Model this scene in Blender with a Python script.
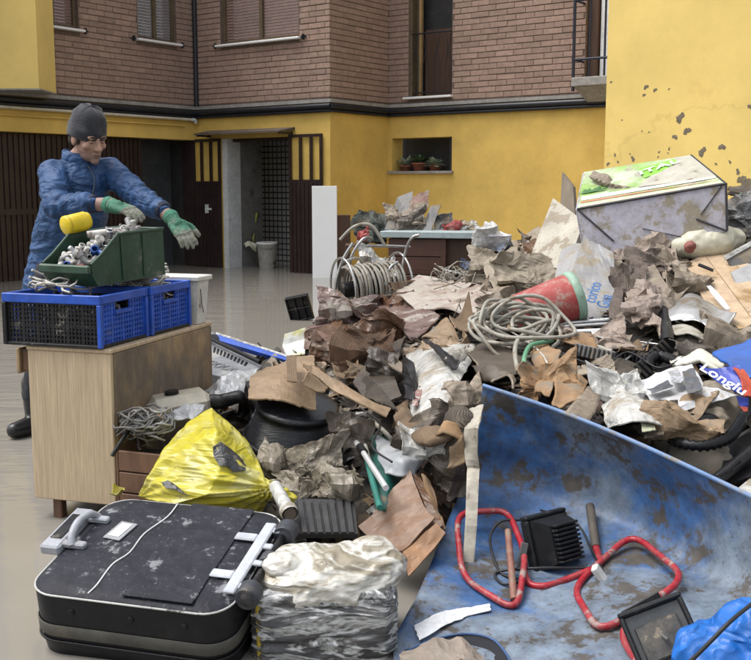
import bpy, bmesh, math, random, zlib
import numpy as np
from mathutils import Vector, Matrix, noise, Euler
for o in list(bpy.data.objects): bpy.data.objects.remove(o, do_unlink=True)
SC = bpy.context.scene
COL = SC.collection
random.seed(7)
PI = math.pi
def R(a): return math.radians(a)
V = Vector
# ------------------------------------------------------------------ camera, sky, sun, exposure
FPX, CAMH, HOR = 1040.0, 1.33, 185.0            # focal length in photo pixels, eye height, horizon row
PITCH = math.atan((330-HOR)/FPX)
cam = bpy.data.objects.new('camera', bpy.data.cameras.new('camera')); COL.objects.link(cam)
cam.location = (0, 0, CAMH); cam.rotation_euler = (PI/2-PITCH, 0, 0)
cam.data.sensor_width = 36; cam.data.lens = FPX/751*36; cam.data.clip_end = 400; cam.data.clip_start = .05
SC.camera = cam
SUN_EL, SUN_AZ = R(64), R(268)                   # soft overcast key from behind left of the camera
w = bpy.data.worlds.new('World'); SC.world = w; w.use_nodes = True
nt = w.node_tree; bg = nt.nodes['Background']
sky = nt.nodes.new('ShaderNodeTexSky'); sky.sky_type = 'NISHITA'; sky.sun_disc = False
sky.sun_elevation = SUN_EL; sky.sun_rotation = SUN_AZ; sky.dust_density = 4; sky.air_density = 1.4
hs = nt.nodes.new('ShaderNodeHueSaturation'); hs.inputs['Saturation'].default_value = .28
nt.links.new(sky.outputs[0], hs.inputs['Color']); nt.links.new(hs.outputs[0], bg.inputs[0])
bg.inputs[1].default_value = .15
sd = bpy.data.lights.new('sun', 'SUN'); sd.energy = 1.35; sd.angle = R(35); sd.color = (1, .97, .93)
so = bpy.data.objects.new('sun', sd); COL.objects.link(so)
sdir = V((math.sin(SUN_AZ)*math.cos(SUN_EL), math.cos(SUN_AZ)*math.cos(SUN_EL), math.sin(SUN_EL)))
so.rotation_euler = sdir.to_track_quat('Z', 'Y').to_euler(); so.location = (-3, -4, 9)
SC.view_settings.view_transform = 'Standard'; SC.view_settings.look = 'None'
SC.view_settings.exposure = 0.78; SC.view_settings.gamma = 1
# ------------------------------------------------------------------ pixel -> place
def ray(px, py):
    u = (px-375.5)/FPX; v = (330-py)/FPX
    return V((u, math.cos(PITCH)+v*math.sin(PITCH), -math.sin(PITCH)+v*math.cos(PITCH)))
EYE = V((0, 0, CAMH))
def P(px, py, Y): d = ray(px, py); return EYE+d*(Y/d.y)
def G(px, py, z=0.): d = ray(px, py); return EYE+d*((z-CAMH)/d.z)
# ------------------------------------------------------------------ helpers
class MB:
    """collects shapes; build() links them as one mesh object"""
    def __init__(s): s.v = []; s.f = []; s.m = Matrix(); s.uv = None; s.sm = []; s.mi = []; s.cur = 0
    def add(s, vs, fs, smooth=False):
        n = len(s.v); s.v += [s.m @ V(p) for p in vs]
        for f in fs: s.f.append([i+n for i in f]); s.sm.append(smooth); s.mi.append(s.cur)
        return s
    def hexa(s, p): # 8 points: bottom ring 4 then top ring 4
        return s.add(p, [(3,2,1,0),(4,5,6,7),(0,1,5,4),(1,2,6,5),(2,3,7,6),(3,0,4,7)])
    def box(s, x0, x1, y0, y1, z0, z1):
        return s.hexa([(x0,y0,z0),(x1,y0,z0),(x1,y1,z0),(x0,y1,z0),(x0,y0,z1),(x1,y0,z1),(x1,y1,z1),(x0,y1,z1)])
    def bbox(s, x0, x1, y0, y1, z0, z1, b=.01):   # chamfered box (24 vertices)
        b = min(b, (x1-x0)*.45, (y1-y0)*.45, (z1-z0)*.45)
        X, Y, Z = (x0, x1), (y0, y1), (z0, z1); vs = []; idx = {}
        for i in (0,1):
            for j in (0,1):
                for k in (0,1):
                    sx, sy, sz = (b, -b)[i], (b, -b)[j], (b, -b)[k]
                    for a in range(3):
                        p = [X[i]+sx, Y[j]+sy, Z[k]+sz]; p[a] = (X[i], Y[j], Z[k])[a]
                        idx[i,j,k,a] = len(vs); vs.append(p)
        I = lambda i,j,k,a: idx[i,j,k,a]
        fs = []
        for a in range(3):
            for e in (0,1):
                q = []
                for (m, n) in ((0,0),(1,0),(1,1),(0,1)):
                    t = [0,0,0]; t[a] = e; t[(a+1)%3] = m; t[(a+2)%3] = n; q.append(I(*t, a))
                fs.append(q if e else q[::-1])
        for a in range(3):            # edges along axis a
            b_, c_ = (a+1)%3, (a+2)%3
            for m in (0,1):
                for n in (0,1):
                    t0 = [0,0,0]; t0[b_] = m; t0[c_] = n; t1 = list(t0); t1[a] = 1
                    q = [I(*t0, b_), I(*t1, b_), I(*t1, c_), I(*t0, c_)]
                    fs.append(q if (m != n) == False else q[::-1])
        for i in (0,1):
            for j in (0,1):
                for k in (0,1): fs.append([I(i,j,k,0), I(i,j,k,1), I(i,j,k,2)])
        return s.add(vs, fs)
    def tube(s, pts, r, seg=8, closed=False, cap=True, smooth=True):
        pts = [V(p) for p in pts]; n = len(pts)
        rr = r if isinstance(r, (list, tuple)) else [r]*n
        T = []
        for i in range(n):
            a = pts[(i-1) % n] if (closed or i > 0) else pts[i]; b = pts[(i+1) % n] if (closed or i < n-1) else pts[i]
            t = (b-a); T.append(t.normalized() if t.length > 1e-9 else V((0,0,1)))
        up = V((0,0,1)) if abs(T[0].z) < .9 else V((1,0,0))
        N = (up - T[0]*up.dot(T[0])).normalized(); vs = []
        for i in range(n):
            N = N - T[i]*N.dot(T[i]); N = N.normalized() if N.length > 1e-6 else V((1,0,0)); B = T[i].cross(N)
            for k in range(seg):
                a = 2*PI*k/seg; vs.append(pts[i] + (N*math.cos(a)+B*math.sin(a))*rr[i])
        fs = []
        for i in range(n if closed else n-1):
            j = (i+1) % n
            for k in range(seg):
                k2 = (k+1) % seg; fs.append((i*seg+k, i*seg+k2, j*seg+k2, j*seg+k))
        s.add(vs, fs, smooth)
        if cap and not closed:
            s.add([vs[k] for k in range(seg)], [tuple(range(seg))[::-1]]); s.add([vs[(n-1)*seg+k] for k in range(seg)], [tuple(range(seg))])
        return s
    def lathe(s, prof, seg=24, smooth=True, wob=0, closed=False):   # profile of (r, z)
        vs = []; n = len(prof)
        for (r, z) in prof:
            for k in range(seg):
                a = 2*PI*k/seg; q = 1+wob*math.sin(3*a+z*9); vs.append((r*math.cos(a)*q, r*math.sin(a)*q, z))
        fs = [(i*seg+k, i*seg+(k+1) % seg, (i+1)*seg+(k+1) % seg, (i+1)*seg+k) for i in range(n-1) for k in range(seg)]
        return s.add(vs, fs, smooth)
    def ball(s, c, r, seg=12, rings=8, rot=None):
        r = V((r, r, r)) if isinstance(r, (int, float)) else V(r); vs = []; fs = []
        for i in range(1, rings):
            ph = PI*i/rings
            for k in range(seg):
                a = 2*PI*k/seg; p = V((r.x*math.sin(ph)*math.cos(a), r.y*math.sin(ph)*math.sin(a), r.z*math.cos(ph)))
                vs.append((rot @ p if rot else p)+V(c))
        t = V((0,0,r.z)); n = len(vs); vs += [(rot @ t if rot else t)+V(c), (rot @ -t if rot else -t)+V(c)]
        for i in range(rings-2):
            for k in range(seg): fs.append((i*seg+k, (i+1)*seg+k, (i+1)*seg+(k+1) % seg, i*seg+(k+1) % seg))
        for k in range(seg):
            fs.append((n, k, (k+1) % seg)); b = (rings-2)*seg; fs.append((n+1, b+(k+1) % seg, b+k))
        return s.add(vs, fs, True)
    def limb(s, chain, seg=14):          # tapered chain of (point, radius): balls and cones, for remeshing
        for (p, r) in chain: s.ball(p, r, seg, 10)
        for (a, ra), (b, rb) in zip(chain, chain[1:]): s.tube([a, b], [ra, rb], seg)
        return s
    def build(s, name, mat, parent=None, fix=True):
        me = bpy.data.meshes.new(name); L = root_loc(parent)
        me.from_pydata([p-L for p in s.v], [], s.f)
        me.polygons.foreach_set('use_smooth', s.sm)
        for m in (mat if isinstance(mat, (list, tuple)) else [mat]): me.materials.append(m)
        me.polygons.foreach_set('material_index', s.mi)
        if fix:
            bm = bmesh.new(); bm.from_mesh(me); bmesh.ops.recalc_face_normals(bm, faces=bm.faces); bm.to_mesh(me); bm.free()
        me.update(); o = bpy.data.objects.new(name, me); COL.objects.link(o)
        if parent: o.parent = parent
        return o
def root_loc(o):
    L = V((0,0,0))
    while o is not None: L = L+V(o.location); o = o.parent
    return L
def tag(o, label, cat=None, group=None, kind=None):
    if label: o['label'] = label
    if cat: o['category'] = cat
    if group: o['group'] = group
    if kind: o['kind'] = kind
    return o
def thing(name, label, cat, loc, group=None):
    o = bpy.data.objects.new(name, None); COL.objects.link(o); o.location = V(loc); o.empty_display_size = .1
    return tag(o, label, cat, group)
def frame(o, x, y, z=None):
    x = V(x).normalized(); y = V(y); z = V(z) if z else x.cross(y); z.normalize(); y = z.cross(x).normalized()
    m = Matrix((x, y, z)).transposed().to_4x4(); m.translation = V(o); return m
def cat_rom(p, sub=6, closed=False):
    p = [V(q) for q in p]; n = len(p); out = []
    for i in range(n if closed else n-1):
        g = (lambda k: p[k % n]) if closed else (lambda k: p[max(0, min(n-1, k))])
        a, b, c, d = g(i-1), g(i), g(i+1), g(i+2)
        for k in range(sub):
            t = k/sub; out.append(.5*((2*b)+(c-a)*t+(2*a-5*b+4*c-d)*t*t+(3*b-a-3*c+d)*t**3))
    if not closed: out.append(p[-1])
    return out
# ------------------------------------------------------------------ materials
MUD = (.215, .175, .128)
def M(name, col, rough=.75, var=.2, vs=6., mud=0., muds=5., mudcol=MUD, bump=.15, bs=40., metal=0., alpha=1., trans=0., spec=.5, coat=0.,
      wave=0., waves=160., col2=None, mix2=.5, s2=3., stretch=None, objrand=.0, ior=1.45, sheen=0., grime=.30, grs=16., crink=0., crs=9., crst=None, crd=.02, film=.38):
    m = bpy.data.materials.new(name); m.use_nodes = True; N = m.node_tree.nodes; K = m.node_tree.links; b = N['Principled BSDF']
    def nd(t, **kw):
        n = N.new(t)
        for k, v in kw.items():
            if k in n.inputs: n.inputs[k].default_value = v
            else: setattr(n, k, v)
        return n
    tc = nd('ShaderNodeTexCoord'); mp = nd('ShaderNodeMapping'); K.new(tc.outputs['Object'], mp.inputs[0])
    if stretch: mp.inputs['Scale'].default_value = stretch
    oi = nd('ShaderNodeObjectInfo'); mul = nd('ShaderNodeMath', operation='MULTIPLY'); mul.inputs[1].default_value = 37.
    K.new(oi.outputs['Random'], mul.inputs[0]); K.new(mul.outputs[0], mp.inputs['Location'])
    def tex(sc, det=6, ro=.6):
        n = nd('ShaderNodeTexNoise'); n.inputs['Scale'].default_value = sc; n.inputs['Detail'].default_value = det; n.inputs['Roughness'].default_value = ro
        K.new(mp.outputs[0], n.inputs['Vector']); return n
    def ramp(src, a, c):
        r = nd('ShaderNodeMapRange', clamp=True); r.inputs['From Min'].default_value = a; r.inputs['From Max'].default_value = c
        K.new(src, r.inputs['Value']); return r.outputs[0]
    def mix(f, a, c, bt='MIX'):
        x = nd('ShaderNodeMix', data_type='RGBA', blend_type=bt)
        for k, val in ((6, a), (7, c)):
            if isinstance(val, tuple): x.inputs[k].default_value = (*val, 1)
            else: K.new(val, x.inputs[k])
        if isinstance(f, float): x.inputs[0].default_value = f
        else: K.new(f, x.inputs[0])
        return x.outputs[2]
    def crease(sock, wd):                            # 1 along the fold lines of a noise field, falling off either side
        s_ = nd('ShaderNodeMath', operation='SUBTRACT'); K.new(sock, s_.inputs[0]); s_.inputs[1].default_value = .5
        a_ = nd('ShaderNodeMath', operation='ABSOLUTE'); K.new(s_.outputs[0], a_.inputs[0])
        r_ = nd('ShaderNodeMapRange', clamp=True); r_.inputs['From Min'].default_value = 0; r_.inputs['From Max'].default_value = wd; r_.inputs['To Min'].default_value = 1; r_.inputs['To Max'].default_value = 0; K.new(a_.outputs[0], r_.inputs['Value']); return r_.outputs[0]
    n1 = tex(vs)
    lo = tuple(c*(1-var) for c in col); hi = tuple(min(1, c*(1+var)) for c in col)
    c = mix(ramp(n1.outputs[0], .3, .7), lo, hi)
    if col2:
        n2 = tex(s2, 5, .65); c = mix(ramp(n2.outputs[0], mix2-.06, mix2+.06), c, col2)
    if objrand:
        hv = nd('ShaderNodeHueSaturation'); r = nd('ShaderNodeMapRange'); r.inputs['To Min'].default_value = 1-objrand; r.inputs['To Max'].default_value = 1+objrand
        K.new(oi.outputs['Random'], r.inputs['Value']); K.new(r.outputs[0], hv.inputs['Value']); K.new(c, hv.inputs['Color']); c = hv.outputs[0]
    rg = None
    if mud:
        n3 = tex(muds, 12, .70); f = ramp(n3.outputs[0], .725-mud*.43, .765-mud*.42)
        if mud >= .14:
            fl = nd('ShaderNodeMath', operation='MULTIPLY'); K.new(ramp(n3.outputs[0], .62-mud*.5, .78-mud*.35), fl.inputs[0]); fl.inputs[1].default_value = film; c = mix(fl.outputs[0], c, mudcol)
            n5 = tex(max(muds*6, 34.), 10, .72); sp = nd('ShaderNodeMath', operation='MULTIPLY'); K.new(ramp(n5.outputs[0], .70-mud*.26, .735-mud*.26), sp.inputs[0]); sp.inputs[1].default_value = .62; c = mix(sp.outputs[0], c, mudcol)
        c = mix(f, c, mudcol)
        x = nd('ShaderNodeMapRange'); x.inputs['To Min'].default_value = rough; x.inputs['To Max'].default_value = .7; K.new(f, x.inputs['Value']); rg = x.outputs[0]
    if grime:
        n4 = tex(grs, 10, .75); c = mix(1., c, mix(ramp(n4.outputs[0], .30, .62), (1-grime,)*3, (1.,1.,1.)), 'MULTIPLY')
    K.new(c, b.inputs['Base Color'])
    if rg: K.new(rg, b.inputs['Roughness'])
    else: b.inputs['Roughness'].default_value = rough
    b.inputs['Metallic'].default_value = metal; b.inputs['Specular IOR Level'].default_value = spec; b.inputs['IOR'].default_value = ior
    b.inputs['Coat Weight'].default_value = coat; b.inputs['Transmission Weight'].default_value = trans; b.inputs['Alpha'].default_value = alpha
    if sheen: b.inputs['Sheen Weight'].default_value = sheen
    bp = None
    if bump:
        nb = tex(bs, 8, .65); bp = nd('ShaderNodeBump', Strength=bump, Distance=.01); K.new(nb.outputs[0], bp.inputs['Height']); K.new(bp.outputs[0], b.inputs['Normal'])
    if crink:
        nr_ = nd('ShaderNodeTexNoise'); nr_.inputs['Scale'].default_value = crs; nr_.inputs['Detail'].default_value = 2; nr_.inputs['Roughness'].default_value = .5; nr_.inputs['Distortion'].default_value = .5
        if crst:
            m2 = nd('ShaderNodeMapping'); m2.inputs['Scale'].default_value = crst; K.new(mp.outputs[0], m2.inputs[0]); K.new(m2.outputs[0], nr_.inputs['Vector'])
        else: K.new(mp.outputs[0], nr_.inputs['Vector'])
        b3 = nd('ShaderNodeBump', Strength=crink, Distance=crd); K.new(crease(nr_.outputs[0], .22), b3.inputs['Height'])
        if bp: K.new(bp.outputs[0], b3.inputs['Normal'])
        K.new(b3.outputs[0], b.inputs['Normal']); bp = b3
    if wave:
        wv = nd('ShaderNodeTexWave', wave_type='BANDS', bands_direction='X'); wv.inputs['Scale'].default_value = waves; wv.inputs['Distortion'].default_value = .6; wv.inputs['Detail'].default_value = 1
        K.new(tc.outputs['UV'], wv.inputs['Vector'])
        b2 = nd('ShaderNodeBump', Strength=wave, Distance=.006); K.new(wv.outputs['Fac'], b2.inputs['Height'])
        if bp: K.new(bp.outputs[0], b2.inputs['Normal'])
        K.new(b2.outputs[0], b.inputs['Normal'])
    m['nodes'] = 1
    return m
# ------------------------------------------------------------------ flood water
def water_mat():
    m = bpy.data.materials.new('muddy_water'); m.use_nodes = True; N = m.node_tree.nodes; K = m.node_tree.links; b = N['Principled BSDF']
    tc = N.new('ShaderNodeTexCoord'); mp = N.new('ShaderNodeMapping'); mp.inputs['Rotation'].default_value = (0, 0, R(-20)); mp.inputs['Scale'].default_value = (.8, 2.6, 1); K.new(tc.outputs['Object'], mp.inputs[0])
    n1 = N.new('ShaderNodeTexNoise'); n1.inputs['Scale'].default_value = 1.1; n1.inputs['Detail'].default_value = 5; K.new(mp.outputs[0], n1.inputs[0])
    cr = N.new('ShaderNodeValToRGB'); cr.color_ramp.elements[0].position = .35; cr.color_ramp.elements[1].position = .7
    cr.color_ramp.elements[0].color = (.222, .208, .184, 1); cr.color_ramp.elements[1].color = (.240, .224, .197, 1); K.new(n1.outputs[0], cr.inputs[0]); K.new(cr.outputs[0], b.inputs['Base Color'])
    b.inputs['Roughness'].default_value = .05; b.inputs['IOR'].default_value = 1.33
    n2 = N.new('ShaderNodeTexNoise'); n2.inputs['Scale'].default_value = 2.2; n2.inputs['Detail'].default_value = 3; K.new(mp.outputs[0], n2.inputs[0])
    # ripples are stronger out on the open left side, where the worker has waded
    sx = N.new('ShaderNodeSeparateXYZ'); K.new(tc.outputs['Object'], sx.inputs[0])
    mr = N.new('ShaderNodeMapRange'); mr.inputs['From Min'].default_value = -1.0; mr.inputs['From Max'].default_value = -1.9; mr.inputs['To Min'].default_value = .012; mr.inputs['To Max'].default_value = .24
    K.new(sx.outputs[0], mr.inputs['Value'])
    bp = N.new('ShaderNodeBump'); bp.inputs['Distance'].default_value = .05; K.new(mr.outputs[0], bp.inputs['Strength']); K.new(n2.outputs[0], bp.inputs['Height']); K.new(bp.outputs[0], b.inputs['Normal'])
    return m
mb = MB(); mb.add([(-60,-30,0),(60,-30,0),(60,60,0),(-60,60,0)], [(0,1,2,3)])
tag(mb.build('flood_water', water_mat()), 'shallow brown flood water covering the whole yard', None, None, 'structure')
# ------------------------------------------------------------------ the building
A = R(36); DA = V((math.sin(A), math.cos(A), 0)); DB = V((-math.cos(A), math.sin(A), 0))
def hitw(px, py, a, d):
    n = V((-d.y, d.x, 0)); r = ray(px, py); return EYE+r*((a-EYE).dot(n)/r.dot(n))
JB = G(228, 268)
def flat(p): return V((p.x, p.y, 0))
C1 = flat(hitw(200, 270, JB, DB)); C2 = flat(hitw(331, 270, JB, DB)); C3 = flat(hitw(388, 270, C2, DA))
class Wall:
    def __init__(s, o, d, n): s.o, s.d, s.n = V(o), V(d), V(n); s.m = Matrix((s.d, s.n, V((0,0,1)))).transposed().to_4x4(); s.m.translation = s.o
    def uz(s, px, py): q = hitw(px, py, s.o, s.d); return (q-s.o).dot(s.d), q.z
    def u(s, px, py=100): return s.uz(px, py)[0]
    def z(s, px, py): return s.uz(px, py)[1]
WL = Wall(C1, -DA, -DB); W1 = Wall(C1, -DB, -DA); W2 = Wall(C2, DA, -DB); W3 = Wall(C3, -DB, -DA)
L1 = (C2-C1).length; L2 = (C3-C2).length; LL = 8.; L3 = 6.
mYEL = M('ochre_plaster', (.67, .455, .118), .85, .07, 1.2, grime=.26, grs=1.6, bump=.06, bs=60, mud=.12, muds=1.3, mudcol=(.55,.37,.105), objrand=0)
mYELF = M('bright_ochre_plaster', (.81, .60, .195), .85, .05, .9, grime=.14, grs=1.3, bump=.08, bs=50, mud=.16, muds=.8, mudcol=(.76,.54,.17))
mBRK = M('brown_brick', (.325, .222, .176), .85, .12, 5, bump=.25, bs=60, objrand=.13)
mMORT = M('dark_mortar', (.150, .108, .086), .95, .2, 9, bump=.2)
mBLK = M('black_pipe', (.016, .018, .024), .4, .2, 5, bump=.05)
mLEDGE = M('grey_ledge', (.30, .29, .28), .8, .15, 4, mud=.2)
mSILL = M('white_marble_sill', (.74, .74, .74), .5, .04, 4, grime=0)
mFRM = M('brown_window_frame', (.115, .085, .05), .5, .15, 4)
mSHUT = M('rust_shutter', (.20, .125, .105), .6, .12, 4)
mSHUT2 = M('grey_blind', (.20, .185, .185), .6, .12, 4)
mDOOR = M('dark_brown_door', (.030, .017, .016), .45, .3, 5, mud=.12, muds=3, bump=.1)
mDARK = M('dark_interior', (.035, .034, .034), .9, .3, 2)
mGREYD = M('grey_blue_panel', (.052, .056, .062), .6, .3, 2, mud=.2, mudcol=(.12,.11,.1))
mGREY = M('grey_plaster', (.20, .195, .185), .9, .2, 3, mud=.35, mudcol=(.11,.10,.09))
mWHTM = M('white_metal', (.62, .63, .63), .5, .1, 5, mud=.12)
mPIPEW = M('pale_pipe', (.58, .53, .42), .5, .1, 5)
mTERR = M('terracotta', (.30, .105, .065), .8, .2, 10)
mLEAF = M('pot_leaf', (.065, .115, .05), .6, .4, 20)
mPALE = M('pale_leaf', (.30, .36, .26), .6, .3, 20)
mWOODD = M('dark_wood', (.075, .038, .022), .55, .3, 6, stretch=(1,1,.15), bump=.15)
mCURT = M('white_curtain', (.75, .78, .82), .8, .05, 5)
mGLASS = M('window_dark_glass', (.03, .03, .033), .08, .1, 2, bump=0)
BLD = thing('apartment_building', 'two storey building with brown brick above ochre plaster and black pipe between', 'building', flat(C2))
def wallbox(mbx, wl, u0, u1, z0, z1, t=.3, o=0., holes=()):
    mbx.m = wl.m
    us = sorted({u0, u1} | {min(max(h[i], u0), u1) for h in holes for i in (0, 1)}); zs = sorted({z0, z1} | {min(max(h[i], z0), z1) for h in holes for i in (2, 3)})
    for a, b in zip(us, us[1:]):
        for c, d in zip(zs, zs[1:]):
            mu, mz = (a+b)/2, (c+d)/2
            if any(h[0] < mu < h[1] and h[2] < mz < h[3] for h in holes): continue
            mbx.box(a, b, o-t, o, c, d)
    return mbx
ZT = 2.56; ZTOP = 6.4
zG = 2.06                                          # garage opening height
gd0, gd1 = W1.u(224, 200), W1.u(290, 200)          # garage door in the middle wall
nu0, nz0 = W3.uz(392, 171.5); nu1, nz1 = W3.uz(452, 136.5)
lo0, lo1 = .03, 7.0                                # wide garage opening in the left wall
def lower(name, wl, u0, u1, holes, mat=mYEL):
    return wallbox(MB(), wl, u0, u1, -.3, ZT-.03, holes=holes).build(name, mat, BLD)
lower('plaster_wall', WL, 0, LL, [(lo0, lo1, -1, zG-.01)])
lower('plaster_wall', W1, 0, L1-.003, [(gd0, gd1, -1, zG)])
lower('plaster_wall', W2, .003, L2, [])
lower('plaster_wall', W3, 0, L3, [(nu0, nu1, nz0, nz1)])
# window openings in the brick storey  (u0, u1, z0, z1)
ZW = 3.53; ZWT = 4.85
wins = {0: [(WL.u(78,15), WL.u(30,15), ZW, ZWT), (WL.u(176,30), WL.u(137.5,30), ZW, ZWT)],
        1: [(W1.u(220.5,20), W1.u(299,20), ZW-.02, ZWT)],
        2: [], 3: [(W3.u(409,60), W3.u(452,60), 2.68, 5.0), (W3.u(586,50), W3.u(586,50)+1.3, 2.80, 5.0)]}
BW, BH, MJ, BD = .293, .071, .012, .008
allb = []
meshes = {}
for k, (wl, u0, u1) in enumerate(((WL, 0, LL), (W1, 0, L1), (W2, 0, L2), (W3, 0, L3))):
    back = wallbox(MB(), wl, u0+(.003 if k == 2 else 0), u1-(.003 if k == 1 else 0), ZT-.03, ZTOP, holes=wins[k]).build('brick_wall', mMORT, BLD)
    row = 0; z = ZT+.05
    while z+BH < ZTOP:
        off = (row % 2)*(BW+.006)/2+random.uniform(-.03, .03); u = u0-off
        while u < u1:
            segs = [(max(u, u0+.004), min(u+BW, u1-(.004 if k != 1 else -.006)))]
            for h in wins[k]:
                if z+BH > h[2]-.04 and z < h[3]:
                    ns = []
                    for a, b in segs:
                        if b <= h[0]-.01 or a >= h[1]+.01: ns.append((a, b)); continue
                        if a < h[0]-.01: ns.append((a, h[0]-.01))
                        if b > h[1]+.01: ns.append((h[1]+.01, b))
                    segs = ns
            for a, b in segs:
                if b-a > .03: allb.append((k, wl, back, a, b, z))
            u += BW+.006
        z += BH+MJ; row += 1
def seen(wl, u, z):                                # inside the photograph's view of the bricks
    q = wl.m @ V((u, 0, z)); d = q-EYE; f = d.y*math.cos(PITCH)-d.z*math.sin(PITCH); x = 375.5+FPX*d.x/f
    y = 330-FPX*(d.y*math.sin(PITCH)+d.z*math.cos(PITCH))/f
    if wl is W3 and x > 604: return 0
    if wl is WL and x < 38: return 0
    return 1/f if (-2 < x < 752 and y > -2) else 0
allb.sort(key=lambda t: -seen(t[1], (t[3]+t[4])/2, t[5])*(t[4]-t[3]))
rest = {}
for i, (k, wl, back, a, b, z) in enumerate(allb):
    vis = seen(wl, (a+b)/2, z) > 0
    dd = BD+random.uniform(-.003, .003); jz = random.uniform(-.0015, .0015)
    if i < 300 and vis:
        wd = round((b-a)/.02)*.02
        key = (round((b-a), 3))
        if key not in meshes:
            q = MB(); q.bbox(-(b-a)/2, (b-a)/2, -.02, .0, -BH/2, BH/2, .004); t = q.build('brick', mBRK); meshes[key] = t.data; bpy.data.objects.remove(t)
        o = bpy.data.objects.new('brick', meshes[key]); COL.objects.link(o); o.parent = back
        mw = wl.m @ Matrix.Translation((( a+b)/2, dd, z+BH/2+jz)) @ Matrix.Rotation(random.uniform(-.006, .006), 4, 'Y')
        o.matrix_local = Matrix.Translation(-BLD.location) @ mw
    else:
        q = rest.setdefault(k, (back, MB())); q[1].m = wl.m; q[1].bbox(a, b, -.01, dd, z, z+BH, .004)
for k, (back, q) in rest.items():
    tag(q.build('brick_courses', mBRK, back), None, None, None, 'stuff')
# ledge and black pipe run
def along(wl, u0, u1, z, out, r, mat, name, seg=10):
    return MB().tube([wl.m @ V((u0, out, z)), wl.m @ V((u1, out, z))], r, seg).build(name, mat, BLD)
for wl, a, b in ((WL, .05, LL), (W1, .05, L1+.05), (W2, -.05, L2-.05), (W3, .05, L3)):
    q = MB(); q.m = wl.m; q.box(a-.05 if wl in (W1, W3, WL) else a, b, 0, .055, ZT-.03, ZT+.02); q.build('ledge', mLEDGE, BLD)
    along(wl, a, b, ZT-.085, .05, .042, mBLK, 'black_pipe'); along(wl, a, b, ZT-.150, .045, .024, mBLK, 'black_pipe')
MB().tube([WL.m @ V((.04, .05, ZT+.02)), WL.m @ V((.04, .05, ZTOP))], .035, 10).build('drainpipe', mBLK, BLD)
along(WL, WL.u(205,121)*0+.16, LL, WL.z(190, 120), .06, .022, mPIPEW, 'pale_pipe')
along(WL, .30, LL, WL.z(190, 120)-.10, .035, .012, mYEL, 'conduit')
MB().tube(cat_rom([WL.m @ V((.17,.06,WL.z(190,120))), WL.m @ V((.10,.07,WL.z(190,120)-.005)), WL.m @ V((.08,.06,WL.z(190,120)-.05))], 4), .028, 8).build('pipe_elbow', mWHTM, BLD)
# windows
def window(wl, u0, u1, z0, z1, mat, panels=2, out=-.05):
    rt = MB(); rt.m = wl.m; t = .05
    rt.box(u0, u0+t, out-.06, out, z0, z1); rt.box(u1-t, u1, out-.06, out, z0, z1); rt.box(u0+t, u1-t, out-.06, out, z0, z0+t); rt.box(u0+t, u1-t, out-.06, out, z1-t, z1)
    for i in range(1, panels): c = u0+(u1-u0)*i/panels; rt.box(c-.03, c+.03, out-.06, out+.002, z0+t, z1-t)
    fr = rt.build('window', mFRM, BLD)
    q = MB(); q.m = wl.m; zz = z0+t
    while zz < z1-t:
        q.hexa([(u0+t, out-.05, zz), (u1-t, out-.05, zz), (u1-t, out-.032, zz), (u0+t, out-.032, zz), (u0+t, out-.05, zz+.042), (u1-t, out-.05, zz+.042), (u1-t, out-.042, zz+.042), (u0+t, out-.042, zz+.042)]); zz += .045
    q.build('shutter_slats', mat, fr)
    q = MB(); q.m = wl.m; q.bbox(u0-.06, u1+.05, out-.1, .09, z0-.035, z0-.002, .006); q.build('sill', mSILL, fr)
    for e in (u0-.10, u1+.10):                       # little shutter catches on the bricks
        q = MB(); q.m = wl.m; q.box(e-.05, e+.05, .012, .03, z0-.02, z0); q.box(e-.01, e+.01, .012, .05, z0-.05, z0+.03); q.build('shutter_catch', mBLK, fr)
for h in wins[0]: window(WL, *h, mSHUT2 if h[0] < 2 else mSHUT)
for h in wins[1]: window(W1, *h, mSHUT)
# tall dark french window with black railing
u0, u1, z0, z1 = wins[3][0]
q = MB(); q.m = W3.m; q.box(u0, u1, -.32, -.3, z0, z1); fw = q.build('french_window', mDARK, BLD)
q = MB(); q.m = W3.m; q.box(u0, u0+.05, -.29, -.02, z0, z1); q.box(u0+.05, u0+.12, -.2, -.14, z0, z1); q.build('frame', mFRM, fw)
q = MB(); q.m = W3.m; q.box(u0+.12, u0+.165, -.15, -.10, z0, z1); q.build('wooden_shutter_edge', M('tan_wood', (.34,.22,.10), .6), fw)
q = MB(); q.m = W3.m; q.box(u0+.165, u1-.02, -.26, -.2, z0+.02, z0+1.02); q.build('door_panel', mWOODD, fw)
q = MB(); q.m = W3.m; q.bbox(u0-.07, u1+.03, -.3, .08, z0-.035, z0-.001, .006); q.build('sill', mSILL, fw)
rl = MB(); rl.m = W3.m
rl.tube([(u0+.02,-.03,z0+.95), (u1-.01,-.03,z0+.95)], .012, 6); rl.tube([(u0+.02,-.03,z0+.06), (u1-.01,-.03,z0+.06)], .010, 6)
for i in range(8):
    c = u0+.04+(u1-u0-.07)*i/7
    rl.tube([(c, -.03, z0+.06), (c, -.03, z0+.5), (c+.04*(-1)**i, -.03, z0+.68), (c, -.03, z0+.95)], .006, 5)
rl.build('railing', mBLK, fw)
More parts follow.
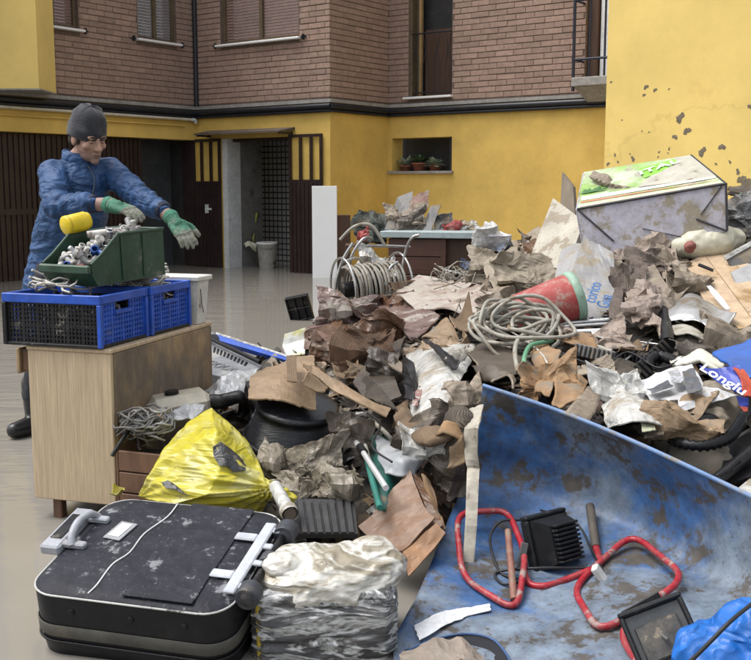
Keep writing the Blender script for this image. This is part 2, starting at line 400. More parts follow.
# balcony on the right with dark blue railing
u0, u1, z0, z1 = wins[3][1]
mNAVY = M('navy_rail', (.018, .022, .045), .45, .2, 5)
q = MB(); q.m = W3.m; q.box(u0, u1, -.32, -.3, z0, z1); bd = q.build('balcony_door', mDARK, BLD)
q = MB(); q.m = W3.m; q.bbox(u0+.0, u0+.15, -.12, -.06, z0, z1, .01); q.build('wooden_shutter', mWOODD, bd)
q = MB(); q.m = W3.m; q.bbox(u0+.16, u1-.1, -.14, -.1, z0, z1, .01); q.build('curtain', mCURT, bd)
bz = W3.z(590, 80)
q = MB(); q.m = W3.m; q.bbox(u0-.04, u1+.4, .0, .36, z0-.14, z0-.02, .01)
q.hexa([(u0+.10,.0,z0-.36),(u1+.3,.0,z0-.36),(u1+.3,.06,z0-.36),(u0+.10,.06,z0-.36),(u0-.02,.0,z0-.142),(u1+.3,.0,z0-.142),(u1+.3,.33,z0-.142),(u0-.02,.33,z0-.142)])
bs_ = q.build('balcony', mLEDGE, BLD)
q = MB(); q.m = W3.m
for zz in (z0+.22, z0+1.0): q.tube([(u0-.03, .32, zz), (u1+.3, .32, zz)], .018, 6); q.tube([(u0-.03, .32, zz), (u0-.03, .0, zz)], .015, 6)
for c in (u0-.03, u0+.2, u0+.42, u0+.64, u0+.86): q.tube([(c, .32, z0-.02 if c > u0 else z0-.2), (c, .32, z0+1.05)], .016 if c > u0 else .024, 6)
q.build('railing', mNAVY, bs_)
# flower niche
q = MB(); q.m = W3.m; q.box(nu0-.01, nu1+.01, -.42, -.4, nz0-.01, nz1+.01); nb = q.build('niche_back', mDARK, BLD)
q = MB(); q.m = W3.m; q.box(nu0-.05, nu1+.03, -.3, .05, nz0-.035, nz0+.004); q.build('niche_sill', mLEDGE, BLD)
q = MB(); q.m = W3.m; q.box(nu1-.07, nu1-.02, -.1, -.05, nz0+.005, nz1); q.build('niche_post', mBLK, BLD)
def potted(u, out, r, h, label, mat, n, hang=0):
    b = W3.m @ V((u, out, nz0+.004)); t = thing('flower_pot', label, 'flower pot', b, 'plants in the wall niche')
    q = MB(); q.m = Matrix.Translation(b); q.lathe([(.0,.0),(r*.72,.0),(r*.95,h*.8),(r*1.08,h*.8),(r*1.08,h),(r*.9,h),(r*.85,h*.85),(0,h*.85)], 14); q.build('pot', mTERR, t)
    q = MB()
    for i in range(n):
        a = random.uniform(0, 2*PI); e = random.uniform(.2, 1.3); l = random.uniform(.10, .24); d = V((math.cos(a)*math.cos(e), math.sin(a)*math.cos(e), math.sin(e)-hang))
        p = b+V((0,0,h*.9)); s = V((-math.sin(a), math.cos(a), 0))*l*.22; c = p+d*l*.6; e2 = p+d*l+V((0,0,-.02))
        q.add([p, c+s, e2, c-s], [(0,1,2,3)])
    q.build('leaves', mat, t)
potted(nu0+.16, -.15, .10, .09, 'low terracotta pot with pale sprig at left of wall niche', mPALE, 26)
potted(nu0+.42, -.16, .12, .13, 'terracotta pot in middle of wall niche with grey-green leaves', mLEAF, 60)
potted(nu0+.72, -.14, .10, .10, 'pot under pale bushy plant at right of wall niche', mPALE, 90, .3)
# garage in the middle wall: recess, jamb, open leaves, canopy
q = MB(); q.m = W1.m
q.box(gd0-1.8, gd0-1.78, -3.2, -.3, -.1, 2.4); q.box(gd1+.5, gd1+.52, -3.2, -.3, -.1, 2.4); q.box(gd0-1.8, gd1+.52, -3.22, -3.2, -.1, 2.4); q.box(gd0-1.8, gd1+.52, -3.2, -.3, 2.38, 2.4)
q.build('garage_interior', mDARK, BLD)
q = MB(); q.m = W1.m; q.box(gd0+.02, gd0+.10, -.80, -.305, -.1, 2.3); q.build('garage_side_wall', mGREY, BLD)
def tile_mat():
    m = bpy.data.materials.new('small_white_tiles'); m.use_nodes = True; N = m.node_tree.nodes; K = m.node_tree.links; b = N['Principled BSDF']
    t = N.new('ShaderNodeTexBrick'); t.offset = 0; t.inputs['Scale'].default_value = 1; t.inputs['Brick Width'].default_value = .1; t.inputs['Row Height'].default_value = .1; t.inputs['Mortar Size'].default_value = .012
    t.inputs['Color1'].default_value = (.55,.55,.54,1); t.inputs['Color2'].default_value = (.48,.48,.47,1); t.inputs['Mortar'].default_value = (.06,.06,.06,1)
    tc = N.new('ShaderNodeTexCoord'); K.new(tc.outputs['UV'], t.inputs['Vector']); K.new(t.outputs[0], b.inputs['Base Color']); b.inputs['Roughness'].default_value = .3; return m
q = MB(); q.m = W1.m; q.add([(gd0-1.7,-1.75,0),(gd1+.4,-1.75,0),(gd1+.4,-1.75,2.3),(gd0-1.7,-1.75,2.3)], [(0,1,2,3)]); tw = q.build('tiled_wall', tile_mat(), BLD)
uvl = tw.data.uv_layers.new(); ll = gd1+2.1-gd0
for lp in tw.data.loops: uvl.data[lp.index].uv = ((0,0),(ll,0),(ll,2.3),(0,2.3))[lp.vertex_index]
q = MB(); q.m = W1.m; q.box(gd0-.005, gd0+.10, -.29, .012, -.1, zG-.002); q.build('door_jamb', mWHTM, BLD)
q = MB(); q.m = W1.m; q.box(gd0+.10, gd1, -.2, -.12, zG-.05, zG-.004); q.build('door_head', mDOOR, BLD)
def leaf(u0, u1, z1):                               # brown metal leaf with open grille on top, folded back on the wall
    q = MB(); q.m = W1.m; zm = z1-.70; n = max(3, int((u1-u0)/.075)); o = .045
    q.box(u0, u1, o-.02, o, .0, zm)
    for i in range(n): c = u0+(u1-u0)*(i+.5)/n; q.box(c-.026, c+.026, o, o+.012, .01, zm-.02)
    d = q.build('garage_leaf', mDOOR, BLD)
    q = MB(); q.m = W1.m; t = .022
    for c in (u0+t, u0+(u1-u0)*.35, u0+(u1-u0)*.67, u1-t): q.box(c-t, c+t, o-.022, o+.004, zm, z1)
    q.box(u0, u1, o-.024, o+.006, z1-.04, z1+.004); q.box(u0, u1, o-.024, o+.006, zm-.02, zm+.03); q.build('grille', mDOOR, d)
    return d
d = leaf(W1.u(193.5,200)+.02, gd0-.03, zG+.0)
q = MB(); q.m = W1.m; q.box(gd0-.36, gd0-.22, .058, .075, .93, .96); q.box(gd0-.32, gd0-.29, .058, .11, .88, 1.02); q.build('bolt_latch', mWHTM, d)
leaf(gd1+.02, W1.u(324,200), zG+.02)
q = MB(); q.m = W1.m; a, b = W1.u(208,130), W1.u(295,130)
q.hexa([(a,.0,zG+.10),(b,.0,zG+.10),(b-.02,.34,zG+.05),(a+.02,.34,zG+.05),(a,.0,zG+.135),(b,.0,zG+.135),(b-.02,.34,zG+.075),(a+.02,.34,zG+.075)])
q.build('canopy', M('weathered_board', (.12,.095,.075), .8, .3, 6), BLD)
q = MB(); q.m = W1.m; q.box(a+.03, a+.07, .002, .3, zG+.03, zG+.06); q.box(b-.08, b-.04, .002, .3, zG+.03, zG+.06); q.build('canopy_bracket', mDOOR, BLD)
# wide garage on the left: ribbed door leaves and a dark opening
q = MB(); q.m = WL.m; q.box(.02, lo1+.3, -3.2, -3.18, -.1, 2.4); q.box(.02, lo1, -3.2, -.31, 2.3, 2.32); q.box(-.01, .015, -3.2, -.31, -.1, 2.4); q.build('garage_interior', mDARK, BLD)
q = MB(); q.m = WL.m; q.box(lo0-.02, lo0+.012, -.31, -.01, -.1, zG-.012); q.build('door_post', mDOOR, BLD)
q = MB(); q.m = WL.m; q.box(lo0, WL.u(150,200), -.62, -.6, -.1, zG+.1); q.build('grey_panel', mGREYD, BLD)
us = [WL.u(150,200), WL.u(101,200), WL.u(44,200), WL.u(-30,200), WL.u(-120,200)]
for a, b in zip(us, us[1:]):
    q = MB(); q.m = WL.m; q.box(a+.01, b-.01, -.2, -.17, -.1, zG-.02); n = int((b-a)/.085)
    for i in range(n): c = a+(b-a)*(i+.5)/n; q.box(c-.030, c+.030, -.172, -.152, .0, zG-.03)
    d = q.build('ribbed_garage_leaf', mDOOR, BLD)
    q = MB(); q.m = WL.m; q.box(a+.01, b-.01, -.15, -.14, .92, 1.0); q.build('cross_rail', mDOOR, d)
# projecting ochre wing on the right and the overhanging block on the left
WF = W3.o + W3.n*1.25
WW = Wall(WF, -DB, -DA); wu = WW.u(606, 100)
def spots_mat():
    m = mYELF.copy(); m.name = 'stained_bright_plaster'; N = m.node_tree.nodes; K = m.node_tree.links; b = N['Principled BSDF']
    src = b.inputs['Base Color'].links[0].from_socket
    tc = N.new('ShaderNodeTexCoord')
    # long hairline cracks
    v = N.new('ShaderNodeTexVoronoi'); v.feature = 'DISTANCE_TO_EDGE'; v.inputs['Scale'].default_value = .75
    no = N.new('ShaderNodeTexNoise'); no.inputs['Scale'].default_value = 1.6; no.inputs['Detail'].default_value = 4
    mxv = N.new('ShaderNodeMix'); mxv.data_type = 'RGBA'; mxv.inputs[0].default_value = .45; K.new(tc.outputs['Object'], mxv.inputs[6]); K.new(tc.outputs['Object'], no.inputs[0]); K.new(no.outputs[1], mxv.inputs[7]); K.new(mxv.outputs[2], v.inputs['Vector'])
    mr = N.new('ShaderNodeMapRange'); mr.inputs['From Min'].default_value = .0; mr.inputs['From Max'].default_value = .007; mr.inputs['To Min'].default_value = .18; mr.inputs['To Max'].default_value = 0; K.new(v.outputs[0], mr.inputs['Value'])
    mx = N.new('ShaderNodeMix'); mx.data_type = 'RGBA'; mx.inputs[7].default_value = (.36,.22,.07,1); K.new(mr.outputs[0], mx.inputs[0]); K.new(src, mx.inputs[6]); K.new(mx.outputs[2], b.inputs['Base Color'])
    return m
WNG = thing('plastered_wing', 'bright ochre plastered wall with mud spots and cracks behind green carton', 'building', WW.m @ V((wu, 0, 0)))
wallbox(MB(), WW, wu, wu+7, -.3, ZTOP, t=1.6).build('wall', spots_mat(), WNG)
mSPOT = M('mud_spot', (.20,.165,.115), .95, .25, 30, bump=.2)
def splat(px, py, s, wl=WW, par=WNG):
    u, z = wl.uz(px, py); n = 20; ph = random.uniform(0, 9); vs = [wl.m @ V((u, .004, z))]; 
    for i in range(n):
        a = 2*PI*i/n; r = s*(.85+.28*math.sin(2*a+ph)+.16*math.sin(3*a+ph*2)+.10*math.sin(7*a+ph)); vs.append(wl.m @ V((u+r*math.cos(a), .0015, z+r*1.15*math.sin(a))))
    MB().add(vs, [(0, 1+i, 1+(i+1) % n) for i in range(n)]).build('mud_spot', mSPOT, par)
for (x, y, s) in [(646,87,.03),(655,90,.024),(644,95,.020),(680,118,.055),(687,131,.045),(675,137,.032),(702,152,.05),(722,147,.04),(633,159,.03),(615,155,.018),(608,164,.022),(618,162,.015),(626,172,.015),(611,82,.015),(669,89,.012),(659,152,.014),(669,149,.015),(658,157,.012),(634,167,.012),(730,162,.018),(716,164,.016),(751,107,.035),(649,132,.01),(642,131,.01),(668,153,.01),(630,154,.01),(622,120,.01),(639,175,.02),(612,172,.012),(695,165,.012)]: splat(x, y, s)
for (x, y, s) in [(743,180,.06),(749,184,.08),(738,172,.03)]: splat(x, y, s)
LB = thing('overhanging_block', 'yellow plastered upper storey jutting out at the top left corner', 'building', P(39, 88, 14.0))
p = P(39, 88.5, 14.0)
q = MB(); q.box(p.x-6, p.x, p.y, p.y+.75, p.z, ZTOP); q.build('wall', mYELF, LB)
q = MB(); q.box(p.x-6, p.x+.02, p.y-.02, p.y+.70, p.z-.02, p.z-.001); q.build('drip_edge', mLEDGE, LB)
# ------------------------------------------------------------------ remeshed soft bodies
def remesh(name, q, voxel, smooth, mat, parent=None, disp=None, it2=0):
    me = bpy.data.meshes.new('t'); L = root_loc(parent); me.from_pydata([p-L for p in q.v], [], q.f)
    o = bpy.data.objects.new('t', me); COL.objects.link(o)
    m = o.modifiers.new('r', 'REMESH'); m.mode = 'VOXEL'; m.voxel_size = voxel
    s = o.modifiers.new('s', 'SMOOTH'); s.factor = .5; s.iterations = smooth
    dg = bpy.context.evaluated_depsgraph_get(); nm = bpy.data.meshes.new_from_object(o.evaluated_get(dg)); nm.name = name
    bpy.data.objects.remove(o); bpy.data.meshes.remove(me)
    if disp:
        n = len(nm.vertices); nor = [V(v.normal) for v in nm.vertices]
        for i, v in enumerate(nm.vertices): v.co = v.co + nor[i]*disp(v.co+L, nor[i])
    nm.polygons.foreach_set('use_smooth', [True]*len(nm.polygons)); nm.update()
    nm.materials.clear()
    for mm in (mat if isinstance(mat, (list, tuple)) else [mat]): nm.materials.append(mm)
    ob = bpy.data.objects.new(name, nm); COL.objects.link(ob)
    if parent: ob.parent = parent
    return ob
def nz(p, s, k=0): return noise.noise(V(p)*s+V((k*7.3, k*3.1, k*1.7)))
def ridge(p, s, k=0): return 1-abs(noise.noise(V(p)*s+V((k*7.3, k*3.1, k*1.7))))*2
def paint(ob, fn, name='mask'):
    at = ob.data.color_attributes.new(name, 'FLOAT_COLOR', 'POINT')
    for i, v in enumerate(ob.data.vertices): c = fn(v.co+root_loc(ob)); at.data[i].color = (c, c, c, 1)
def maskmix(m, col, name='mask', rough=None):
    N = m.node_tree.nodes; K = m.node_tree.links; b = N['Principled BSDF']; src = b.inputs['Base Color'].links[0].from_socket
    a = N.new('ShaderNodeVertexColor'); a.layer_name = name; mx = N.new('ShaderNodeMix'); mx.data_type = 'RGBA'
    K.new(a.outputs[0], mx.inputs[0]); K.new(src, mx.inputs[6]); mx.inputs[7].default_value = (*col, 1); K.new(mx.outputs[2], b.inputs['Base Color']); return m
# ------------------------------------------------------------------ the worker
mSKIN = maskmix(M('skin', (.42, .245, .175), .55, .10, 25, bump=.08, bs=200), (.19, .125, .105))
mJACK = M('blue_nylon', (.015, .058, .160), .62, .12, 9, mud=.05, muds=7, mudcol=(.06,.085,.14), bump=.2, bs=40, grime=.3, crink=.6, crs=8, crst=(1,1,1.8))
mBEAN = M('charcoal_knit', (.030, .031, .038), .95, .2, 30, bump=.5, bs=120, sheen=.2)
mGLOV = maskmix(M('green_glove', (.036, .145, .090), .75, .3, 30, bump=.3, bs=90, mud=.30, muds=14, mudcol=(.17,.165,.13)), (.185, .18, .145))
mTROU = M('dark_trousers', (.025, .028, .036), .85, .3, 12, mud=.2)
mBOOT = M('black_rubber', (.014, .014, .015), .3, .3, 12, mud=.12)
mHAIR = M('dark_hair', (.025, .017, .012), .7, .3, 60, bump=.5, bs=200)
foot = G(34, 432)
MAN = thing('person', 'person in blue jacket, grey beanie and green gloves reaching over green bin', 'person', foot)
HC = P(88.5, 138, 5.42)
fw_ = V((.70, -.66, -.30)).normalized(); rt_ = fw_.cross(V((0,0,1))).normalized(); rt_ = (rt_+V((0,0,-.05))).normalized(); up_ = rt_.cross(fw_).normalized()
HM = Matrix((rt_, fw_, up_)).transposed().to_4x4(); HM.translation = HC
def hl(x, y, z): return HM @ V((x, y, z))
HR = HM.to_3x3()
Js = dict(neck=P(77,163,5.47), chest=P(79,192,5.50), waist=P(67,236,5.58), pel=P(62,270,5.62),
          rs=P(54,174,5.40), re=P(58,206,5.16), rw=P(106,204,5.02), ls=P(110,171,5.56), le=P(140,198,5.36), lw=P(170,216,5.16),
          rh=P(56,272,5.52), lh=P(80,272,5.66), rk=P(46,350,5.45), rf=P(36,415,5.52), lk=P(90,350,5.55), lf=P(92,418,5.58))
J = Js
q = MB()
for c, r in (((0,-.012,.035),(.077,.096,.086)), ((0,.018,-.02),(.066,.075,.09)), ((0,.03,-.075),(.053,.058,.042)), ((0,.076,-.100),(.023,.020,.018)),
             ((-.011,.101,-.034),(.010,.012,.009)), ((.011,.101,-.034),(.010,.012,.009)), ((-.03,.079,.024),(.026,.017,.009)), ((.03,.079,.024),(.026,.017,.009)),
             ((-.043,.060,-.024),(.024,.023,.020)), ((.043,.060,-.024),(.024,.023,.020)), ((0,.086,-.061),(.022,.012,.0055)), ((0,.084,-.073),(.019,.012,.007)),
             ((-.079,-.008,-.008),(.010,.022,.033)), ((.079,-.008,-.008),(.010,.022,.033)), ((-.03,.070,.0),(.017,.013,.013)), ((.03,.070,.0),(.017,.013,.013))):
    q.ball(hl(*c), r, 20, 14, HR)
q.limb([(hl(0,.086,.016),.009), (hl(0,.106,-.014),.0115), (hl(0,.116,-.030),.0125)])
q.limb([(hl(0,-.015,-.07),.056), (J['neck'],.062), (J['chest'],.11), (J['waist'],.11), (J['pel'],.12)])
q.limb([(J['chest'],.08), (J['rs'],.05), (J['re'],.038), (J['rw'],.032), (J['rw']+V((.03,-.02,0)),.030)]); q.limb([(J['chest'],.08), (J['ls'],.05), (J['le'],.038), (J['lw'],.032), (J['lw']+V((.02,-.01,-.02)),.030)])
q.limb([(J['pel'],.10), (J['rh'],.08), (J['rk'],.05), (J['rf'],.035)]); q.limb([(J['pel'],.10), (J['lh'],.08), (J['lk'],.05), (J['lf'],.035)])
body = remesh('body', q, .0052, 3, mSKIN, MAN)
HI = HM.inverted()
def stub(p):
    l = HI @ p
    a = max(0, min(1, (-.040-l.z)/.03))*max(0, min(1, (l.y+.02)/.05))*(.6 if abs(l.x) < .03 and l.z > -.08 and l.y > .085 else 1)
    lip = 1 if abs(l.x) < .023 and -.078 < l.z < -.060 and l.y > .09 else 0
    return min(1, a*.75 + lip*.25 + .18*max(0, nz(p, 60)))
paint(body, stub)
for s in (-1, 1):
    e = MB().ball(hl(s*.030,.0755,-.001), .0090, 12, 8).build('eye', M('eye_white', (.20,.17,.15), .2, .05, 5, bump=0), body)
    MB().ball(hl(s*.030,.0815,-.004), .0045, 10, 6).build('iris', M('iris', (.02,.014,.01), .2, .05, 5, bump=0), e)
    MB().limb([(hl(s*.017,.086,.003),.0034), (hl(s*.031,.0875,.0035),.0046), (hl(s*.045,.078,.002),.0034)], 8).build('eyelid', mSKIN, body)
    MB().limb([(hl(s*.013,.0965,.023),.0035), (hl(s*.030,.0965,.029),.0042), (hl(s*.048,.085,.026),.003)], 8).build('eyebrow', mHAIR, body)
    q = MB(); q.ball(hl(s*.073,.020,.0), (.006,.012,.030), 10, 8, HR); q.ball(hl(s*.060,-.055,-.02), (.018,.03,.03), 10, 8, HR); q.build('hair', mHAIR, body)
MB().limb([(hl(-.019,.0935,-.0668),.0016), (hl(0,.0975,-.0662),.0018), (hl(.019,.0935,-.0668),.0016)], 8).build('mouth_line', M('lip_line', (.12,.05,.045), .6), body)
# beanie: dome with turned-up band, slumped to the back
q = MB(); BM_ = HM @ Matrix.Translation((0,-.018,.028)) @ Matrix.Rotation(R(-5), 4, 'X') @ Matrix.Diagonal((1.05,1.06,1.06,1)); q.m = BM_
prof = [(.0,.128),(.03,.127),(.058,.116),(.078,.092),(.088,.060),(.0915,.032),(.0955,.030),(.0975,.010),(.0965,-.012),(.0925,-.020),(.086,-.012)]
vs = []; sg = 36
for r, z in prof:
    for k in range(sg):
        a = 2*PI*k/sg; yy = 1.15 if math.sin(a) < 0 else 1.06
        fold = .0035*math.sin(5*a+z*40)*(z > .03)+.004*nz((math.cos(a)*2, math.sin(a)*2, z*20), 1)
        vs.append(((r*.93+fold)*math.cos(a), (r+fold)*yy*math.sin(a), z-(.02 if math.sin(a) < 0 and z < .03 else 0)*(-math.sin(a))+.012*(z > .1)*nz((math.cos(a), math.sin(a), 3), 2)))
q.add(vs, [(i*sg+k, i*sg+(k+1) % sg, (i+1)*sg+(k+1) % sg, (i+1)*sg+k) for i in range(len(prof)-1) for k in range(sg)], True)
q.build('beanie', mBEAN, MAN)
# jacket
q = MB()
q.limb([(J['neck']+V((0,0,-.02)),.085), (J['chest']+V((0,0,.02)),.158), (J['chest']+V((-.02,0,-.08)),.172), (J['waist'],.172), (J['pel'],.185), (J['pel']+V((-.03,.0,-.08)),.18)], 20)
q.limb([(J['chest']+V((0,0,.07)),.10), (J['rs'],.078), ((J['rs']*.5+J['re']*.5)+V((-.01,0,0)),.070), (J['re'],.063), (J['re']*.45+J['rw']*.55,.056), (J['rw']+V((-.085,0.02,0)),.046)], 18)
q.limb([(J['chest']+V((0,0,.07)),.10), (J['ls'],.076), (J['ls']*.5+J['le']*.5,.070), (J['le'],.060), (J['le']*.45+J['lw']*.55,.053), (J['lw']+V((-.045,.04,.030)),.043)], 18)
# standing collar
nk = J['neck']
def jdisp(p, n):
    d = .008*nz(p, 7)+.006*(ridge((p.x*.7, p.y*.7, p.z*2.2), 8, 2)-.4)+.0035*(ridge((p.x*1.2,p.y,p.z*1.8), 17, 5)-.4)
    ax = (J['rw']-J['re']).normalized(); t = (p-J['re']).dot(ax); rr = ((p-J['re'])-ax*t).length
    if -.05 < t < .25 and rr < .12: d += .005*math.sin(t*95+nz(p, 12)*3)
    ax = (J['lw']-J['le']).normalized(); t = (p-J['le']).dot(ax); rr = ((p-J['le'])-ax*t).length
    if -.15 < t < .25 and rr < .12: d += .005*math.sin(t*95+nz(p, 12)*3)
    return d
jk = remesh('jacket', q, .007, 4, mJACK, MAN, jdisp)
q = MB(); pts = []
for ring, (r, zo) in enumerate(((.090,-.05),(.086,.0),(.080,.048),(.073,.050),(.068,.01))):
    for k in range(26):
        a = 2*PI*k/26; c = nk*.72+hl(0,-.02,-.10)*.28
        pts.append(c+V((math.cos(a)*r*1.05, math.sin(a)*r*.95, zo+.012*math.cos(a-2.4)+.004*math.sin(5*a))))
q.add(pts, [(i*26+k, i*26+(k+1) % 26, (i+1)*26+(k+1) % 26, (i+1)*26+k) for i in range(4) for k in range(26)], True); q.build('collar', mJACK, jk)
for wname, off, d in (('rw', V((-.060,.014,0)), J['rw']-J['re']), ('lw', V((-.034,.030,.024)), J['lw']-J['le'])):
    d = d.normalized(); c = J[wname]+off; MB().tube([c-d*.02, c-d*.008, c+d*.006], [.046,.046,.040], 16).build('cuff', M('navy_cuff', (.012,.018,.04), .8), jk)
fz = (J['neck']+fw_*.10+V((.0,0,-.06)))
MB().tube(cat_rom([J['neck']+V((.075,-.075,-.01)), J['chest']+V((.12,-.135,.06)), J['chest']+V((.10,-.165,-.06)), J['waist']+V((.11,-.155,.02))], 5), .004, 6).build('zip', M('zip', (.02,.03,.05), .4), jk)
# gloves: palm and five fingers each
def glove(w, ftip, palm_n, side, curl, thumb_curl):
    w = V(w); f = V(ftip).normalized(); n = V(palm_n); n = (n-f*n.dot(f)).normalized(); s = f.cross(n)*side     # s points to the thumb side
    q = MB()
    q.limb([(w-f*.045,.038), (w-f*.012,.034), (w+f*.02,.032)])
    for a in (-.030, -.010, .010, .030): q.limb([(w+f*.012+s*a*.75,.019), (w+f*.092+s*a,.0155)])
    for a, l, k in ((.031,.074,.9), (.010,.084,1.0), (-.011,.078,1.08), (-.031,.062,1.2)):
        p = w+f*.09+s*a; d = f.copy(); pts = [(p,.0122)]; ang = 0
        for i, fr in enumerate((.44,.31,.25)):
            ang += curl*k*(.8, 1., .7)[i]; d = f*math.cos(ang)+n*math.sin(ang); d = (d+s*a*2.2).normalized()
            p = p+d*l*fr; pts.append((p, (.0112,.0104,.0092)[i]))
        q.limb(pts, 10)
    t0 = w+f*.025+s*.030; d1 = (f*.65+s*.75+n*.25).normalized(); t1 = t0+d1*.042; d2 = (f*.9+s*.25+n*thumb_curl).normalized(); t2 = t1+d2*.034; t3 = t2+(d2+n*.3).normalized()*.024
    q.limb([(t0,.020), (t1,.0155), (t2,.0135), (t3,.0115)], 10)
    g = remesh('glove', q, .0036, 2, mGLOV, MAN, lambda p, nn: .0022*nz(p, 55)+.0014*ridge(p, 90, 3))
    paint(g, lambda p: max(0, min(1, ((p-w).dot(f)-.055+.02*nz(p, 40))/.03+((p-w).dot(n)-.01)/.03))*.9)
    q = MB(); q.tube([w-f*.05, w-f*.03], [.040,.038], 16); q.build('wrist_band', M('glove_knit', (.05,.20,.13), .85), g)
    return g
fr_ = (P(151,216,4.86)-J['rw']).normalized()
glove(J['rw']+fr_*.062, fr_, (.0,.15,-1), 1, .34, .35)
fl_ = (P(193,246,5.02)-J['lw']).normalized()
glove(J['lw']+fl_*.052, fl_, (-.35,.75,-.35), 1, .26, .2)
q = MB(); q.limb([(J['pel'],.15), (J['rh'],.115), (J['rk'],.085), (J['rf']+V((0,0,.12)),.075)]); q.limb([(J['pel'],.15), (J['lh'],.115), (J['lk'],.085), (J['lf']+V((0,0,.12)),.075)])
remesh('trousers', q, .014, 4, mTROU, MAN, lambda p, n: .008*nz(p, 12))
for a, b, tip in ((J['rk'], J['rf'], V((-.05,-.11,0))), (J['lk'], J['lf'], V((.11,-.08,0)))):
    q = MB(); g = V((b.x, b.y, .045)); q.limb([(b+V((0,0,.17)),.072), (b,.058), (g,.055), (g+tip*.7,.05), (g+tip*1.35,.043)])
    remesh('boot', q, .01, 3, mBOOT, MAN)
# ------------------------------------------------------------------ cabinet
mPLY = M('pale_plywood', (.52, .40, .265), .6, .13, 5, stretch=(11,11,.35), grime=.4, grs=14, mud=.20, muds=3, mudcol=(.20,.15,.10), bump=.1, bs=30)
mPLY2 = M('stained_plywood', (.34, .235, .13), .6, .2, 3, stretch=(1.6,1.6,.9), grime=.4, grs=6, col2=(.165,.130,.10), mix2=.50, s2=1.4, mud=.15, muds=3, bump=.1)
mLEGW = M('brown_wood', (.14,.075,.045), .6, .25, 8, stretch=(1,1,.2))
K0 = G(117, 527); CX = V((-.955,.297,0)).normalized(); CY = V((.297,.955,0)).normalized()
CM = Matrix((CX, CY, V((0,0,1)))).transposed().to_4x4(); CM.translation = flat(K0)
CW, CD, CZ0, CZ1 = .375, .86, .085, .705
CAB = thing('wooden_cabinet', 'pale plywood cabinet standing in water with two blue crates on top', 'cabinet', flat(K0))
def cbox(name, mat, *b, par=CAB, be=.004):
    q = MB(); q.m = CM; q.bbox(*b, be); return q.build(name, mat, par)
cbox('front_panel', mPLY, 0, CW, 0, .018, CZ0, CZ1-.018); cbox('side_panel', mPLY2, -.003, .015, .019, CD, CZ0-.003, CZ1-.019)
cbox('back_panel', mPLY2, CW-.018, CW, .019, CD, CZ0, CZ1-.019); cbox('end_panel', mPLY, .016, CW-.019, CD-.018, CD-.001, CZ0, CZ1-.019)
cbox('top', mPLY, -.004, CW+.004, -.004, CD+.004, CZ1-.0175, CZ1)
for x, y in ((.27,.03), (.03,.80), (.30,.80), (.06,.30)): cbox('leg', mLEGW, x, x+.04, y, y+.04, -.05, CZ0)
dr = cbox('drawer', mLEGW, CW+.004, CW+.07, .06, .30, CZ1-.115, CZ1-.03); cbox('drawer_face', mPLY2, CW+.07, CW+.088, .045, .315, CZ1-.125, CZ1-.022, par=dr)
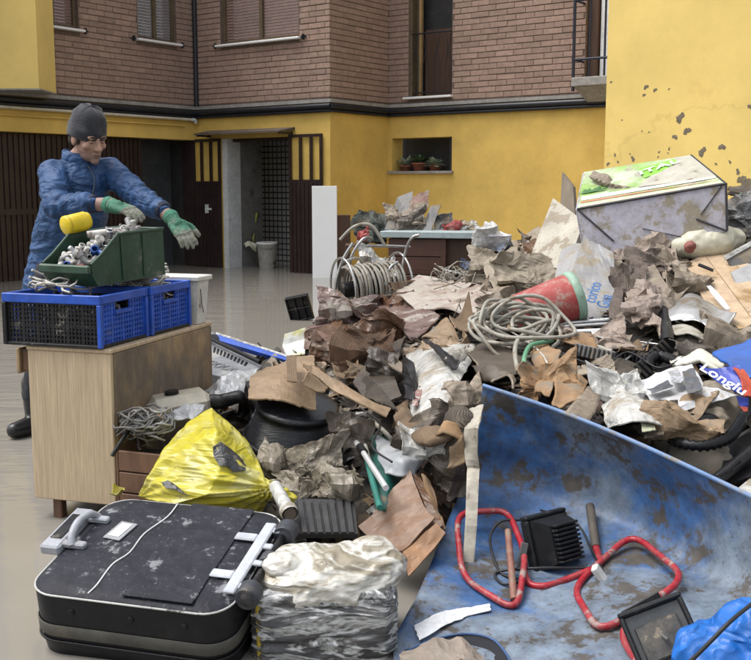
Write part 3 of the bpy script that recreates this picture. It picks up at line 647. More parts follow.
# ------------------------------------------------------------------ blue crates
mBLUE = M('blue_crate_plastic', (.018, .085, .46), .45, .15, 8, mud=.24, muds=12, mudcol=(.13,.15,.20), film=.25, bump=.05)
mBLACKP = M('black_crate_plastic', (.014, .014, .016), .5, .3, 8, spec=.3, mud=.30, muds=14, mudcol=(.15,.14,.12), film=.15, bump=.1)
mCABW = M('pale_cable', (.52,.50,.46), .5, .2, 9, mud=.3, muds=14); mCABG = M('grey_cable', (.16,.155,.15), .55, .3, 9, mud=.3, muds=14); mCABK = M('black_cable', (.018,.018,.02), .5, .3, 9, mud=.1, muds=14)
def crate(x0, y0, z0, W, D, H, label, grp, M0, dark_front=True):
    t = thing('plastic_crate', label, 'crate', M0 @ V((x0+W/2, y0+D/2, z0)), grp)
    def panel(u0, u1, mat, fn, bars, rows, handle=None, band=False):
        q = MB(); q.m = M0
        def bx(ua, ub, za, zb, t0=.0, t1=.008):
            a, b = fn(ua, t0), fn(ub, t1); q.box(min(a[0], b[0]), max(a[0], b[0]), min(a[1], b[1]), max(a[1], b[1]), za, zb)
        for i in range(bars+1):
            c = u0+(u1-u0)*i/bars; wd = .007 if i % 4 == 0 else .0032
            if handle and handle[0] < c < handle[1]: bx(c-wd, c+wd, z0+.01, handle[2])
            else: bx(c-wd, c+wd, z0+.01, z0+H-.028)
        for j in range(rows+1):
            zc = z0+.012+(H-.05)*j/rows; hh = .008 if (band and j == rows//2) else .0035
            if handle and handle[2] < zc: bx(u0, handle[0], zc-hh, zc+hh, .001, .007); bx(handle[1], u1, zc-hh, zc+hh, .001, .007)
            else: bx(u0, u1, zc-hh, zc+hh, .001, .007+(.004 if hh > .005 else 0))
        if handle: bx(handle[0]-.006, handle[1]+.006, handle[2]-.008, handle[2]+.006, -.006, .012)
        return q.build('side_panel', mat, t)
    lm = mBLACKP if dark_front else mBLUE
    panel(x0+.012, x0+W-.012, lm, lambda u, k: (u, y0+.004+k), 24, 9, None, True); panel(x0+.012, x0+W-.012, lm, lambda u, k: (u, y0+D-.012+k), 24, 9)
    hz = z0+H-.075; hc = y0+D/2
    panel(y0+.012, y0+D-.012, mBLUE, lambda u, k: (x0+.003+k, u), 16, 8, (hc-.055, hc+.055, hz)); panel(y0+.012, y0+D-.012, mBLUE, lambda u, k: (x0+W-.011+k, u), 16, 8, (hc-.055, hc+.055, hz))
    q = MB(); q.m = M0; e = .016
    q.bbox(x0-e/2, x0+W+e/2, y0-e/2, y0+e/2, z0+H-.036, z0+H, .003); q.bbox(x0-e/2, x0+W+e/2, y0+D-e/2, y0+D+e/2, z0+H-.036, z0+H, .003)
    q.bbox(x0-e/2, x0+e/2, y0+e/2, y0+D-e/2, z0+H-.034, z0+H-.001, .003); q.bbox(x0+W-e/2, x0+W+e/2, y0+e/2, y0+D-e/2, z0+H-.034, z0+H-.001, .003); q.build('rim', mBLUE, t)
    for xx in (x0, x0+W):
        for yy in (y0, y0+D): q = MB(); q.m = M0; q.bbox(xx-.009, xx+.009, yy-.009, yy+.009, z0+.002, z0+H-.037, .002); q.build('corner_post', mBLUE if xx == x0 else lm, t)
    q = MB(); q.m = M0; q.bbox(x0-.006, x0+W+.006, y0-.006, y0+D+.006, z0, z0+.012, .002); q.build('base', lm, t)
    return t
CH = .205; ZC = CZ1+.002
crate(.035, -.012, ZC, .425, .345, CH, 'blue folding crate with black front lattice under the green bin', 'crates on the cabinet', CM)
crate(.028, .365, ZC, .40, .335, CH, 'blue folding crate heaped with pale cable between green bin and white tub', 'crates on the cabinet', CM)
def tangle(q, c, ext, n, r, loops=1.5, rad=(.03,.09), seg=5, flat_=.5):
    for i in range(n):
        o = V((random.uniform(-1,1)*ext[0], random.uniform(-1,1)*ext[1], random.uniform(-1,1)*ext[2]))+V(c); rr = random.uniform(*rad)
        ax = Euler((random.gauss(0,flat_), random.gauss(0,flat_), random.uniform(0,6.3))).to_matrix(); L = random.uniform(.5, loops); k = int(10*L)+4; pts = []
        for j in range(k):
            a = 2*PI*L*j/(k-1); g = rr*(1+.15*math.sin(a*1.7+i)); pts.append(o+ax @ V((g*math.cos(a), g*.75*math.sin(a), .012*math.sin(a*2.3+i)+.006*a)))
        q.tube(pts, r*random.uniform(.8, 1.2), seg)
def tangled(name, label, cat, c, ext, n, r, mat, grp=None, M0=None, kind=None, **kw):
    q = MB(); c2 = (M0 @ V(c)) if M0 else V(c); tangle(q, c2, ext, n, r, **kw); return tag(q.build(name, mat, None, fix=False), label, cat, grp, kind)
tangled('cable_tangle', 'dark tangle of thin cables filling the front blue crate', 'cable', (.245,.16,ZC+.10), (.12,.10,.05), 46, .0045, mCABG, None, CM, rad=(.03,.075))
tangled('cable_tangle', 'loose pale cables sticking out under the green bin', 'cable', (.25,.13,ZC+CH+.008), (.12,.09,.008), 9, .0045, mCABW, None, CM, rad=(.05,.10), flat_=.12)
tangled('cable_coil', 'heap of coiled white cable in the blue crate beside white tub', 'cable', (.19,.54,ZC+CH+.015), (.07,.06,.025), 24, .0050, mCABW, None, CM, rad=(.05,.10), loops=2.5, flat_=.3)
tangled('cable_tangle', 'dark cables low in the blue crate beside white tub', 'cable', (.22,.53,ZC+.09), (.12,.09,.05), 40, .0045, mCABG, None, CM, rad=(.03,.07))
# white tub
t = thing('plastic_tub', 'white plastic tub with dark scratch at far end of the cabinet', 'tub', CM @ V((.10,.80,ZC)))
q = MB(); q.m = CM; x0, x1, y0, y1 = .0, .22, .735, .845; e = .012
q.hexa([(x0+e,y0+e,ZC),(x1-e,y0+e,ZC),(x1-e,y1-e,ZC),(x0+e,y1-e,ZC),(x0,y0,ZC+.195),(x1,y0,ZC+.195),(x1,y1,ZC+.195),(x0,y1,ZC+.195)])
mWP = M('white_plastic', (.62,.62,.58), .45, .08, 9, mud=.2, muds=9); b = q.build('body', mWP, t)
q = MB(); q.m = CM; q.bbox(x0-.014, x1+.014, y0-.014, y1+.014, ZC+.196, ZC+.218, .004); q.build('rim', mWP, t)
MB().tube([CM @ V((-.001,.785,ZC+.05)), CM @ V((-.003,.765,ZC+.10)), CM @ V((-.004,.755,ZC+.16))], .002, 5).build('scratch', mCABK, b)
# ------------------------------------------------------------------ green storage bin
mGRN = M('dark_green_plastic', (.018, .056, .032), .42, .2, 8, mud=.28, muds=11, mudcol=(.13,.14,.11), film=.25)
BX = (P(29,270,4.17)-P(91,283,4.02)); BX.z = 0; BX.normalize(); BYv = V((-BX.y, BX.x, 0)); BYv = BYv if BYv.y > 0 else -BYv
zB = ZC+CH+.022
tilt = Matrix.Rotation(R(0), 4, 'X')
GMx = Matrix((BX, BYv, V((0,0,1)))).transposed().to_4x4(); GMx.translation = V((P(93,283,4.03).x, P(93,283,4.03).y, zB)); GMx = GMx @ Matrix.Rotation(R(2.5), 4, 'X')
BIN = thing('storage_bin', 'dark green open fronted bin heaped with fittings in front of worker', 'bin', GMx @ V((.13,.2,0)))
W_, D_, H_, T_ = .255, .44, .19, .006
def slab(name, poly, ax, t0, t1):                   # polygon in the other two axes, thick along ax
    q = MB(); q.m = GMx; n = len(poly)
    mk = (lambda p, t: (t, p[0], p[1])) if ax == 'x' else ((lambda p, t: (p[0], t, p[1])) if ax == 'y' else (lambda p, t: (p[0], p[1], t)))
    vs = [mk(p, t0) for p in poly]+[mk(p, t1) for p in poly]
    q.add(vs, [tuple(range(n)), tuple(range(2*n-1, n-1, -1))]+[(i, (i+1) % n, n+(i+1) % n, n+i) for i in range(n)]); return q.build(name, mGRN, BIN)
sidep = [(.03,0),(D_,0),(D_,H_),(.16,H_),(.055,.115),(.0,.085),(.0,.045)]
slab('side_wall', sidep, 'x', 0, T_); slab('side_wall', sidep, 'x', W_-T_, W_)
slab('floor', [(T_,.03),(W_-T_,.03),(W_-T_,D_-T_),(T_,D_-T_)], 'z', .0, T_)
slab('back_wall', [(T_,T_),(W_-T_,T_),(W_-T_,H_),(T_,H_)], 'y', D_-T_, D_-.001)
q = MB(); q.m = GMx; q.hexa([(T_,.03,.0),(W_-T_,.03,.0),(W_-T_,.036,.0),(T_,.036,.0),(T_,-.012,.06),(W_-T_,-.012,.06),(W_-T_,-.004,.06),(T_,-.004,.06)])
q.bbox(-.004, W_+.004, -.024, -.005, .052, .088, .006); q.build('front_lip', mGRN, BIN)
q = MB(); q.m = GMx
for xx in (-.005, W_-.009): q.bbox(xx, xx+.014, .155, D_+.006, H_-.002, H_+.011, .003); q.tube([(xx+.007,.16,H_+.004), (xx+.007,.055,.120), (xx+.007,-.002,.088)], .007, 6)
q.bbox(-.005, W_+.005, D_-.008, D_+.006, H_-.002, H_+.010, .003); q.build('rim', mGRN, BIN)
for yy in (.17,.30):
    for xx in (-.006, W_): q = MB(); q.m = GMx; q.bbox(xx, xx+.006, yy, yy+.010, .01, H_-.004, .002); q.build('rib', mGRN, BIN)

# fittings in the bin
fits = [M('grey_fitting', (.24,.24,.245), .4, .2, 20, mud=.4, muds=25), M('white_fitting', (.58,.57,.54), .4, .15, 20, mud=.38, muds=25), M('dark_fitting', (.05,.05,.055), .4, .3, 20, mud=.2, muds=25),
        M('blue_fitting', (.04,.12,.42), .4, .2, 20, mud=.15, muds=25), M('red_fitting', (.36,.04,.04), .4, .2, 20, mud=.15, muds=25), M('steel_fitting', (.45,.45,.46), .28, .2, 20, metal=.9, mud=.2, muds=25)]
FITLAB = 'small mud-spotted pipe fitting jumbled in the dark green bin'
random.seed(11)
def fitting(p, kind, mat, rot, s=1.):
    q = MB(); q.m = Matrix.Translation(p) @ Euler(rot).to_matrix().to_4x4() @ Matrix.Scale(s, 4)
    if kind == 0: q.lathe([(.013,-.05),(.017,-.05),(.017,-.035),(.0145,-.033),(.0145,.033),(.017,.035),(.017,.05),(.013,.05),(.012,-.05)], 12)
    elif kind == 1:
        q.tube([(.0,0,-.04),(0,0,-.005),(.006,0,.012),(.02,0,.022),(.05,0,.024)], .014, 10); q.tube([(.038,0,.024),(.055,0,.024)], .018, 10); q.tube([(0,0,-.045),(0,0,-.03)], .018, 10)
    elif kind == 2: q.lathe([(.0,-.02),(.02,-.02),(.022,.005),(.012,.012),(.012,.03),(.0,.03)], 12)
    else:
        q.tube([(0,0,-.045),(0,0,.045)], .013, 10); q.tube([(0,0,0),(.04,0,0)], .013, 10); q.tube([(.03,0,0),(.042,0,0)], .017, 10)
    nm_ = mat.name.split('_')[0]; return tag(q.build('pipe_fitting', mat), '%s %s fitting jumbled with others in the dark green bin' % (nm_, ('straight', 'elbow', 'stubby cap', 'tee')[kind]), 'pipe fitting', 'fittings in the green bin')
for i in range(100):
    yy = random.uniform(.02, D_-.04); xx = random.uniform(.058, W_-.058); zz = .035+.30*yy*min(1, 1.1)+random.uniform(-.012, .035)+.03*math.sin(PI*xx/W_)
    fitting(GMx @ V((xx, yy, min(zz, .215))), random.choice((0,0,1,2,3)), random.choice([fits[0]]*4+[fits[1]]*5+[fits[2]]*2+[fits[3], fits[4], fits[5], fits[5]]), (random.uniform(0,6), random.uniform(0,6), random.uniform(0,6)), random.uniform(.6, .98))
q = MB(); a = GMx @ V((W_*.78,.20,.185)); q.tube([a, a+V((.10,.02,.012))], .0125*1.2, 12); tag(q.build('white_tube', fits[1]), 'clean white plastic tube across the front of bin contents', 'tube')
# yellow can lying on top
p = P(64.5,226,4.28); e = P(88,220,4.36); ax = (e-p); Lc = ax.length
ycm = frame(p, ax.cross(V((0,0,1))), V((0,0,1)).cross(ax).cross(ax)*-1, ax)
YC = thing('yellow_can', 'bright yellow cylindrical can lying on top of the green bin', 'can', (p+e)/2)
q = MB(); q.m = ycm; q.lathe([(.0,0),(.036,.0),(.040,.004),(.040,Lc*.86),(.034,Lc*.92),(.034,Lc),(0,Lc)], 20); q.build('body', M('yellow_plastic', (.72,.53,.015), .35, .06, 9, mud=.05), YC)
q = MB(); q.m = ycm; q.lathe([(.041,.010),(.0415,.014),(.041,.018)], 20); q.build('rim_band', M('yellow_band', (.55,.40,.02), .4), YC)
# ------------------------------------------------------------------ the mound of rubbish: a heightfield fitted through places read off the photograph
CT = [(270,655,2.95),(330,600,3.25),(400,655,2.95),(300,480,3.95),(300,400,4.7),(300,352,5.6),(335,325,6.5),(400,480,3.75),(400,400,4.4),(400,340,5.2),(420,300,6.1),(430,282,7.1),
      (500,385,4.1),(500,340,4.8),(500,300,5.6),(510,262,6.6),(510,238,7.6),(640,440,3.65),(640,390,4.1),(640,330,4.8),(640,280,5.4),(650,245,6.0),(655,215,6.9),
      (751,480,3.4),(751,400,3.9),(751,340,4.5),(751,280,5.2),(751,232,6.2),(751,200,7.2),(215,400,4.9),(215,365,5.6),(180,430,4.4),(200,500,3.7),(570,360,4.45),(570,300,5.2),(580,255,6.2)]
_pts = [P(*c)-V((0,0,.07)) for c in CT]
_raw = [(-1.15,3.3,-.1),(-.95,5.4,-.05),(-.95,6.4,-.08),(-.7,7.4,-.1),(-.35,8.6,-.1),(.3,9.6,-.1),(1.4,10.4,.1),(2.8,9.4,.6),(3.4,8,.7),(2.6,6,.8),(2.1,4.4,.4),(1.7,3.2,.3),(3.2,5,.5),(-.2,9.3,-.1),(.8,10,.0),(-1.2,4.4,-.1),(-1.3,5.6,-.1)]
_C = np.array([[p.x, p.y, p.z] for p in _pts]+[list(r) for r in _raw])
def _phi(d2): return np.where(d2 > 1e-12, d2*np.log(np.maximum(d2, 1e-12)), 0)
n = len(_C); A_ = np.zeros((n+3, n+3)); d2 = ((_C[:,None,:2]-_C[None,:,:2])**2).sum(2); A_[:n,:n] = _phi(d2)+np.eye(n)*.02; A_[:n,n] = 1; A_[:n,n+1:n+3] = _C[:,:2]; A_[n,:n] = 1; A_[n+1:n+3,:n] = _C[:,:2].T
_w = np.linalg.solve(A_, np.concatenate([_C[:,2], [0,0,0]]))
def mz_np(x, y):
    d = (x[...,None]-_C[:,0])**2+(y[...,None]-_C[:,1])**2
    z = _phi(d) @ _w[:n]+_w[n]+_w[n+1]*x+_w[n+2]*y
    yr = np.interp(x, [.385,.63,.85,1.07,1.5], [3.78,3.72,3.46,3.08,2.5]); t = np.clip((y-yr-.04)/.30, 0, 1); s = t*t*(3-2*t); s = np.where(x > .18, s, np.clip((.18-x)/.15+s, 0, 1))
    return -.15+(z+.15)*s
def mz(x, y): return float(mz_np(np.array(x), np.array(y)))
_cache = {}
_ys = np.linspace(2.6, 10.5, 800)
def D(px, py):
    k = (round(px), round(py))
    if k not in _cache:
        d = ray(*k); t = _ys/d.y; x = d.x*t; z = CAMH+d.z*t; g = z-mz_np(x, _ys); hit = np.where(g <= 0)[0]
        _cache[k] = float(_ys[hit[0]] if len(hit) else _ys[int(np.argmin(g))])
    return _cache[k]
def X(px, py, off=0., Y=None): return P(px, py, (Y if Y else D(px, py))+off)
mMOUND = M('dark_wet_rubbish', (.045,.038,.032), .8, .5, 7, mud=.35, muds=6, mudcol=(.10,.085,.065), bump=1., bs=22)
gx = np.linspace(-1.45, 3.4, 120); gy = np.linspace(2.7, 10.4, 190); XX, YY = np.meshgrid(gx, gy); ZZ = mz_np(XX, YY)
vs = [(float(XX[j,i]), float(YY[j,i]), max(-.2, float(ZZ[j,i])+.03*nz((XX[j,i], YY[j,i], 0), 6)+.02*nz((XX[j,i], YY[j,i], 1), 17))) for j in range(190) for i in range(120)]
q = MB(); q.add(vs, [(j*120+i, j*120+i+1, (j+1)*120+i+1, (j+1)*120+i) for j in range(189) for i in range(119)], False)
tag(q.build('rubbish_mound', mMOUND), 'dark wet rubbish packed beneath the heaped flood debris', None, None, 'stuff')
# ------------------------------------------------------------------ sheets, cartons, tubes
def sheet(name, rows, mat, label=None, cat=None, cr=.012, nc=7, t=.003, sm=False, res=9, rag=.0, par=None, grp=None, fine=.007, seed=None, absY=False, edge=.16):
    if par is not None: edge = min(edge, .05); fine = min(fine, .010)
    rnd = random.Random(seed if seed is not None else zlib.crc32((name+str(label)+str(rows[0][0])).encode()) % 99991)
    ctl = [[(p if isinstance(p, Vector) else (P(*p) if absY else X(p[0], p[1], (p[2] if len(p) > 2 else 0)-.05))) for p in r] for r in rows]
    def sub(line):
        if sm and len(line) > 2: return cat_rom(line, res)
        out = []
        for a, b in zip(line, line[1:]): out += [a.lerp(b, k/res) for k in range(res)]
        return out+[line[-1]]
    g = [sub(r) for r in ctl]; cols = list(zip(*g)); cols = [sub(list(c)) for c in cols]; g = [list(r) for r in zip(*cols)]
    nr, ncl = len(g), len(g[0])
    us = [[0.]*ncl for _ in range(nr)]; vs_ = [[0.]*ncl for _ in range(nr)]
    for j in range(nr):
        for i in range(1, ncl): us[j][i] = us[j][i-1]+(g[j][i]-g[j][i-1]).length
    for j in range(1, nr):
        for i in range(ncl): vs_[j][i] = vs_[j-1][i]+(g[j][i]-g[j-1][i]).length
    Um, Vm = max(us[nr//2]), max(max(r) for r in vs_)
    cre = []
    for _ in range(nc):
        a = rnd.uniform(0, PI); cre.append((math.cos(a), math.sin(a), rnd.uniform(.1, .9)*Um, rnd.uniform(.1, .9)*Vm, rnd.uniform(-1, 1)))
    size = max(Um, Vm, .05); cen = g[nr//2][ncl//2]; ba_ = rnd.uniform(0, PI); bca, bsa = math.cos(ba_), math.sin(ba_); bend = rnd.choice((-1, 1))*rnd.uniform(.05, .20)*size*edge/.16
    def nrm(j, i):
        a = g[j][min(i+1, ncl-1)]-g[j][max(i-1, 0)]; b = g[min(j+1, nr-1)][i]-g[max(j-1, 0)][i]; n_ = a.cross(b); return n_.normalized() if n_.length > 1e-10 else V((0,0,1))
    N1 = [[nrm(j, i) for i in range(ncl)] for j in range(nr)]
    flip = -1 if N1[nr//2][ncl//2].dot(EYE-g[nr//2][ncl//2]) < 0 else 1
    pts = []
    for j in range(nr):
        for i in range(ncl):
            u, v = us[j][i], vs_[j][i]; h = 0
            for (ca, sa, cu, cv, am) in cre: h += am*(abs((u-cu)*ca+(v-cv)*sa)/size-.25)
            h = h*cr*(7.0 if cr >= .02 else 3.5)/math.sqrt(max(1, nc))
            p = g[j][i]
            if fine:
                fa = min(fine, size*.06); h += fa*.9*nz(p, 8, 1)+fa*1.25*(ridge((p.x*.8+p.z*.5, p.y, p.z*1.3), 10, 2)-.4)+fa*.35*(ridge((p.x*1.2-p.z*.6, p.y, p.z), 24, 4)-.4)
            if edge: h += bend*((u/max(Um,.01)-.5)*bca+(v/max(Vm,.01)-.5)*bsa)**2
            if edge:
                th = math.atan2(v/max(Vm,.01)-.5, u/max(Um,.01)-.5); sd_ = Um*31+Vm*17; k_ = edge*(.5+.5*noise.noise(V((math.cos(th)*1.3+sd_, math.sin(th)*1.3, 0))))+edge*.5*(noise.noise(V((math.cos(th)*4.2+sd_, math.sin(th)*4.2, 3))))+edge*.25*noise.noise(V((math.cos(th)*13+sd_, math.sin(th)*13, 5)))
                p = p+(cen-p)*k_
            p = p+N1[j][i]*flip*h
            if rag and (j in (0, nr-1) or i in (0, ncl-1)):
                c = g[nr//2][ncl//2]; p = p+(c-p).normalized()*rag*rnd.uniform(0, 1)
            pts.append(p)
    G2 = [pts[j*ncl:(j+1)*ncl] for j in range(nr)]; g = G2
    N2 = [[nrm(j, i) for i in range(ncl)] for j in range(nr)]
    back = [g[j][i]-N2[j][i]*flip*t for j in range(nr) for i in range(ncl)]; m = nr*ncl
    fs = []; uvs = {}
    for j in range(nr-1):
        for i in range(ncl-1):
            a, b, c, d = j*ncl+i, j*ncl+i+1, (j+1)*ncl+i+1, (j+1)*ncl+i; fs += [(a, b, c, d), (m+d, m+c, m+b, m+a)]
    for i in range(ncl-1): fs += [(i+1, i, m+i, m+i+1), ((nr-1)*ncl+i, (nr-1)*ncl+i+1, m+(nr-1)*ncl+i+1, m+(nr-1)*ncl+i)]
    for j in range(nr-1): fs += [(j*ncl, (j+1)*ncl, m+(j+1)*ncl, m+j*ncl), ((j+1)*ncl+ncl-1, j*ncl+ncl-1, m+j*ncl+ncl-1, m+(j+1)*ncl+ncl-1)]
    q = MB(); q.add(pts+back, fs, sm)
    o = q.build(name, mat, par)
    ul = o.data.uv_layers.new(); fu = [us[j][i] for j in range(nr) for i in range(ncl)]*2; fv = [vs_[j][i] for j in range(nr) for i in range(ncl)]*2
    for lp in o.data.loops: ul.data[lp.index].uv = (fu[lp.vertex_index], fv[lp.vertex_index])
    if label: tag(o, label, cat, grp)
    return o
def text_on(body, M4, size, mat, par, sq=1.):
    cu = bpy.data.curves.new('lettering', 'FONT'); cu.body = body; cu.size = size; cu.extrude = .0006; cu.align_x = 'CENTER'; cu.align_y = 'CENTER'; cu.offset = size*.018
    o = bpy.data.objects.new('t', cu); COL.objects.link(o); dg = bpy.context.evaluated_depsgraph_get(); me = bpy.data.meshes.new_from_object(o.evaluated_get(dg)); bpy.data.objects.remove(o)
    me.transform(Matrix.Translation(-root_loc(par)) @ M4 @ Matrix.Diagonal((sq,1,1,1))); me.materials.clear(); me.materials.append(mat); me.name = 'lettering'
    ob = bpy.data.objects.new('lettering', me); COL.objects.link(ob); ob.parent = par; return ob
def quadframe(tl, tr, bl, lift=.004):                # frame on a flat quad: x along top edge, y up
    x = (tr-tl).normalized(); y = (tl-bl); z = x.cross(y).normalized(); y = z.cross(x); m = Matrix((x, y, z)).transposed().to_4x4(); return m, z*lift
def hose(name, pts, r, mat, label, cat, par=None, seg=8, sub=6, ribs=0, grp=None):
    p = cat_rom(pts, sub); 
    if ribs:
        out = []; tot = sum((b-a).length for a, b in zip(p, p[1:])); nn = int(tot/ribs); acc = 0; k = 0; L = [0]
        for a, b in zip(p, p[1:]): L.append(L[-1]+(b-a).length)
        for i in range(nn+1):
            s = tot*i/nn
            while k < len(L)-2 and L[k+1] < s: k += 1
            f = (s-L[k])/max(1e-9, L[k+1]-L[k]); out.append(p[k].lerp(p[k+1], f))
        p = out; rr = [r*(1 if i % 2 else .66) for i in range(len(p))]
    else: rr = r
    o = MB().tube(p, rr, seg).build(name, mat, par, fix=False)
    return tag(o, label, cat, grp) if label else o
def board(name, tl, tr, br, bl, t, mat, label=None, cat=None, par=None, grp=None):
    n_ = (tr-tl).cross(bl-tl).normalized(); n_ = n_ if n_.dot(EYE-tl) > 0 else -n_
    q = MB(); q.hexa([tl-n_*t, tr-n_*t, br-n_*t, bl-n_*t, tl, tr, br, bl]); o = q.build(name, mat, par); return tag(o, label, cat, grp) if label else o
MUDL = (.29,.24,.18)
cTAN = M('tan_cardboard', (.26,.178,.105), .55, .22, 6, crink=.25, crs=7, mud=.36, muds=5, mudcol=(.24,.185,.13), bump=.35, bs=34)
cTANW = M('tan_corrugated', (.30,.205,.125), .85, .2, 6, mud=.25, muds=5, mudcol=(.22,.17,.12), bump=.35, bs=34, wave=.9, waves=62)
cBRN = M('wet_brown_cardboard', (.105,.052,.028), .36, .3, 5, crink=.3, crs=7, mud=.32, muds=6, mudcol=(.22,.175,.135), bump=.2, bs=26)
cBRNW = M('wet_brown_corrugated', (.145,.080,.045), .65, .3, 5, mud=.18, muds=6, bump=.2, wave=1., waves=58)
cMAU = M('mauve_wet_cardboard', (.145,.088,.075), .30, .25, 5, crink=.2, crs=6, mud=.42, muds=4, mudcol=(.30,.265,.23), bump=.2, bs=26)
cGRY = M('grey_muddy_cardboard', (.195,.155,.115), .52, .22, 6, crink=.4, crs=8, mud=.45, muds=5, mudcol=MUDL, bump=.35, bs=34)
cGRYW = M('grey_corrugated', (.225,.182,.14), .6, .2, 6, mud=.30, muds=5, bump=.2, wave=1., waves=62)
cDRK = M('dark_soaked_cardboard', (.070,.055,.042), .42, .3, 5, mud=.25, muds=5, mudcol=(.16,.13,.10), bump=.2)
cDRKW = M('dark_soaked_corrugated', (.105,.085,.065), .7, .3, 5, mud=.2, muds=5, bump=.2, wave=1., waves=60)
cPNK = M('pinkish_muddy_paper', (.275,.215,.18), .55, .2, 5, crink=.5, crs=8, mud=.42, muds=5, mudcol=(.30,.245,.19), bump=.25)
cPNKW = M('pinkish_corrugated', (.235,.182,.155), .6, .2, 6, mud=.3, muds=5, bump=.2, wave=1., waves=52)
cORG = M('orange_tan_card', (.30,.180,.090), .75, .25, 8, mud=.40, muds=9, bump=.15)
CLOTH = M('muddy_canvas', (.29,.245,.185), .65, .2, 5, crink=.5, crs=7, mud=.4, muds=4, mudcol=(.235,.20,.15), bump=.35, bs=20)
WPL = M('dirty_white_plastic', (.52,.52,.50), .24, .12, 5, crink=.5, crs=9, mud=.42, muds=5, mudcol=(.30,.26,.20), bump=.2, bs=18)
PAPW = M('white_printed_paper', (.54,.55,.57), .45, .1, 6, crink=.3, crs=8, mud=.32, muds=6, mudcol=(.35,.31,.26), bump=.2, bs=20)
BLKP = M('black_plastic', (.010,.010,.012), .40, .3, 6, spec=.28, film=.15, mud=.25, muds=9, mudcol=(.13,.115,.095), bump=.15)
GRYP = M('grey_plastic', (.11,.113,.117), .45, .2, 6, mud=.42, muds=7, bump=.15)
PALEP = M('pale_plastic', (.56,.54,.42), .45, .1, 6, mud=.12, muds=9)
STEEL = M('scuffed_steel', (.50,.50,.50), .32, .15, 12, metal=.85, mud=.32, muds=14)
CHROME = M('bright_steel', (.80,.80,.81), .25, .06, 12, metal=.6, grime=.1, mud=.16, muds=14)
HOSEM = M('pale_grey_hose', (.33,.315,.27), .5, .15, 9, mud=.42, muds=12)
HOSEG = M('green_hose', (.10,.30,.17), .5, .15, 9, mud=.30, muds=14)
WOODG = M('weathered_wood', (.20,.165,.13), .85, .25, 6, stretch=(1,1,.2), mud=.3)
random.seed(5)
# ---- workbench with metal top at the back
wb = P(384,229,8.6); WZ = wb.z; fl_ = P(384,232,8.55); frt = P(470,230,8.35); 
WB = thing('workbench', 'brown plank workbench with pale metal top before the ochre wall', 'workbench', V((fl_.x, fl_.y, 0)))
bx_ = (frt-fl_); bx_.z = 0; Lw = bx_.length; bx_.normalize(); by_ = V((-bx_.y, bx_.x, 0)); WBM = Matrix((bx_, by_, V((0,0,1)))).transposed().to_4x4(); WBM.translation = V((fl_.x, fl_.y, 0)); zt = fl_.z
mWB = M('soaked_brown_plank', (.080,.036,.024), .5, .35, 5, stretch=(.3,1,2), mud=.14, muds=4, mudcol=(.13,.09,.07), bump=.2)
mZINC = M('pale_zinc_top', (.34,.41,.42), .45, .1, 6, mud=.30, muds=5, mudcol=(.27,.24,.20))
q = MB(); q.m = WBM; q.bbox(.035, Lw, .062, .085, .0, zt-.05, .004); q.build('backing', mWOODD, WB)
nb_ = 6; hh = (zt-.05)/nb_
for i in range(nb_):
    q = MB(); q.m = WBM; o_ = random.uniform(0,.008); q.bbox(.03, Lw*.72, .03-o_, .06, i*hh+.003, (i+1)*hh-.003, .004); q.build('plank', mWB, WB)
q = MB(); q.m = WBM; q.bbox(Lw*.72+.002, Lw+.02, .10, .5, .0, zt-.05, .006); q.build('side', mWB, WB)
q = MB(); q.m = WBM; q.bbox(Lw*.66, Lw*.72+.001, .015, .028, .0, zt-.05, .004); q.build('upright', mWB, WB)
q = MB(); q.m = WBM; q.bbox(.04, .08, .07, .55, .0, zt-.05, .004); q.build('side', mWB, WB)
q = MB(); q.m = WBM; q.bbox(-.03, Lw+.06, -.02, .60, zt-.045, zt+.008, .005); q.build('metal_top', mZINC, WB)
def wbp(u, v, z): return WBM @ V((u, v, zt+.009+z))
# bits on the bench
board('grey_panel_board', wbp(-.02,.50,.27), wbp(.10,.55,.32), wbp(.18,.30,.02), wbp(-.06,.22,.0), .012, GRYP, 'dark grey board leaning among junk on the workbench', 'board')
sheet('rusty_box_lid', [[wbp(.06,.5,.25), wbp(.24,.5,.36)], [wbp(.10,.35,.12), wbp(.30,.4,.18)]], M('red_brown_tin', (.13,.045,.035), .6, .3, 8, mud=.5), 'rust red tin lid topmost of junk on the workbench', 'lid', cr=.02)
sheet('grey_tile_pack', [[wbp(.03,.42,.16), wbp(.22,.45,.19)], [wbp(.08,.22,.03), wbp(.30,.25,.06)]], cGRY, 'grey folded board on left of the workbench top', 'board', cr=.02, t=.02)
board('grey_slab', wbp(.30,.40,.20), wbp(.38,.42,.21), wbp(.34,.25,.0), wbp(.25,.25,.0), .02, GRYP, 'narrow grey slab standing on the workbench beside red cloth', 'slab')
def wad(name, c, w_, h_, d_, mat, lb, cat, n_=11):      # a crumpled handful of sheet stuff, domed
    c = V(c); g_ = [[c+V(((i-2)/2*w_, (abs(i-2)+abs(j-2))*.22*d_-(.5*d_)-(j-2)*.28*h_, (2-j)/2*h_))+V((random.gauss(0,.12)*w_, random.gauss(0,.1)*d_, random.gauss(0,.12)*h_)) for i in range(5)] for j in range(5)]
    return sheet(name, g_, mat, lb, cat, cr=min(.05, w_*.4), nc=n_, t=.004, fine=min(.020, w_*.14), res=8, rag=.003, edge=.18)
wad('red_cloth', wbp(.50,.30,.03), .09, .045, .08, M('red_cloth', (.26,.03,.035), .8, .2, 8, mud=.35), 'small red cloth crumpled on the workbench', 'cloth')
wad('grey_bag', wbp(.42,.36,.05), .07, .06, .08, GRYP, 'small grey bag beside red cloth on the workbench', 'bag')
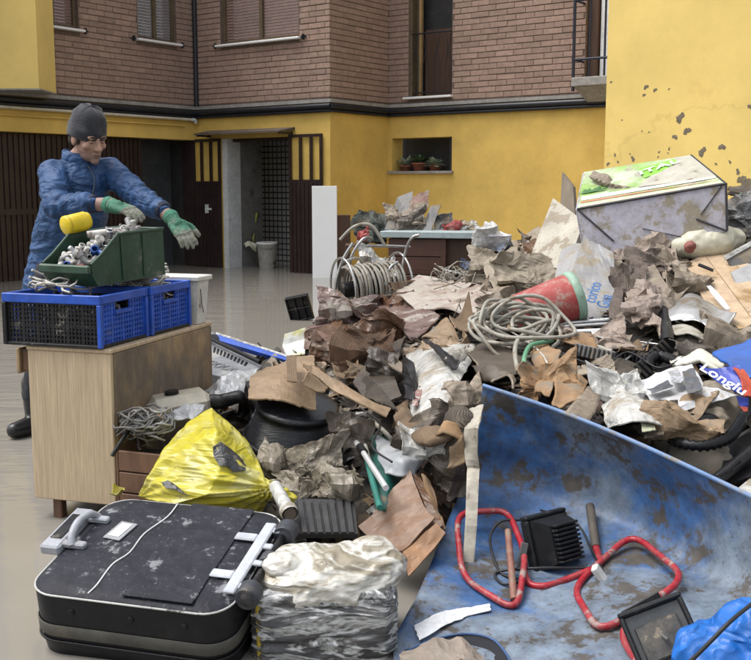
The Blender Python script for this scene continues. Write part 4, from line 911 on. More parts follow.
wad('cardboard_wad', wbp(.14,.30,.07), .12, .08, .1, cDRK, 'dark crumpled cardboard on left of the workbench top', 'cardboard')
wad('cardboard_wad', wbp(.02,.35,.10), .10, .12, .1, cGRY, 'grey crumpled card at left corner of workbench', 'cardboard')
wad('paper_wad', wbp(.66,.38,.03), .12, .04, .1, cGRY, 'low muddy paper wad in middle of workbench top', 'paper')
wad('white_rag', wbp(Lw*.86,.35,.03), .10, .035, .08, WPL, 'pale rag on right end of the workbench top', 'rag')
sheet('green_sack', [[P(360,212,9.0), P(374,205,9.1), P(388,212,9.0)], [P(350,225,8.9), P(372,222,8.8), P(388,226,8.9)], [P(358,245,8.8), P(374,243,8.7), P(386,246,8.8)]], M('dark_green_sack', (.02,.028,.022), .6, .4, 6, mud=.4, mudcol=(.07,.06,.045)), 'dark crumpled sack heaped left of the workbench', 'sack', cr=.05, nc=9, t=.03, fine=.02)
wad('red_scrap', P(363,236,8.8), .05, .05, .05, M('red_plastic', (.28,.035,.03), .5, .2, 6, mud=.35), 'small red plastic scrap beside cable cart', 'scrap')
# ---- white panel, brown board, black crate and small crate in the water
pb = G(325,278); u_ = V((.97,.10,0)).normalized(); hgt = P(325,186,pb.y).z
q = MB(); q.m = frame(pb, u_, V((-u_.y,u_.x,0)), V((0,0,1))); q.bbox(-.178, .178, 0, .03, -.02, hgt, .004)
tag(q.build('laminate_board', M('white_laminate', (.82,.83,.85), .35, .02, 4, bump=.02, grime=0)), 'tall clean white panel standing upright in the water by garage', 'panel')
pb2 = G(342,277); q = MB(); q.m = frame(pb2, u_, V((-u_.y,u_.x,0)), V((0,0,1))); q.bbox(-.12, .13, .05, .09, -.02, P(342,215,pb2.y).z, .006); tag(q.build('brown_board', mWOODD), 'dark brown board standing behind the white panel', 'board')
q = MB(); a = P(345,245,9.6); q.bbox(a.x, a.x+.25, a.y, a.y+.3, a.z-.02, a.z+.0, .004); q.bbox(a.x+.0, a.x+.04, a.y, a.y+.04, -.02, a.z-.02, .004); q.bbox(a.x+.20, a.x+.24, a.y+.2, a.y+.24, -.02, a.z-.02, .004); tag(q.build('small_stool', mWOODD), 'low dark wooden stool behind the cable cart', 'stool')
kb = G(303,320); t = thing('black_tray', 'small black plastic tray standing on edge in the water', 'tray', kb)
tm = frame(kb, V((.96,-.2,.22)), V((0,-.18,1)), None)
q = MB(); q.m = tm; q.bbox(-.12, .12, -.01, .26, -.02, 0, .006); q.build('back', BLKP, t)
for a in (-.12, -.04, .04, .105): q = MB(); q.m = tm; q.bbox(a, a+.015, 0, .25, .001, .03, .003); q.build('rib', BLKP, t)
for a in (0, .12, .235): q = MB(); q.m = tm; q.bbox(-.118, .118, a, a+.015, .002, .026, .003); q.build('cross_rib', BLKP, t)
# garage bucket, green reed and black sack
gb = G(267.5,268); t = thing('garage_bucket', 'muddy white bucket standing in the open garage doorway', 'bucket', gb)
r = .165; bh = .42; q = MB(); q.m = Matrix.Translation(gb); q.lathe([(.0,-.01),(r*.8,-.01),(r,bh),(r*1.06,bh),(r*1.06,bh-.04),(r*1.0,bh-.04)], 20); q.build('body', M('bucket_white', (.80,.80,.77), .5, .06, 6, mud=.25, muds=7), t)
q = MB(); q.m = Matrix.Translation(gb); q.lathe([(r*.97,bh-.01),(.0,bh-.06)], 20); q.build('contents', mDARK, t)
MB().tube([gb+V((-r,0,bh-.05)), gb+V((-.08,-.16,bh*.75)), gb+V((.08,-.16,bh*.75)), gb+V((r,0,bh-.05))], .007, 6).build('handle', GRYP, t)
hose('reed', [G(254,262), P(253,245,17.3), P(254,228,17.3), P(257,213,17.3)], [.02]*19 if False else .02, M('yellow_green', (.36,.40,.06), .6), 'yellow green stalk standing beside the garage bucket', 'stalk')
sheet('pale_foam', [[P(243,243,17.0), P(249,241,17.0), P(257,244,17.0)], [P(245,247,16.95), P(251,246,16.95), P(257,254,17.0)]], PALEP, 'pale curved foam piece hanging by the garage bucket', 'foam', sm=True, cr=.0, t=.03)
q = MB(); q.ball(G(249,266)+V((0,.3,.12)), (.26,.2,.24)); tag(remesh('black_sack', q, .02, 2, BLKP, None, lambda p, n_: .05*nz(p, 6)), 'black sack slumped inside the garage beside bucket', 'sack')
# ---- cable reel cart
CRT = thing('cable_reel_cart', 'steel cable reel cart wound with pale hose beside workbench', 'cart', G(370,318))
def cp(px, py, o_=0.): return P(px, py, 7.6+o_)
ra = cp(345,290,-.05); rb = cp(398,284,.15); ax = (rb-ra).normalized()
drm = frame(ra, ax.cross(V((0,0,1))), V((0,0,1)), ax); Lr = (rb-ra).length
for i in range(16):
    q = MB(); zc = Lr*(.04+.9*i/15); pts = []; rr = .165+.012*math.sin(i*2.1)
    for k in range(30): a = 2*PI*k/30; pts.append(drm @ V((rr*math.cos(a), rr*math.sin(a), zc+.006*math.sin(a+i))))
    q.tube(pts, .0110, 7, closed=True); q.build('hose_turn', HOSEM, CRT, fix=False)
for zc in (-.015, Lr+.01):
    pts = [drm @ V((.215*math.cos(2*PI*k/32), .235*math.sin(2*PI*k/32), zc)) for k in range(32)]
    MB().tube(pts, .009, 7, closed=True).build('reel_ring', STEEL, CRT, fix=False)
q = MB(); q.m = drm; q.tube([(0,0,-.03),(0,0,Lr+.03)], .06, 14); q.build('drum', BLKP, CRT)
for nm, pts, r in (('frame_tube', [cp(337,322), cp(335,290), cp(342,262), cp(353,243)], .013), ('frame_tube', [cp(352,300,.2), cp(350,262,.2), cp(362,240,.2), cp(371,238,.25)], .012), ('frame_tube', [cp(366,246,.0), cp(388,246,.1), cp(410,247,.2)], .011),
                   ('frame_tube', [cp(400,280,.05), cp(406,250,.05), cp(412,238,.02), cp(419,235,.0)], .012), ('frame_tube', [cp(343,262), cp(356,258,.1), cp(362,262,.15)], .010), ('frame_tube', [cp(385,285,.0), cp(390,268,.0), cp(398,262,.05)], .010)):
    MB().tube(cat_rom(pts, 5), r, 8).build(nm, STEEL, CRT, fix=False)
MB().tube(cat_rom([cp(340,240), cp(352,228), cp(364,224), cp(374,228), cp(385,246)], 5), .012, 7).build('loose_hose', HOSEM, CRT, fix=False)
sheet('white_jug', [[P(360,258,8.1), P(372,256,8.1)], [P(359,274,8.05), P(373,274,8.05)]], WPL, 'dirty white plastic jug behind the cable cart frame', 'jug', cr=.03, t=.08, fine=.01)
wad('clear_bag', P(383,268,8.2), .14, .12, .14, WPL, 'crumpled pale plastic bag between cart and workbench', 'bag')
# ---- green carton
gFL, gFR, gBR, gBL = P(577,209,5.95), P(726,183.5,5.60), P(691,155,6.12), P(584,172,6.5)
gfl, gfr = P(586,262,5.9), P(727,231,5.58); dn = (gfl-gFL)*.5+(gfr-gFR)*.5
mLIL = M('muddy_lilac_board', (.40,.39,.46), .55, .06, 5, mud=.50, muds=7, mudcol=(.27,.235,.18), bump=.15)
def green_mat():
    m = M('green_print', (.25,.43,.085), .45, .12, 3, mud=.46, muds=7, mudcol=(.33,.31,.25), bump=.1, col2=(.52,.57,.42), mix2=.52, s2=2.5); return m
GCT = thing('green_carton', 'large green topped carton with muddy lilac side on top of the heap', 'carton', gfl)
gbl, gbr = gBL+dn, gBR+dn
board('top_panel', gBL, gBR, gFR, gFL, .006, green_mat(), par=GCT); board('side_panel', gFL-V((0,0,.006)), gFR-V((0,0,.006)), gfr, gfl, .006, mLIL, par=GCT)
board('end_panel', gFR+V((.002,0,-.006)), gBR+V((.002,0,-.006)), gbr, gfr+V((.002,0,0)), .006, mLIL, par=GCT); board('end_panel', gBL-V((.002,0,.006)), gFL-V((.002,0,.006)), gfl-V((.002,0,0)), gbl, .006, mLIL, par=GCT)
mTAPE = M('dark_tape', (.03,.03,.04), .4)
def lp(a, b, f): return a.lerp(b, f)
out = (EYE-gFL).normalized()
for a, b, rr in ((gFL, gFR, .006), (gFR, gfr, .007), (gFR, gBR, .005), (lp(gFR,gFL,.02), lp(lp(gFL,gFR,.83), lp(gfl,gfr,.83), .55), .003), (lp(lp(gFL,gFR,.80), lp(gfl,gfr,.80), .62), gfr, .005), (lp(gFL,gFR,.0), lp(lp(gFL,gFR,.22), lp(gfl,gfr,.22), .72), .005), (lp(gFL,gfl,.55)+(gFR-gFL)*.42, lp(gFL,gfl,.95)+(gFR-gFL)*.80, .003)):
    MB().tube([a+out*.004, b+out*.004], rr, 6).build('taped_edge', mTAPE, GCT)
nT = (gFR-gFL).cross(gBL-gFL).normalized(); nT = nT if nT.z > 0 else -nT
def onT(u, v): return lp(lp(gFL,gFR,u), lp(gBL,gBR,u), v)
for (v0, v1, c) in ((.03,.10,(.62,.55,.40)), (.13,.17,(.55,.20,.10)), (.19,.30,(.66,.64,.55))):
    q = MB(); q.add([onT(.02,v0)+nT*.002, onT(.985,v0)+nT*.002, onT(.985,v1*.8)+nT*.002, onT(.02,v1)+nT*.002], [(0,1,2,3)]); q.build('printed_band', M('band', c, .5, .1, 5, mud=.25, muds=5), GCT)
q = MB(); q.add([onT(.45,.30)+nT*.002, onT(.995,.22)+nT*.002, onT(.995,.97)+nT*.002, onT(.80,.97)+nT*.002], [(0,1,2,3)]); q.build('muddy_print', M('mud_print', (.45,.43,.36), .5, .1, 5, mud=.35, muds=5), GCT)
q = MB(); q.add([onT(.52,.52)+nT*.0035, onT(.84,.72)+nT*.0035, onT(.84,.95)+nT*.0035, onT(.50,.82)+nT*.0035], [(0,1,2,3)]); q.build('green_band', M('bright_green_print', (.22,.50,.05), .45, .1, 5, mud=.12), GCT)
tx = (onT(.84,.84)-onT(.5,.66)).normalized(); ty = nT.cross(tx); tmx = Matrix((tx, ty, nT)).transposed().to_4x4(); tmx.translation = onT(.67,.735)+nT*.012
text_on('ITAL', tmx, .095, M('white_print', (.78,.80,.74), .5, .05, 5, mud=.12), GCT, 1.25)
q = MB()
for i in range(26):
    b = onT(.10+random.uniform(-.02,.03), .36)+nT*.006; a = random.uniform(.0, PI); l = random.uniform(.05,.12); d = ((gFR-gFL).normalized()*math.cos(a)+(gBL-gFL).normalized()*math.sin(a)*.9)*l; sx = nT.cross(d).normalized()*.008; q.add([b, b+d*.5+sx, b+d, b+d*.5-sx], [(0,1,2,3)])
q.build('leaf_print', M('leaf_print', (.05,.16,.04), .5), GCT)
sheet('torn_flap', [[P(593,170,6.35), P(612,183,6.22)], [P(590,172,6.3), P(614,191,6.05), ][:2], [P(605,186,6.1), P(636,188,5.98)]], cGRY, 'grey torn cardboard flap lying on the green carton', 'cardboard', cr=.02, t=.006, absY=True)
# ---- boards at upper middle and right
board('peeling_board', P(553,198,6.45), P(584,221,6.05), P(566,270,5.8), P(528,262,6.15), .05, M('peeling_paint', (.47,.44,.37), .7, .1, 5, mud=.46, muds=8, mudcol=(.255,.215,.16), bump=.3), 'leaning board with peeling cream paint left of green carton', 'board')
board('grey_plank', P(562,172,6.9), P(573,186,6.8), P(575,216,6.7), P(560,216,6.8), .03, WOODG, 'narrow grey weathered plank standing upright left of green carton', 'plank')
PB = thing('plywood_sheet', 'tan plywood sheet with brown stains sloping at right of heap', 'plywood', X(725,330))
pTL, pTR, pBR, pBL = P(684,264,5.55), P(729,243,5.75), P(800,318,4.75), P(722,332,4.62)
mPLYB = M('stained_tan_ply', (.47,.345,.225), .65, .12, 4, col2=(.28,.17,.065), mix2=.60, s2=4.5, mud=.22, muds=5, mudcol=(.36,.29,.21), bump=.1)
for a, b in ((0,.44), (.45,.80), (.81,1.)):
    board('plank', lp(pTL,pTR,a), lp(pTL,pTR,b), lp(pBL,pBR,b), lp(pBL,pBR,a), .012, mPLYB, par=PB)
sheet('white_strip', [[P(706,286,5.05), P(710,284,5.05)], [P(716,300,4.88), P(721,296,4.9)], [P(727,309,4.8), P(731,308,4.8)]], PAPW, 'white torn paper strip on the tan plywood', 'paper', absY=True, cr=.005, t=.004)
board('dark_slot_strip', P(699,263,5.35), P(714,269,5.3), P(713,271,5.28), P(698,265,5.33), .006, BLKP, 'short black strip lying on the tan plywood', 'strip')
CR = thing('cream_roll', 'pale cream plastic roll with red knot under the green carton', 'roll', X(705,245))
q = MB(); q.limb([(P(680,248,5.7),.055), (P(697,244,5.68),.085), (P(720,241,5.66),.08), (P(735,238,5.7),.055)]); remesh('roll', q, .010, 3, PALEP, CR, lambda p, n_: .008*nz(p, 14)+.006*ridge(p, 20, 1))
q = MB(); q.ball(P(690,247,5.58), (.035,.03,.035)); remesh('knot', q, .006, 2, M('dull_red', (.26,.085,.07), .7, .2, 20, mud=.2), CR, lambda p, n_: .008*nz(p, 40))
DB_ = thing('drawer_box', 'grey drawer with pale edge at right of the heap', 'drawer', X(745,262))
board('front', P(727,258,5.45), P(775,232,5.6), P(780,252,5.5), P(738,276,5.4), .015, GRYP, par=DB_); board('edge', P(725,255,5.44), P(773,229,5.6), P(774,233,5.58), P(727,259.5,5.43), .02, WPL, par=DB_)
board('base', P(731,272,5.3), P(790,246,5.5), P(800,290,5.1), P(748,310,5.0), .01, M('pale_grey_board', (.34,.34,.34), .6, .1, 5, mud=.2), par=DB_)
sheet('dark_board', [[P(727,184,6.6), P(760,190,6.6)], [P(728,193,6.4), P(770,205,6.4)]], cDRK, 'dark wet board behind right end of green carton', 'board', absY=True, cr=.02, t=.02)
wad('grey_bag', P(745,216,6.1), .16, .12, .14, GRYP, 'grey plastic bag right of the green carton', 'bag')
wad('teal_bag', P(734,204,6.25), .06, .05, .05, M('teal_film', (.10,.24,.20), .3, .3, 9, mud=.3), 'small teal plastic scrap right of the green carton', 'bag')
# ---- printed carton with blue letters, red pail
ZC_ = thing('lettered_carton', 'crushed grey carton with blue lettering behind the red pail', 'carton', X(590,318))
mZC = M('wet_grey_print', (.31,.31,.315), .6, .14, 5, mud=.45, muds=8, mudcol=(.255,.215,.155), bump=.2)
zTL, zTR, zBR, zBL = P(583,240,5.9), P(612,256,5.75), P(621,322,5.0), P(566,322,5.05)
sheet('front_panel', [[zTL, zTR], [P(568,282,5.45), P(619,290,5.4)], [zBL, zBR]], mZC, par=ZC_, cr=.02, nc=6, t=.006)
sheet('side_panel', [[zTL, P(560,250,5.95)], [zBL, P(545,318,5.2)]], mZC, par=ZC_, cr=.02, t=.006); sheet('flap', [[zTR, P(618,250,5.85)], [P(619,288,5.42), P(632,280,5.5)]], cGRY, par=ZC_, cr=.03, t=.006)
zx = (P(594,283,5.3)-P(584,312,5.05)).normalized(); zn = (zTR-zTL).cross(zBL-zTL).normalized(); zn = zn if zn.dot(EYE-zTL) > 0 else -zn; zx = (zx-zn*zx.dot(zn)).normalized(); zy = zn.cross(zx)
mBLT = M('blue_print', (.055,.15,.36), .6, .2, 20, mud=.25, muds=14)
for s, px, py, Y in (('corico', 592, 297, 5.13), ('Gua', 600, 300, 5.10)):
    m4 = Matrix((zx, zy, zn)).transposed().to_4x4(); m4.translation = P(px, py, Y)+zn*.028+(V((.02,0,-.03)) if s == 'Gua' else V((0,0,0))); text_on(s, m4, .085, mBLT, ZC_, 1.)
pc, pb_ = P(573,297,5.02), P(520,314,4.98); ax = (pb_-pc); Lp = ax.length*1.05; pm = frame(pc, ax.cross(V((0,0,1))), V((0,0,1)), ax)
PAIL = thing('red_pail', 'faded red pail with mint rim lying on its side', 'pail', pb_)
mRED = M('faded_red_paint', (.38,.055,.052), .6, .2, 5, mud=.40, muds=16, mudcol=(.33,.245,.20), bump=.15); mMINT = M('mint_rim', (.30,.46,.36), .5, .12, 6, mud=.28, muds=10)
q = MB(); q.m = pm; q.lathe([(.118,.018),(.112,.10),(.098,Lp-.01),(.092,Lp),(.0,Lp)], 28); q.build('body', mRED, PAIL)
q = MB(); q.m = pm; q.lathe([(.108,.02),(.124,.018),(.128,-.004),(.124,-.022),(.112,-.022),(.105,.0)], 28); q.build('rim', mMINT, PAIL)
q = MB(); q.m = pm; q.lathe([(.104,.0),(.09,Lp*.8),(.0,Lp*.8)], 28); q.build('inside', cDRK, PAIL)
# ---- crumpled canvas and papers in the upper middle
sheet('muddy_canvas', [[(505,262,.1),(525,255,.05),(548,262,0)], [(488,280,-.08),(515,268,-.18),(545,275,-.08)], [(492,290,-.02),(520,284,-.14),(538,290,-.05)], [(498,298,0),(515,298,-.05),(528,300,0)]], CLOTH, 'large fold of muddy canvas below the peeling board', 'canvas', cr=.05, nc=10, t=.006, fine=.02, sm=True, res=8)
sheet('muddy_canvas', [[(478,262,.05),(500,250,.0),(516,238,-.05)], [(484,268,-.10),(503,258,-.12),(521,246,-.1)], [(480,284,0),(498,272,-.1),(518,262,-.02)]], cGRY, 'long grey canvas fold right of the workbench', 'canvas', cr=.04, nc=8, t=.01, fine=.015, sm=True, res=8)
sheet('bent_cardboard', [[(518,228,.1),(540,222,.1)], [(522,240,-.05),(545,250,-.05)], [(532,252,-.02),(552,262,-.0)]], CLOTH, 'pale rolled board end leaning on the peeling board', 'board', cr=.03, t=.012, res=7)
sheet('brown_card', [[(521,238,-.1),(544,242,-.1)], [(524,250,-.15),(546,254,-.15)]], cBRN, 'small brown carton scrap in the grey canvas folds', 'cardboard', cr=.03, t=.03)
sheet('dark_card', [[(517,226,.0),(530,232,.0)], [(515,245,-.05),(532,250,-.05)]], cDRK, 'dark wet cardboard standing in the canvas folds', 'cardboard', cr=.03, t=.01)
for k, (a, b, w_, h_, m_, lb) in enumerate(((497,236,16,12,PAPW,'white crumpled paper right of the workbench end'), (505,246,10,9,M('bluish_film',(.35,.40,.50),.35,.2,9,mud=.3),'bluish plastic wrap right of the workbench end'), (480,229,8,5,WPL,'pale crumpled bag at right corner of workbench top'), (470,262,14,9,M('blue_cloth',(.08,.10,.17),.8,.2,9,mud=.25),'dark blue rag right of the workbench base'), (462,282,22,8,WPL,'white shredded plastic in front of the workbench'), (480,284,16,8,cGRY,'grey shredded paper in front of canvas fold'))):
    sheet('crumpled_paper', [[(a-w_*.7,b-h_,.05),(a,b-h_*1.2,-.02),(a+w_*.7,b-h_,.05)], [(a-w_,b,-.06),(a,b,-.14),(a+w_,b,-.06)], [(a-w_*.8,b+h_,.0),(a,b+h_,-.05),(a+w_*.8,b+h_,.0)]], m_, lb, 'paper', cr=.06, nc=11, t=.004, fine=.02, res=6, rag=.01)
q = MB(); q.tube([X(442,269,-.05), X(474,277,-.15)], .007, 7); tag(q.build('steel_rod', CHROME), 'thin bright rod in front of the workbench', 'rod')
# ---- large cartons at centre left of the heap
sheet('flattened_carton', [[(418,277,.1),(455,284,.05),(498,300,0)], [(392,288,-.05),(440,296,-.12),(488,306,-.08)], [(418,312,-.05),(450,318,-.10),(480,318,-.04)]], M('printed_white_carton', (.42,.38,.33), .55, .12, 4, mud=.45, muds=4, mudcol=(.245,.185,.15), col2=(.24,.11,.12), mix2=.62, s2=6), 'flattened white printed carton with reddish stains below workbench', 'carton', cr=.03, nc=6, t=.008, res=8, edge=.06, fine=.005)
sheet('rolled_edge', [[(384,286,-.1),(412,280,-.12),(438,286,-.08)], [(390,293,-.2),(412,290,-.22),(432,291,-.15)]], cBRN, 'brown curled cardboard edge beside the cable cart', 'cardboard', cr=.02, t=.012, res=7)
sheet('mauve_carton', [[(377,311,-.12),(411,292,-.10)], [(398,326,-.22),(428,306,-.2)], [(412,341,-.12),(441,319,-.10)]], cMAU, 'smooth mauve brown wet carton panel at centre of heap', 'carton', cr=.015, nc=4, t=.008, edge=.06, fine=.005)
sheet('long_muddy_carton', [[(345,306,.0),(378,297,-.02),(400,292,-.02)], [(312,322,-.1),(350,315,-.18),(378,311,-.2)], [(308,332,-.06),(340,328,-.14),(372,322,-.16)]], cMAU, 'long flattened muddy carton nearest the open water', 'carton', cr=.02, nc=5, t=.008, edge=.06, fine=.005)
OB = thing('open_carton', 'open wet brown carton with dark inside facing the camera', 'carton', X(322,358))
sheet('front_panel', [[(304,332,-.22),(343,322,-.28)], [(305,349,-.2),(342,356,-.24)]], cBRN, par=OB, cr=.01, t=.006); sheet('side_panel', [[(343,322,-.28),(358,330,-.12)], [(342,356,-.24),(356,362,-.1)]], cBRN, par=OB, cr=.01, t=.006)
sheet('top_flap', [[(306,326,-.02),(346,315,-.1)], [(304,332,-.22),(343,322,-.28)]], cMAU, par=OB, cr=.01, t=.006)
sheet('corrugated_flap', [[(352,330,-.2),(380,308,-.22)], [(350,348,-.3),(378,330,-.3)], [(353,361,-.25),(379,338,-.25)]], cBRNW, 'ribbed brown cardboard flap standing at centre left', 'cardboard', cr=.015, t=.008, edge=.06, fine=.005)
sheet('printed_carton', [[(284,334,-.0),(306,327,-.05)], [(282,346,-.05),(306,338,-.1)], [(287,357,-.05),(305,353,-.05)]], M('coloured_print', (.66,.66,.62), .5, .1, 5, col2=(.55,.52,.22), mix2=.58, s2=9, mud=.12), 'small white printed box at the edge of the water', 'box', cr=.008, t=.03, edge=.06, fine=.005)
sheet('tan_cardboard', [[P(262,361,4.75), P(290,352,4.75), P(316,352,4.75)], [P(248,377,4.20), P(280,374,4.16), P(316,370,4.18)], [P(246,394,3.96), P(280,396,3.90), P(318,395,3.93)]], cTAN, 'broad tan cardboard flap over the black tub', 'cardboard', cr=.02, nc=5, t=.006, rag=.01, edge=.06, fine=.005)
sheet('tan_strip', [[P(286,354,4.25), P(296,353,4.25)], [P(287,381,3.92), P(297,380,3.92)]], cTANW, 'upright ribbed tan strip over the black tub', 'cardboard', cr=.008, t=.005, edge=.06, fine=.005)
sheet('tan_corrugated', [[P(298,362,4.2), P(318,370,4.2)], [P(306,374,3.98), P(328,388,3.95)], [P(298,384,3.9), P(324,396,3.88)]], cTANW, 'ribbed tan cardboard fragment right of the upright strip', 'cardboard', cr=.012, t=.006, rag=.008)
sheet('long_tan_edge', [[P(311,366,4.1), P(330,378,4.02), P(362,396,3.95), P(392,408,3.9)], [P(310,374,4.02), P(334,390,3.94), P(362,404,3.85), P(388,416,3.8)]], cTAN, 'long tan cardboard edge running above the black tub', 'cardboard', cr=.012, t=.006, res=6, edge=.06, fine=.005)
sheet('folded_wrapper', [[(330,362,-.2),(345,358,-.22),(358,362,-.2)], [(334,372,-.28),(348,370,-.32),(360,374,-.28)], [(340,384,-.25),(352,382,-.28),(362,384,-.25)]], cTANW, 'pleated brown cardboard scrap below the open carton', 'cardboard', cr=.04, nc=10, t=.005, res=6)
sheet('bent_dark_carton', [[(376,346,-.3),(404,330,-.3)], [(352,382,-.42),(395,378,-.26)], [(372,406,-.42),(402,394,-.4)]], cDRK, 'dark grey bent carton with inward fold left of white sack', 'carton', cr=.012, nc=3, t=.008, edge=.06, fine=.005)
sheet('bent_dark_flap', [[(352,382,-.43),(366,372,-.44)], [(366,398,-.46),(386,392,-.46)], [(384,408,-.46),(398,408,-.44)]], cDRKW, 'ribbed dark cardboard flap under the bent dark carton', 'cardboard', cr=.01, t=.007)
sheet('pale_strip', [[(377,352,-.42),(402,362,-.42)], [(375,358,-.43),(402,372,-.43)]], cGRY, 'pale muddy strip across the bent dark carton', 'cardboard', cr=.01, t=.006, edge=.06, fine=.005)
# ---- white sack with black stripe
SK = thing('white_sack', 'dirty white sack with black stripe and red print mid heap', 'sack', X(440,430))
sk = sheet('sack_body', [[(402,345,-.22),(432,338,-.25),(470,336,-.15)], [(408,372,-.36),(440,364,-.42),(478,352,-.2)], [(410,400,-.36),(438,392,-.42),(462,378,-.28)], [(408,424,-.28),(428,430,-.34),(446,420,-.28)]], WPL, par=SK, cr=.03, nc=7, t=.010, sm=True, res=8, fine=.008)
sheet('black_stripe', [[(421,340,-.50),(428,339,-.50)], [(438,356,-.55),(446,353,-.53)], [(452,372,-.52),(460,368,-.49)]], BLKP, par=SK, cr=.004, t=.003, sm=True)
sheet('dark_side', [[(406,362,-.42),(417,368,-.46)], [(404,384,-.42),(418,384,-.47)], [(408,402,-.40),(414,400,-.45)]], BLKP, par=SK, cr=.02, t=.004)
mRP = M('red_print', (.20,.075,.065), .7, .3, 30, mud=.42, muds=22, mudcol=(.42,.40,.37))
for a, b, w_ in ((424,384,5),(419,393,5),(428,391,4),(416,402,4)): sheet('red_print', [[(a-w_,b-4,-.455),(a+w_,b-6,-.46)], [(a-w_-1,b+4,-.455),(a+w_-2,b+4,-.455)]], mRP, par=SK, cr=.004, t=.002, rag=.008, res=6)
sheet('furry_edge', [[(466,330,-.25),(476,338,-.22)], [(452,352,-.42),(466,358,-.38)], [(430,372,-.5),(440,380,-.46)], [(410,388,-.46),(420,398,-.44)]], M('fibrous_grey', (.30,.28,.24), .9, .3, 30, bump=1., bs=60), 'frayed grey fibre edge along the white sack', 'fabric', cr=.03, t=.012, fine=.012)
sheet('grey_corrugated', [[(462,352,-.2),(482,338,-.15)], [(474,366,-.28),(505,350,-.15)], [(490,380,-.2),(534,364,-.12)]], cGRYW, 'ribbed grey cardboard between white sack and hose coil', 'cardboard', cr=.02, t=.007, edge=.06, fine=.005)
sheet('tan_flap', [[(428,324,-.15),(446,314,-.12)], [(420,336,-.2),(462,336,-.18)]], cTAN, 'pale tan cardboard point below the mauve carton', 'cardboard', cr=.012, t=.006)
sheet('tan_flap_ribbed', [[(449,318,-.15),(472,322,-.15)], [(456,334,-.2),(478,328,-.18)]], cTANW, 'ribbed tan scrap below the flattened white carton', 'cardboard', cr=.012, t=.006)
# curls beside the blue sheet
sheet('curled_cardboard', [[(396,404,-.2),(404,398,-.2),(408,394,-.15)], [(392,418,-.38),(405,412,-.42),(414,420,-.4)], [(398,432,-.42),(425,440,-.5),(452,432,-.48)], [(402,436,-.4),(428,447,-.48),(458,438,-.46)]], cTANW, 'curled ribbed cardboard lip under the white sack', 'cardboard', cr=.015, t=.008, sm=True, res=8)
for k, (pts, m_, lb) in enumerate((
    ([[(455,398,-.3),(472,382,-.25),(480,366,-.2)], [(446,412,-.4),(466,398,-.4),(484,384,-.35)]], cGRY, 'grey rolled cardboard band beside blue sheet corner'),
    ([[(452,408,-.42),(462,402,-.44),(472,408,-.4)], [(448,420,-.42),(460,418,-.48),(476,420,-.44)], [(454,428,-.4),(464,430,-.46),(474,428,-.42)]], cDRKW, 'dark curl of ribbed cardboard at blue sheet corner'),
    ([[(440,440,-.42),(468,424,-.45)], [(432,462,-.4),(462,452,-.44)], [(428,480,-.36),(452,474,-.4)]], cDRK, 'dark layered cardboard hanging left of blue sheet'),
    ([[(452,448,-.46),(470,438,-.48)], [(446,470,-.46),(464,462,-.48)]], cTAN, 'tan cardboard layer hanging left of blue sheet'),
    ([[(470,362,-.2),(490,362,-.2),(508,366,-.15)], [(476,376,-.3),(494,370,-.34),(512,374,-.25)], [(486,386,-.2),(500,382,-.3),(514,384,-.25)]], cDRK, 'dark hollow cardboard curl behind the blue rim'),
    ([[(488,372,-.3),(504,368,-.34),(518,374,-.3)], [(490,384,-.32),(506,380,-.36),(516,390,-.3)]], cGRY, 'round grey cardboard tube end behind the blue rim'),
    ([[(436,428,-.5),(456,422,-.52)], [(434,436,-.52),(462,430,-.54)]], cORG, 'small orange cardboard tongue under white sack'))):
    sheet('cardboard_scrap', pts, m_, lb, 'cardboard', cr=.02, nc=5, t=.008, sm=True, res=6)
sheet('paper_strip', [[(468,408,-.46),(482,402,-.5)], [(466,430,-.5),(480,428,-.56)], [(469,470,-.5),(480,468,-.5)], [(464,520,-.30),(477,520,-.30)], [(462,566,-.20),(473,568,-.20)]][:2]+[[P(467,470,3.50), P(480,468,3.50)], [P(465,520,3.36), P(477,520,3.36)], [P(462,566,3.28), P(473,569,3.28)]], M('cream_dirty_strip', (.40,.37,.31), .7, .15, 8, mud=.35, muds=9), 'long dirty cream strip hanging over the left blue edge', 'strip', cr=.02, nc=5, t=.004, res=7, rag=.004, edge=0, fine=.004)
# ------------------------------------------------------------------ hoses, tubes and small things on the right of the heap
HC_ = thing('hose_coil', 'coil of pale grey garden hose heaped above the white sack', 'hose', X(520,355))
random.seed(3)
c0 = X(520,339,-.24)
vx = V((1,0,0)); vn = V((-.05,-.55,.83)).normalized(); vy = vn.cross(vx).normalized()*1
for i in range(13):
    cc = c0+vx*random.uniform(-.06,.06)+vy*random.uniform(-.05,.06)+vn*(.01*i); rr = random.uniform(.08,.18); pts = []
    for k in range(30):
        a = 2*PI*k/30; pts.append(cc+vx*rr*1.15*math.cos(a)+vy*rr*.85*math.sin(a)+vn*.03*math.sin(2*a+i)+vx*.02*math.sin(3*a+2*i))
    MB().tube(pts, .0090, 8, closed=True).build('hose_loop', HOSEM, HC_, fix=False)
hose('hose_end', [X(518,372,-.30), X(515,350,-.40), X(522,336,-.40), X(545,328,-.2), X(575,338,-.2), X(612,352,-.2)], .0105, HOSEM, None, None, HC_)
hose('green_hose_end', [X(526,376,-.34), X(524,360,-.42), X(530,346,-.40), X(545,342,-.34), X(562,340,-.2)], .0100, HOSEG, None, None, HC_)
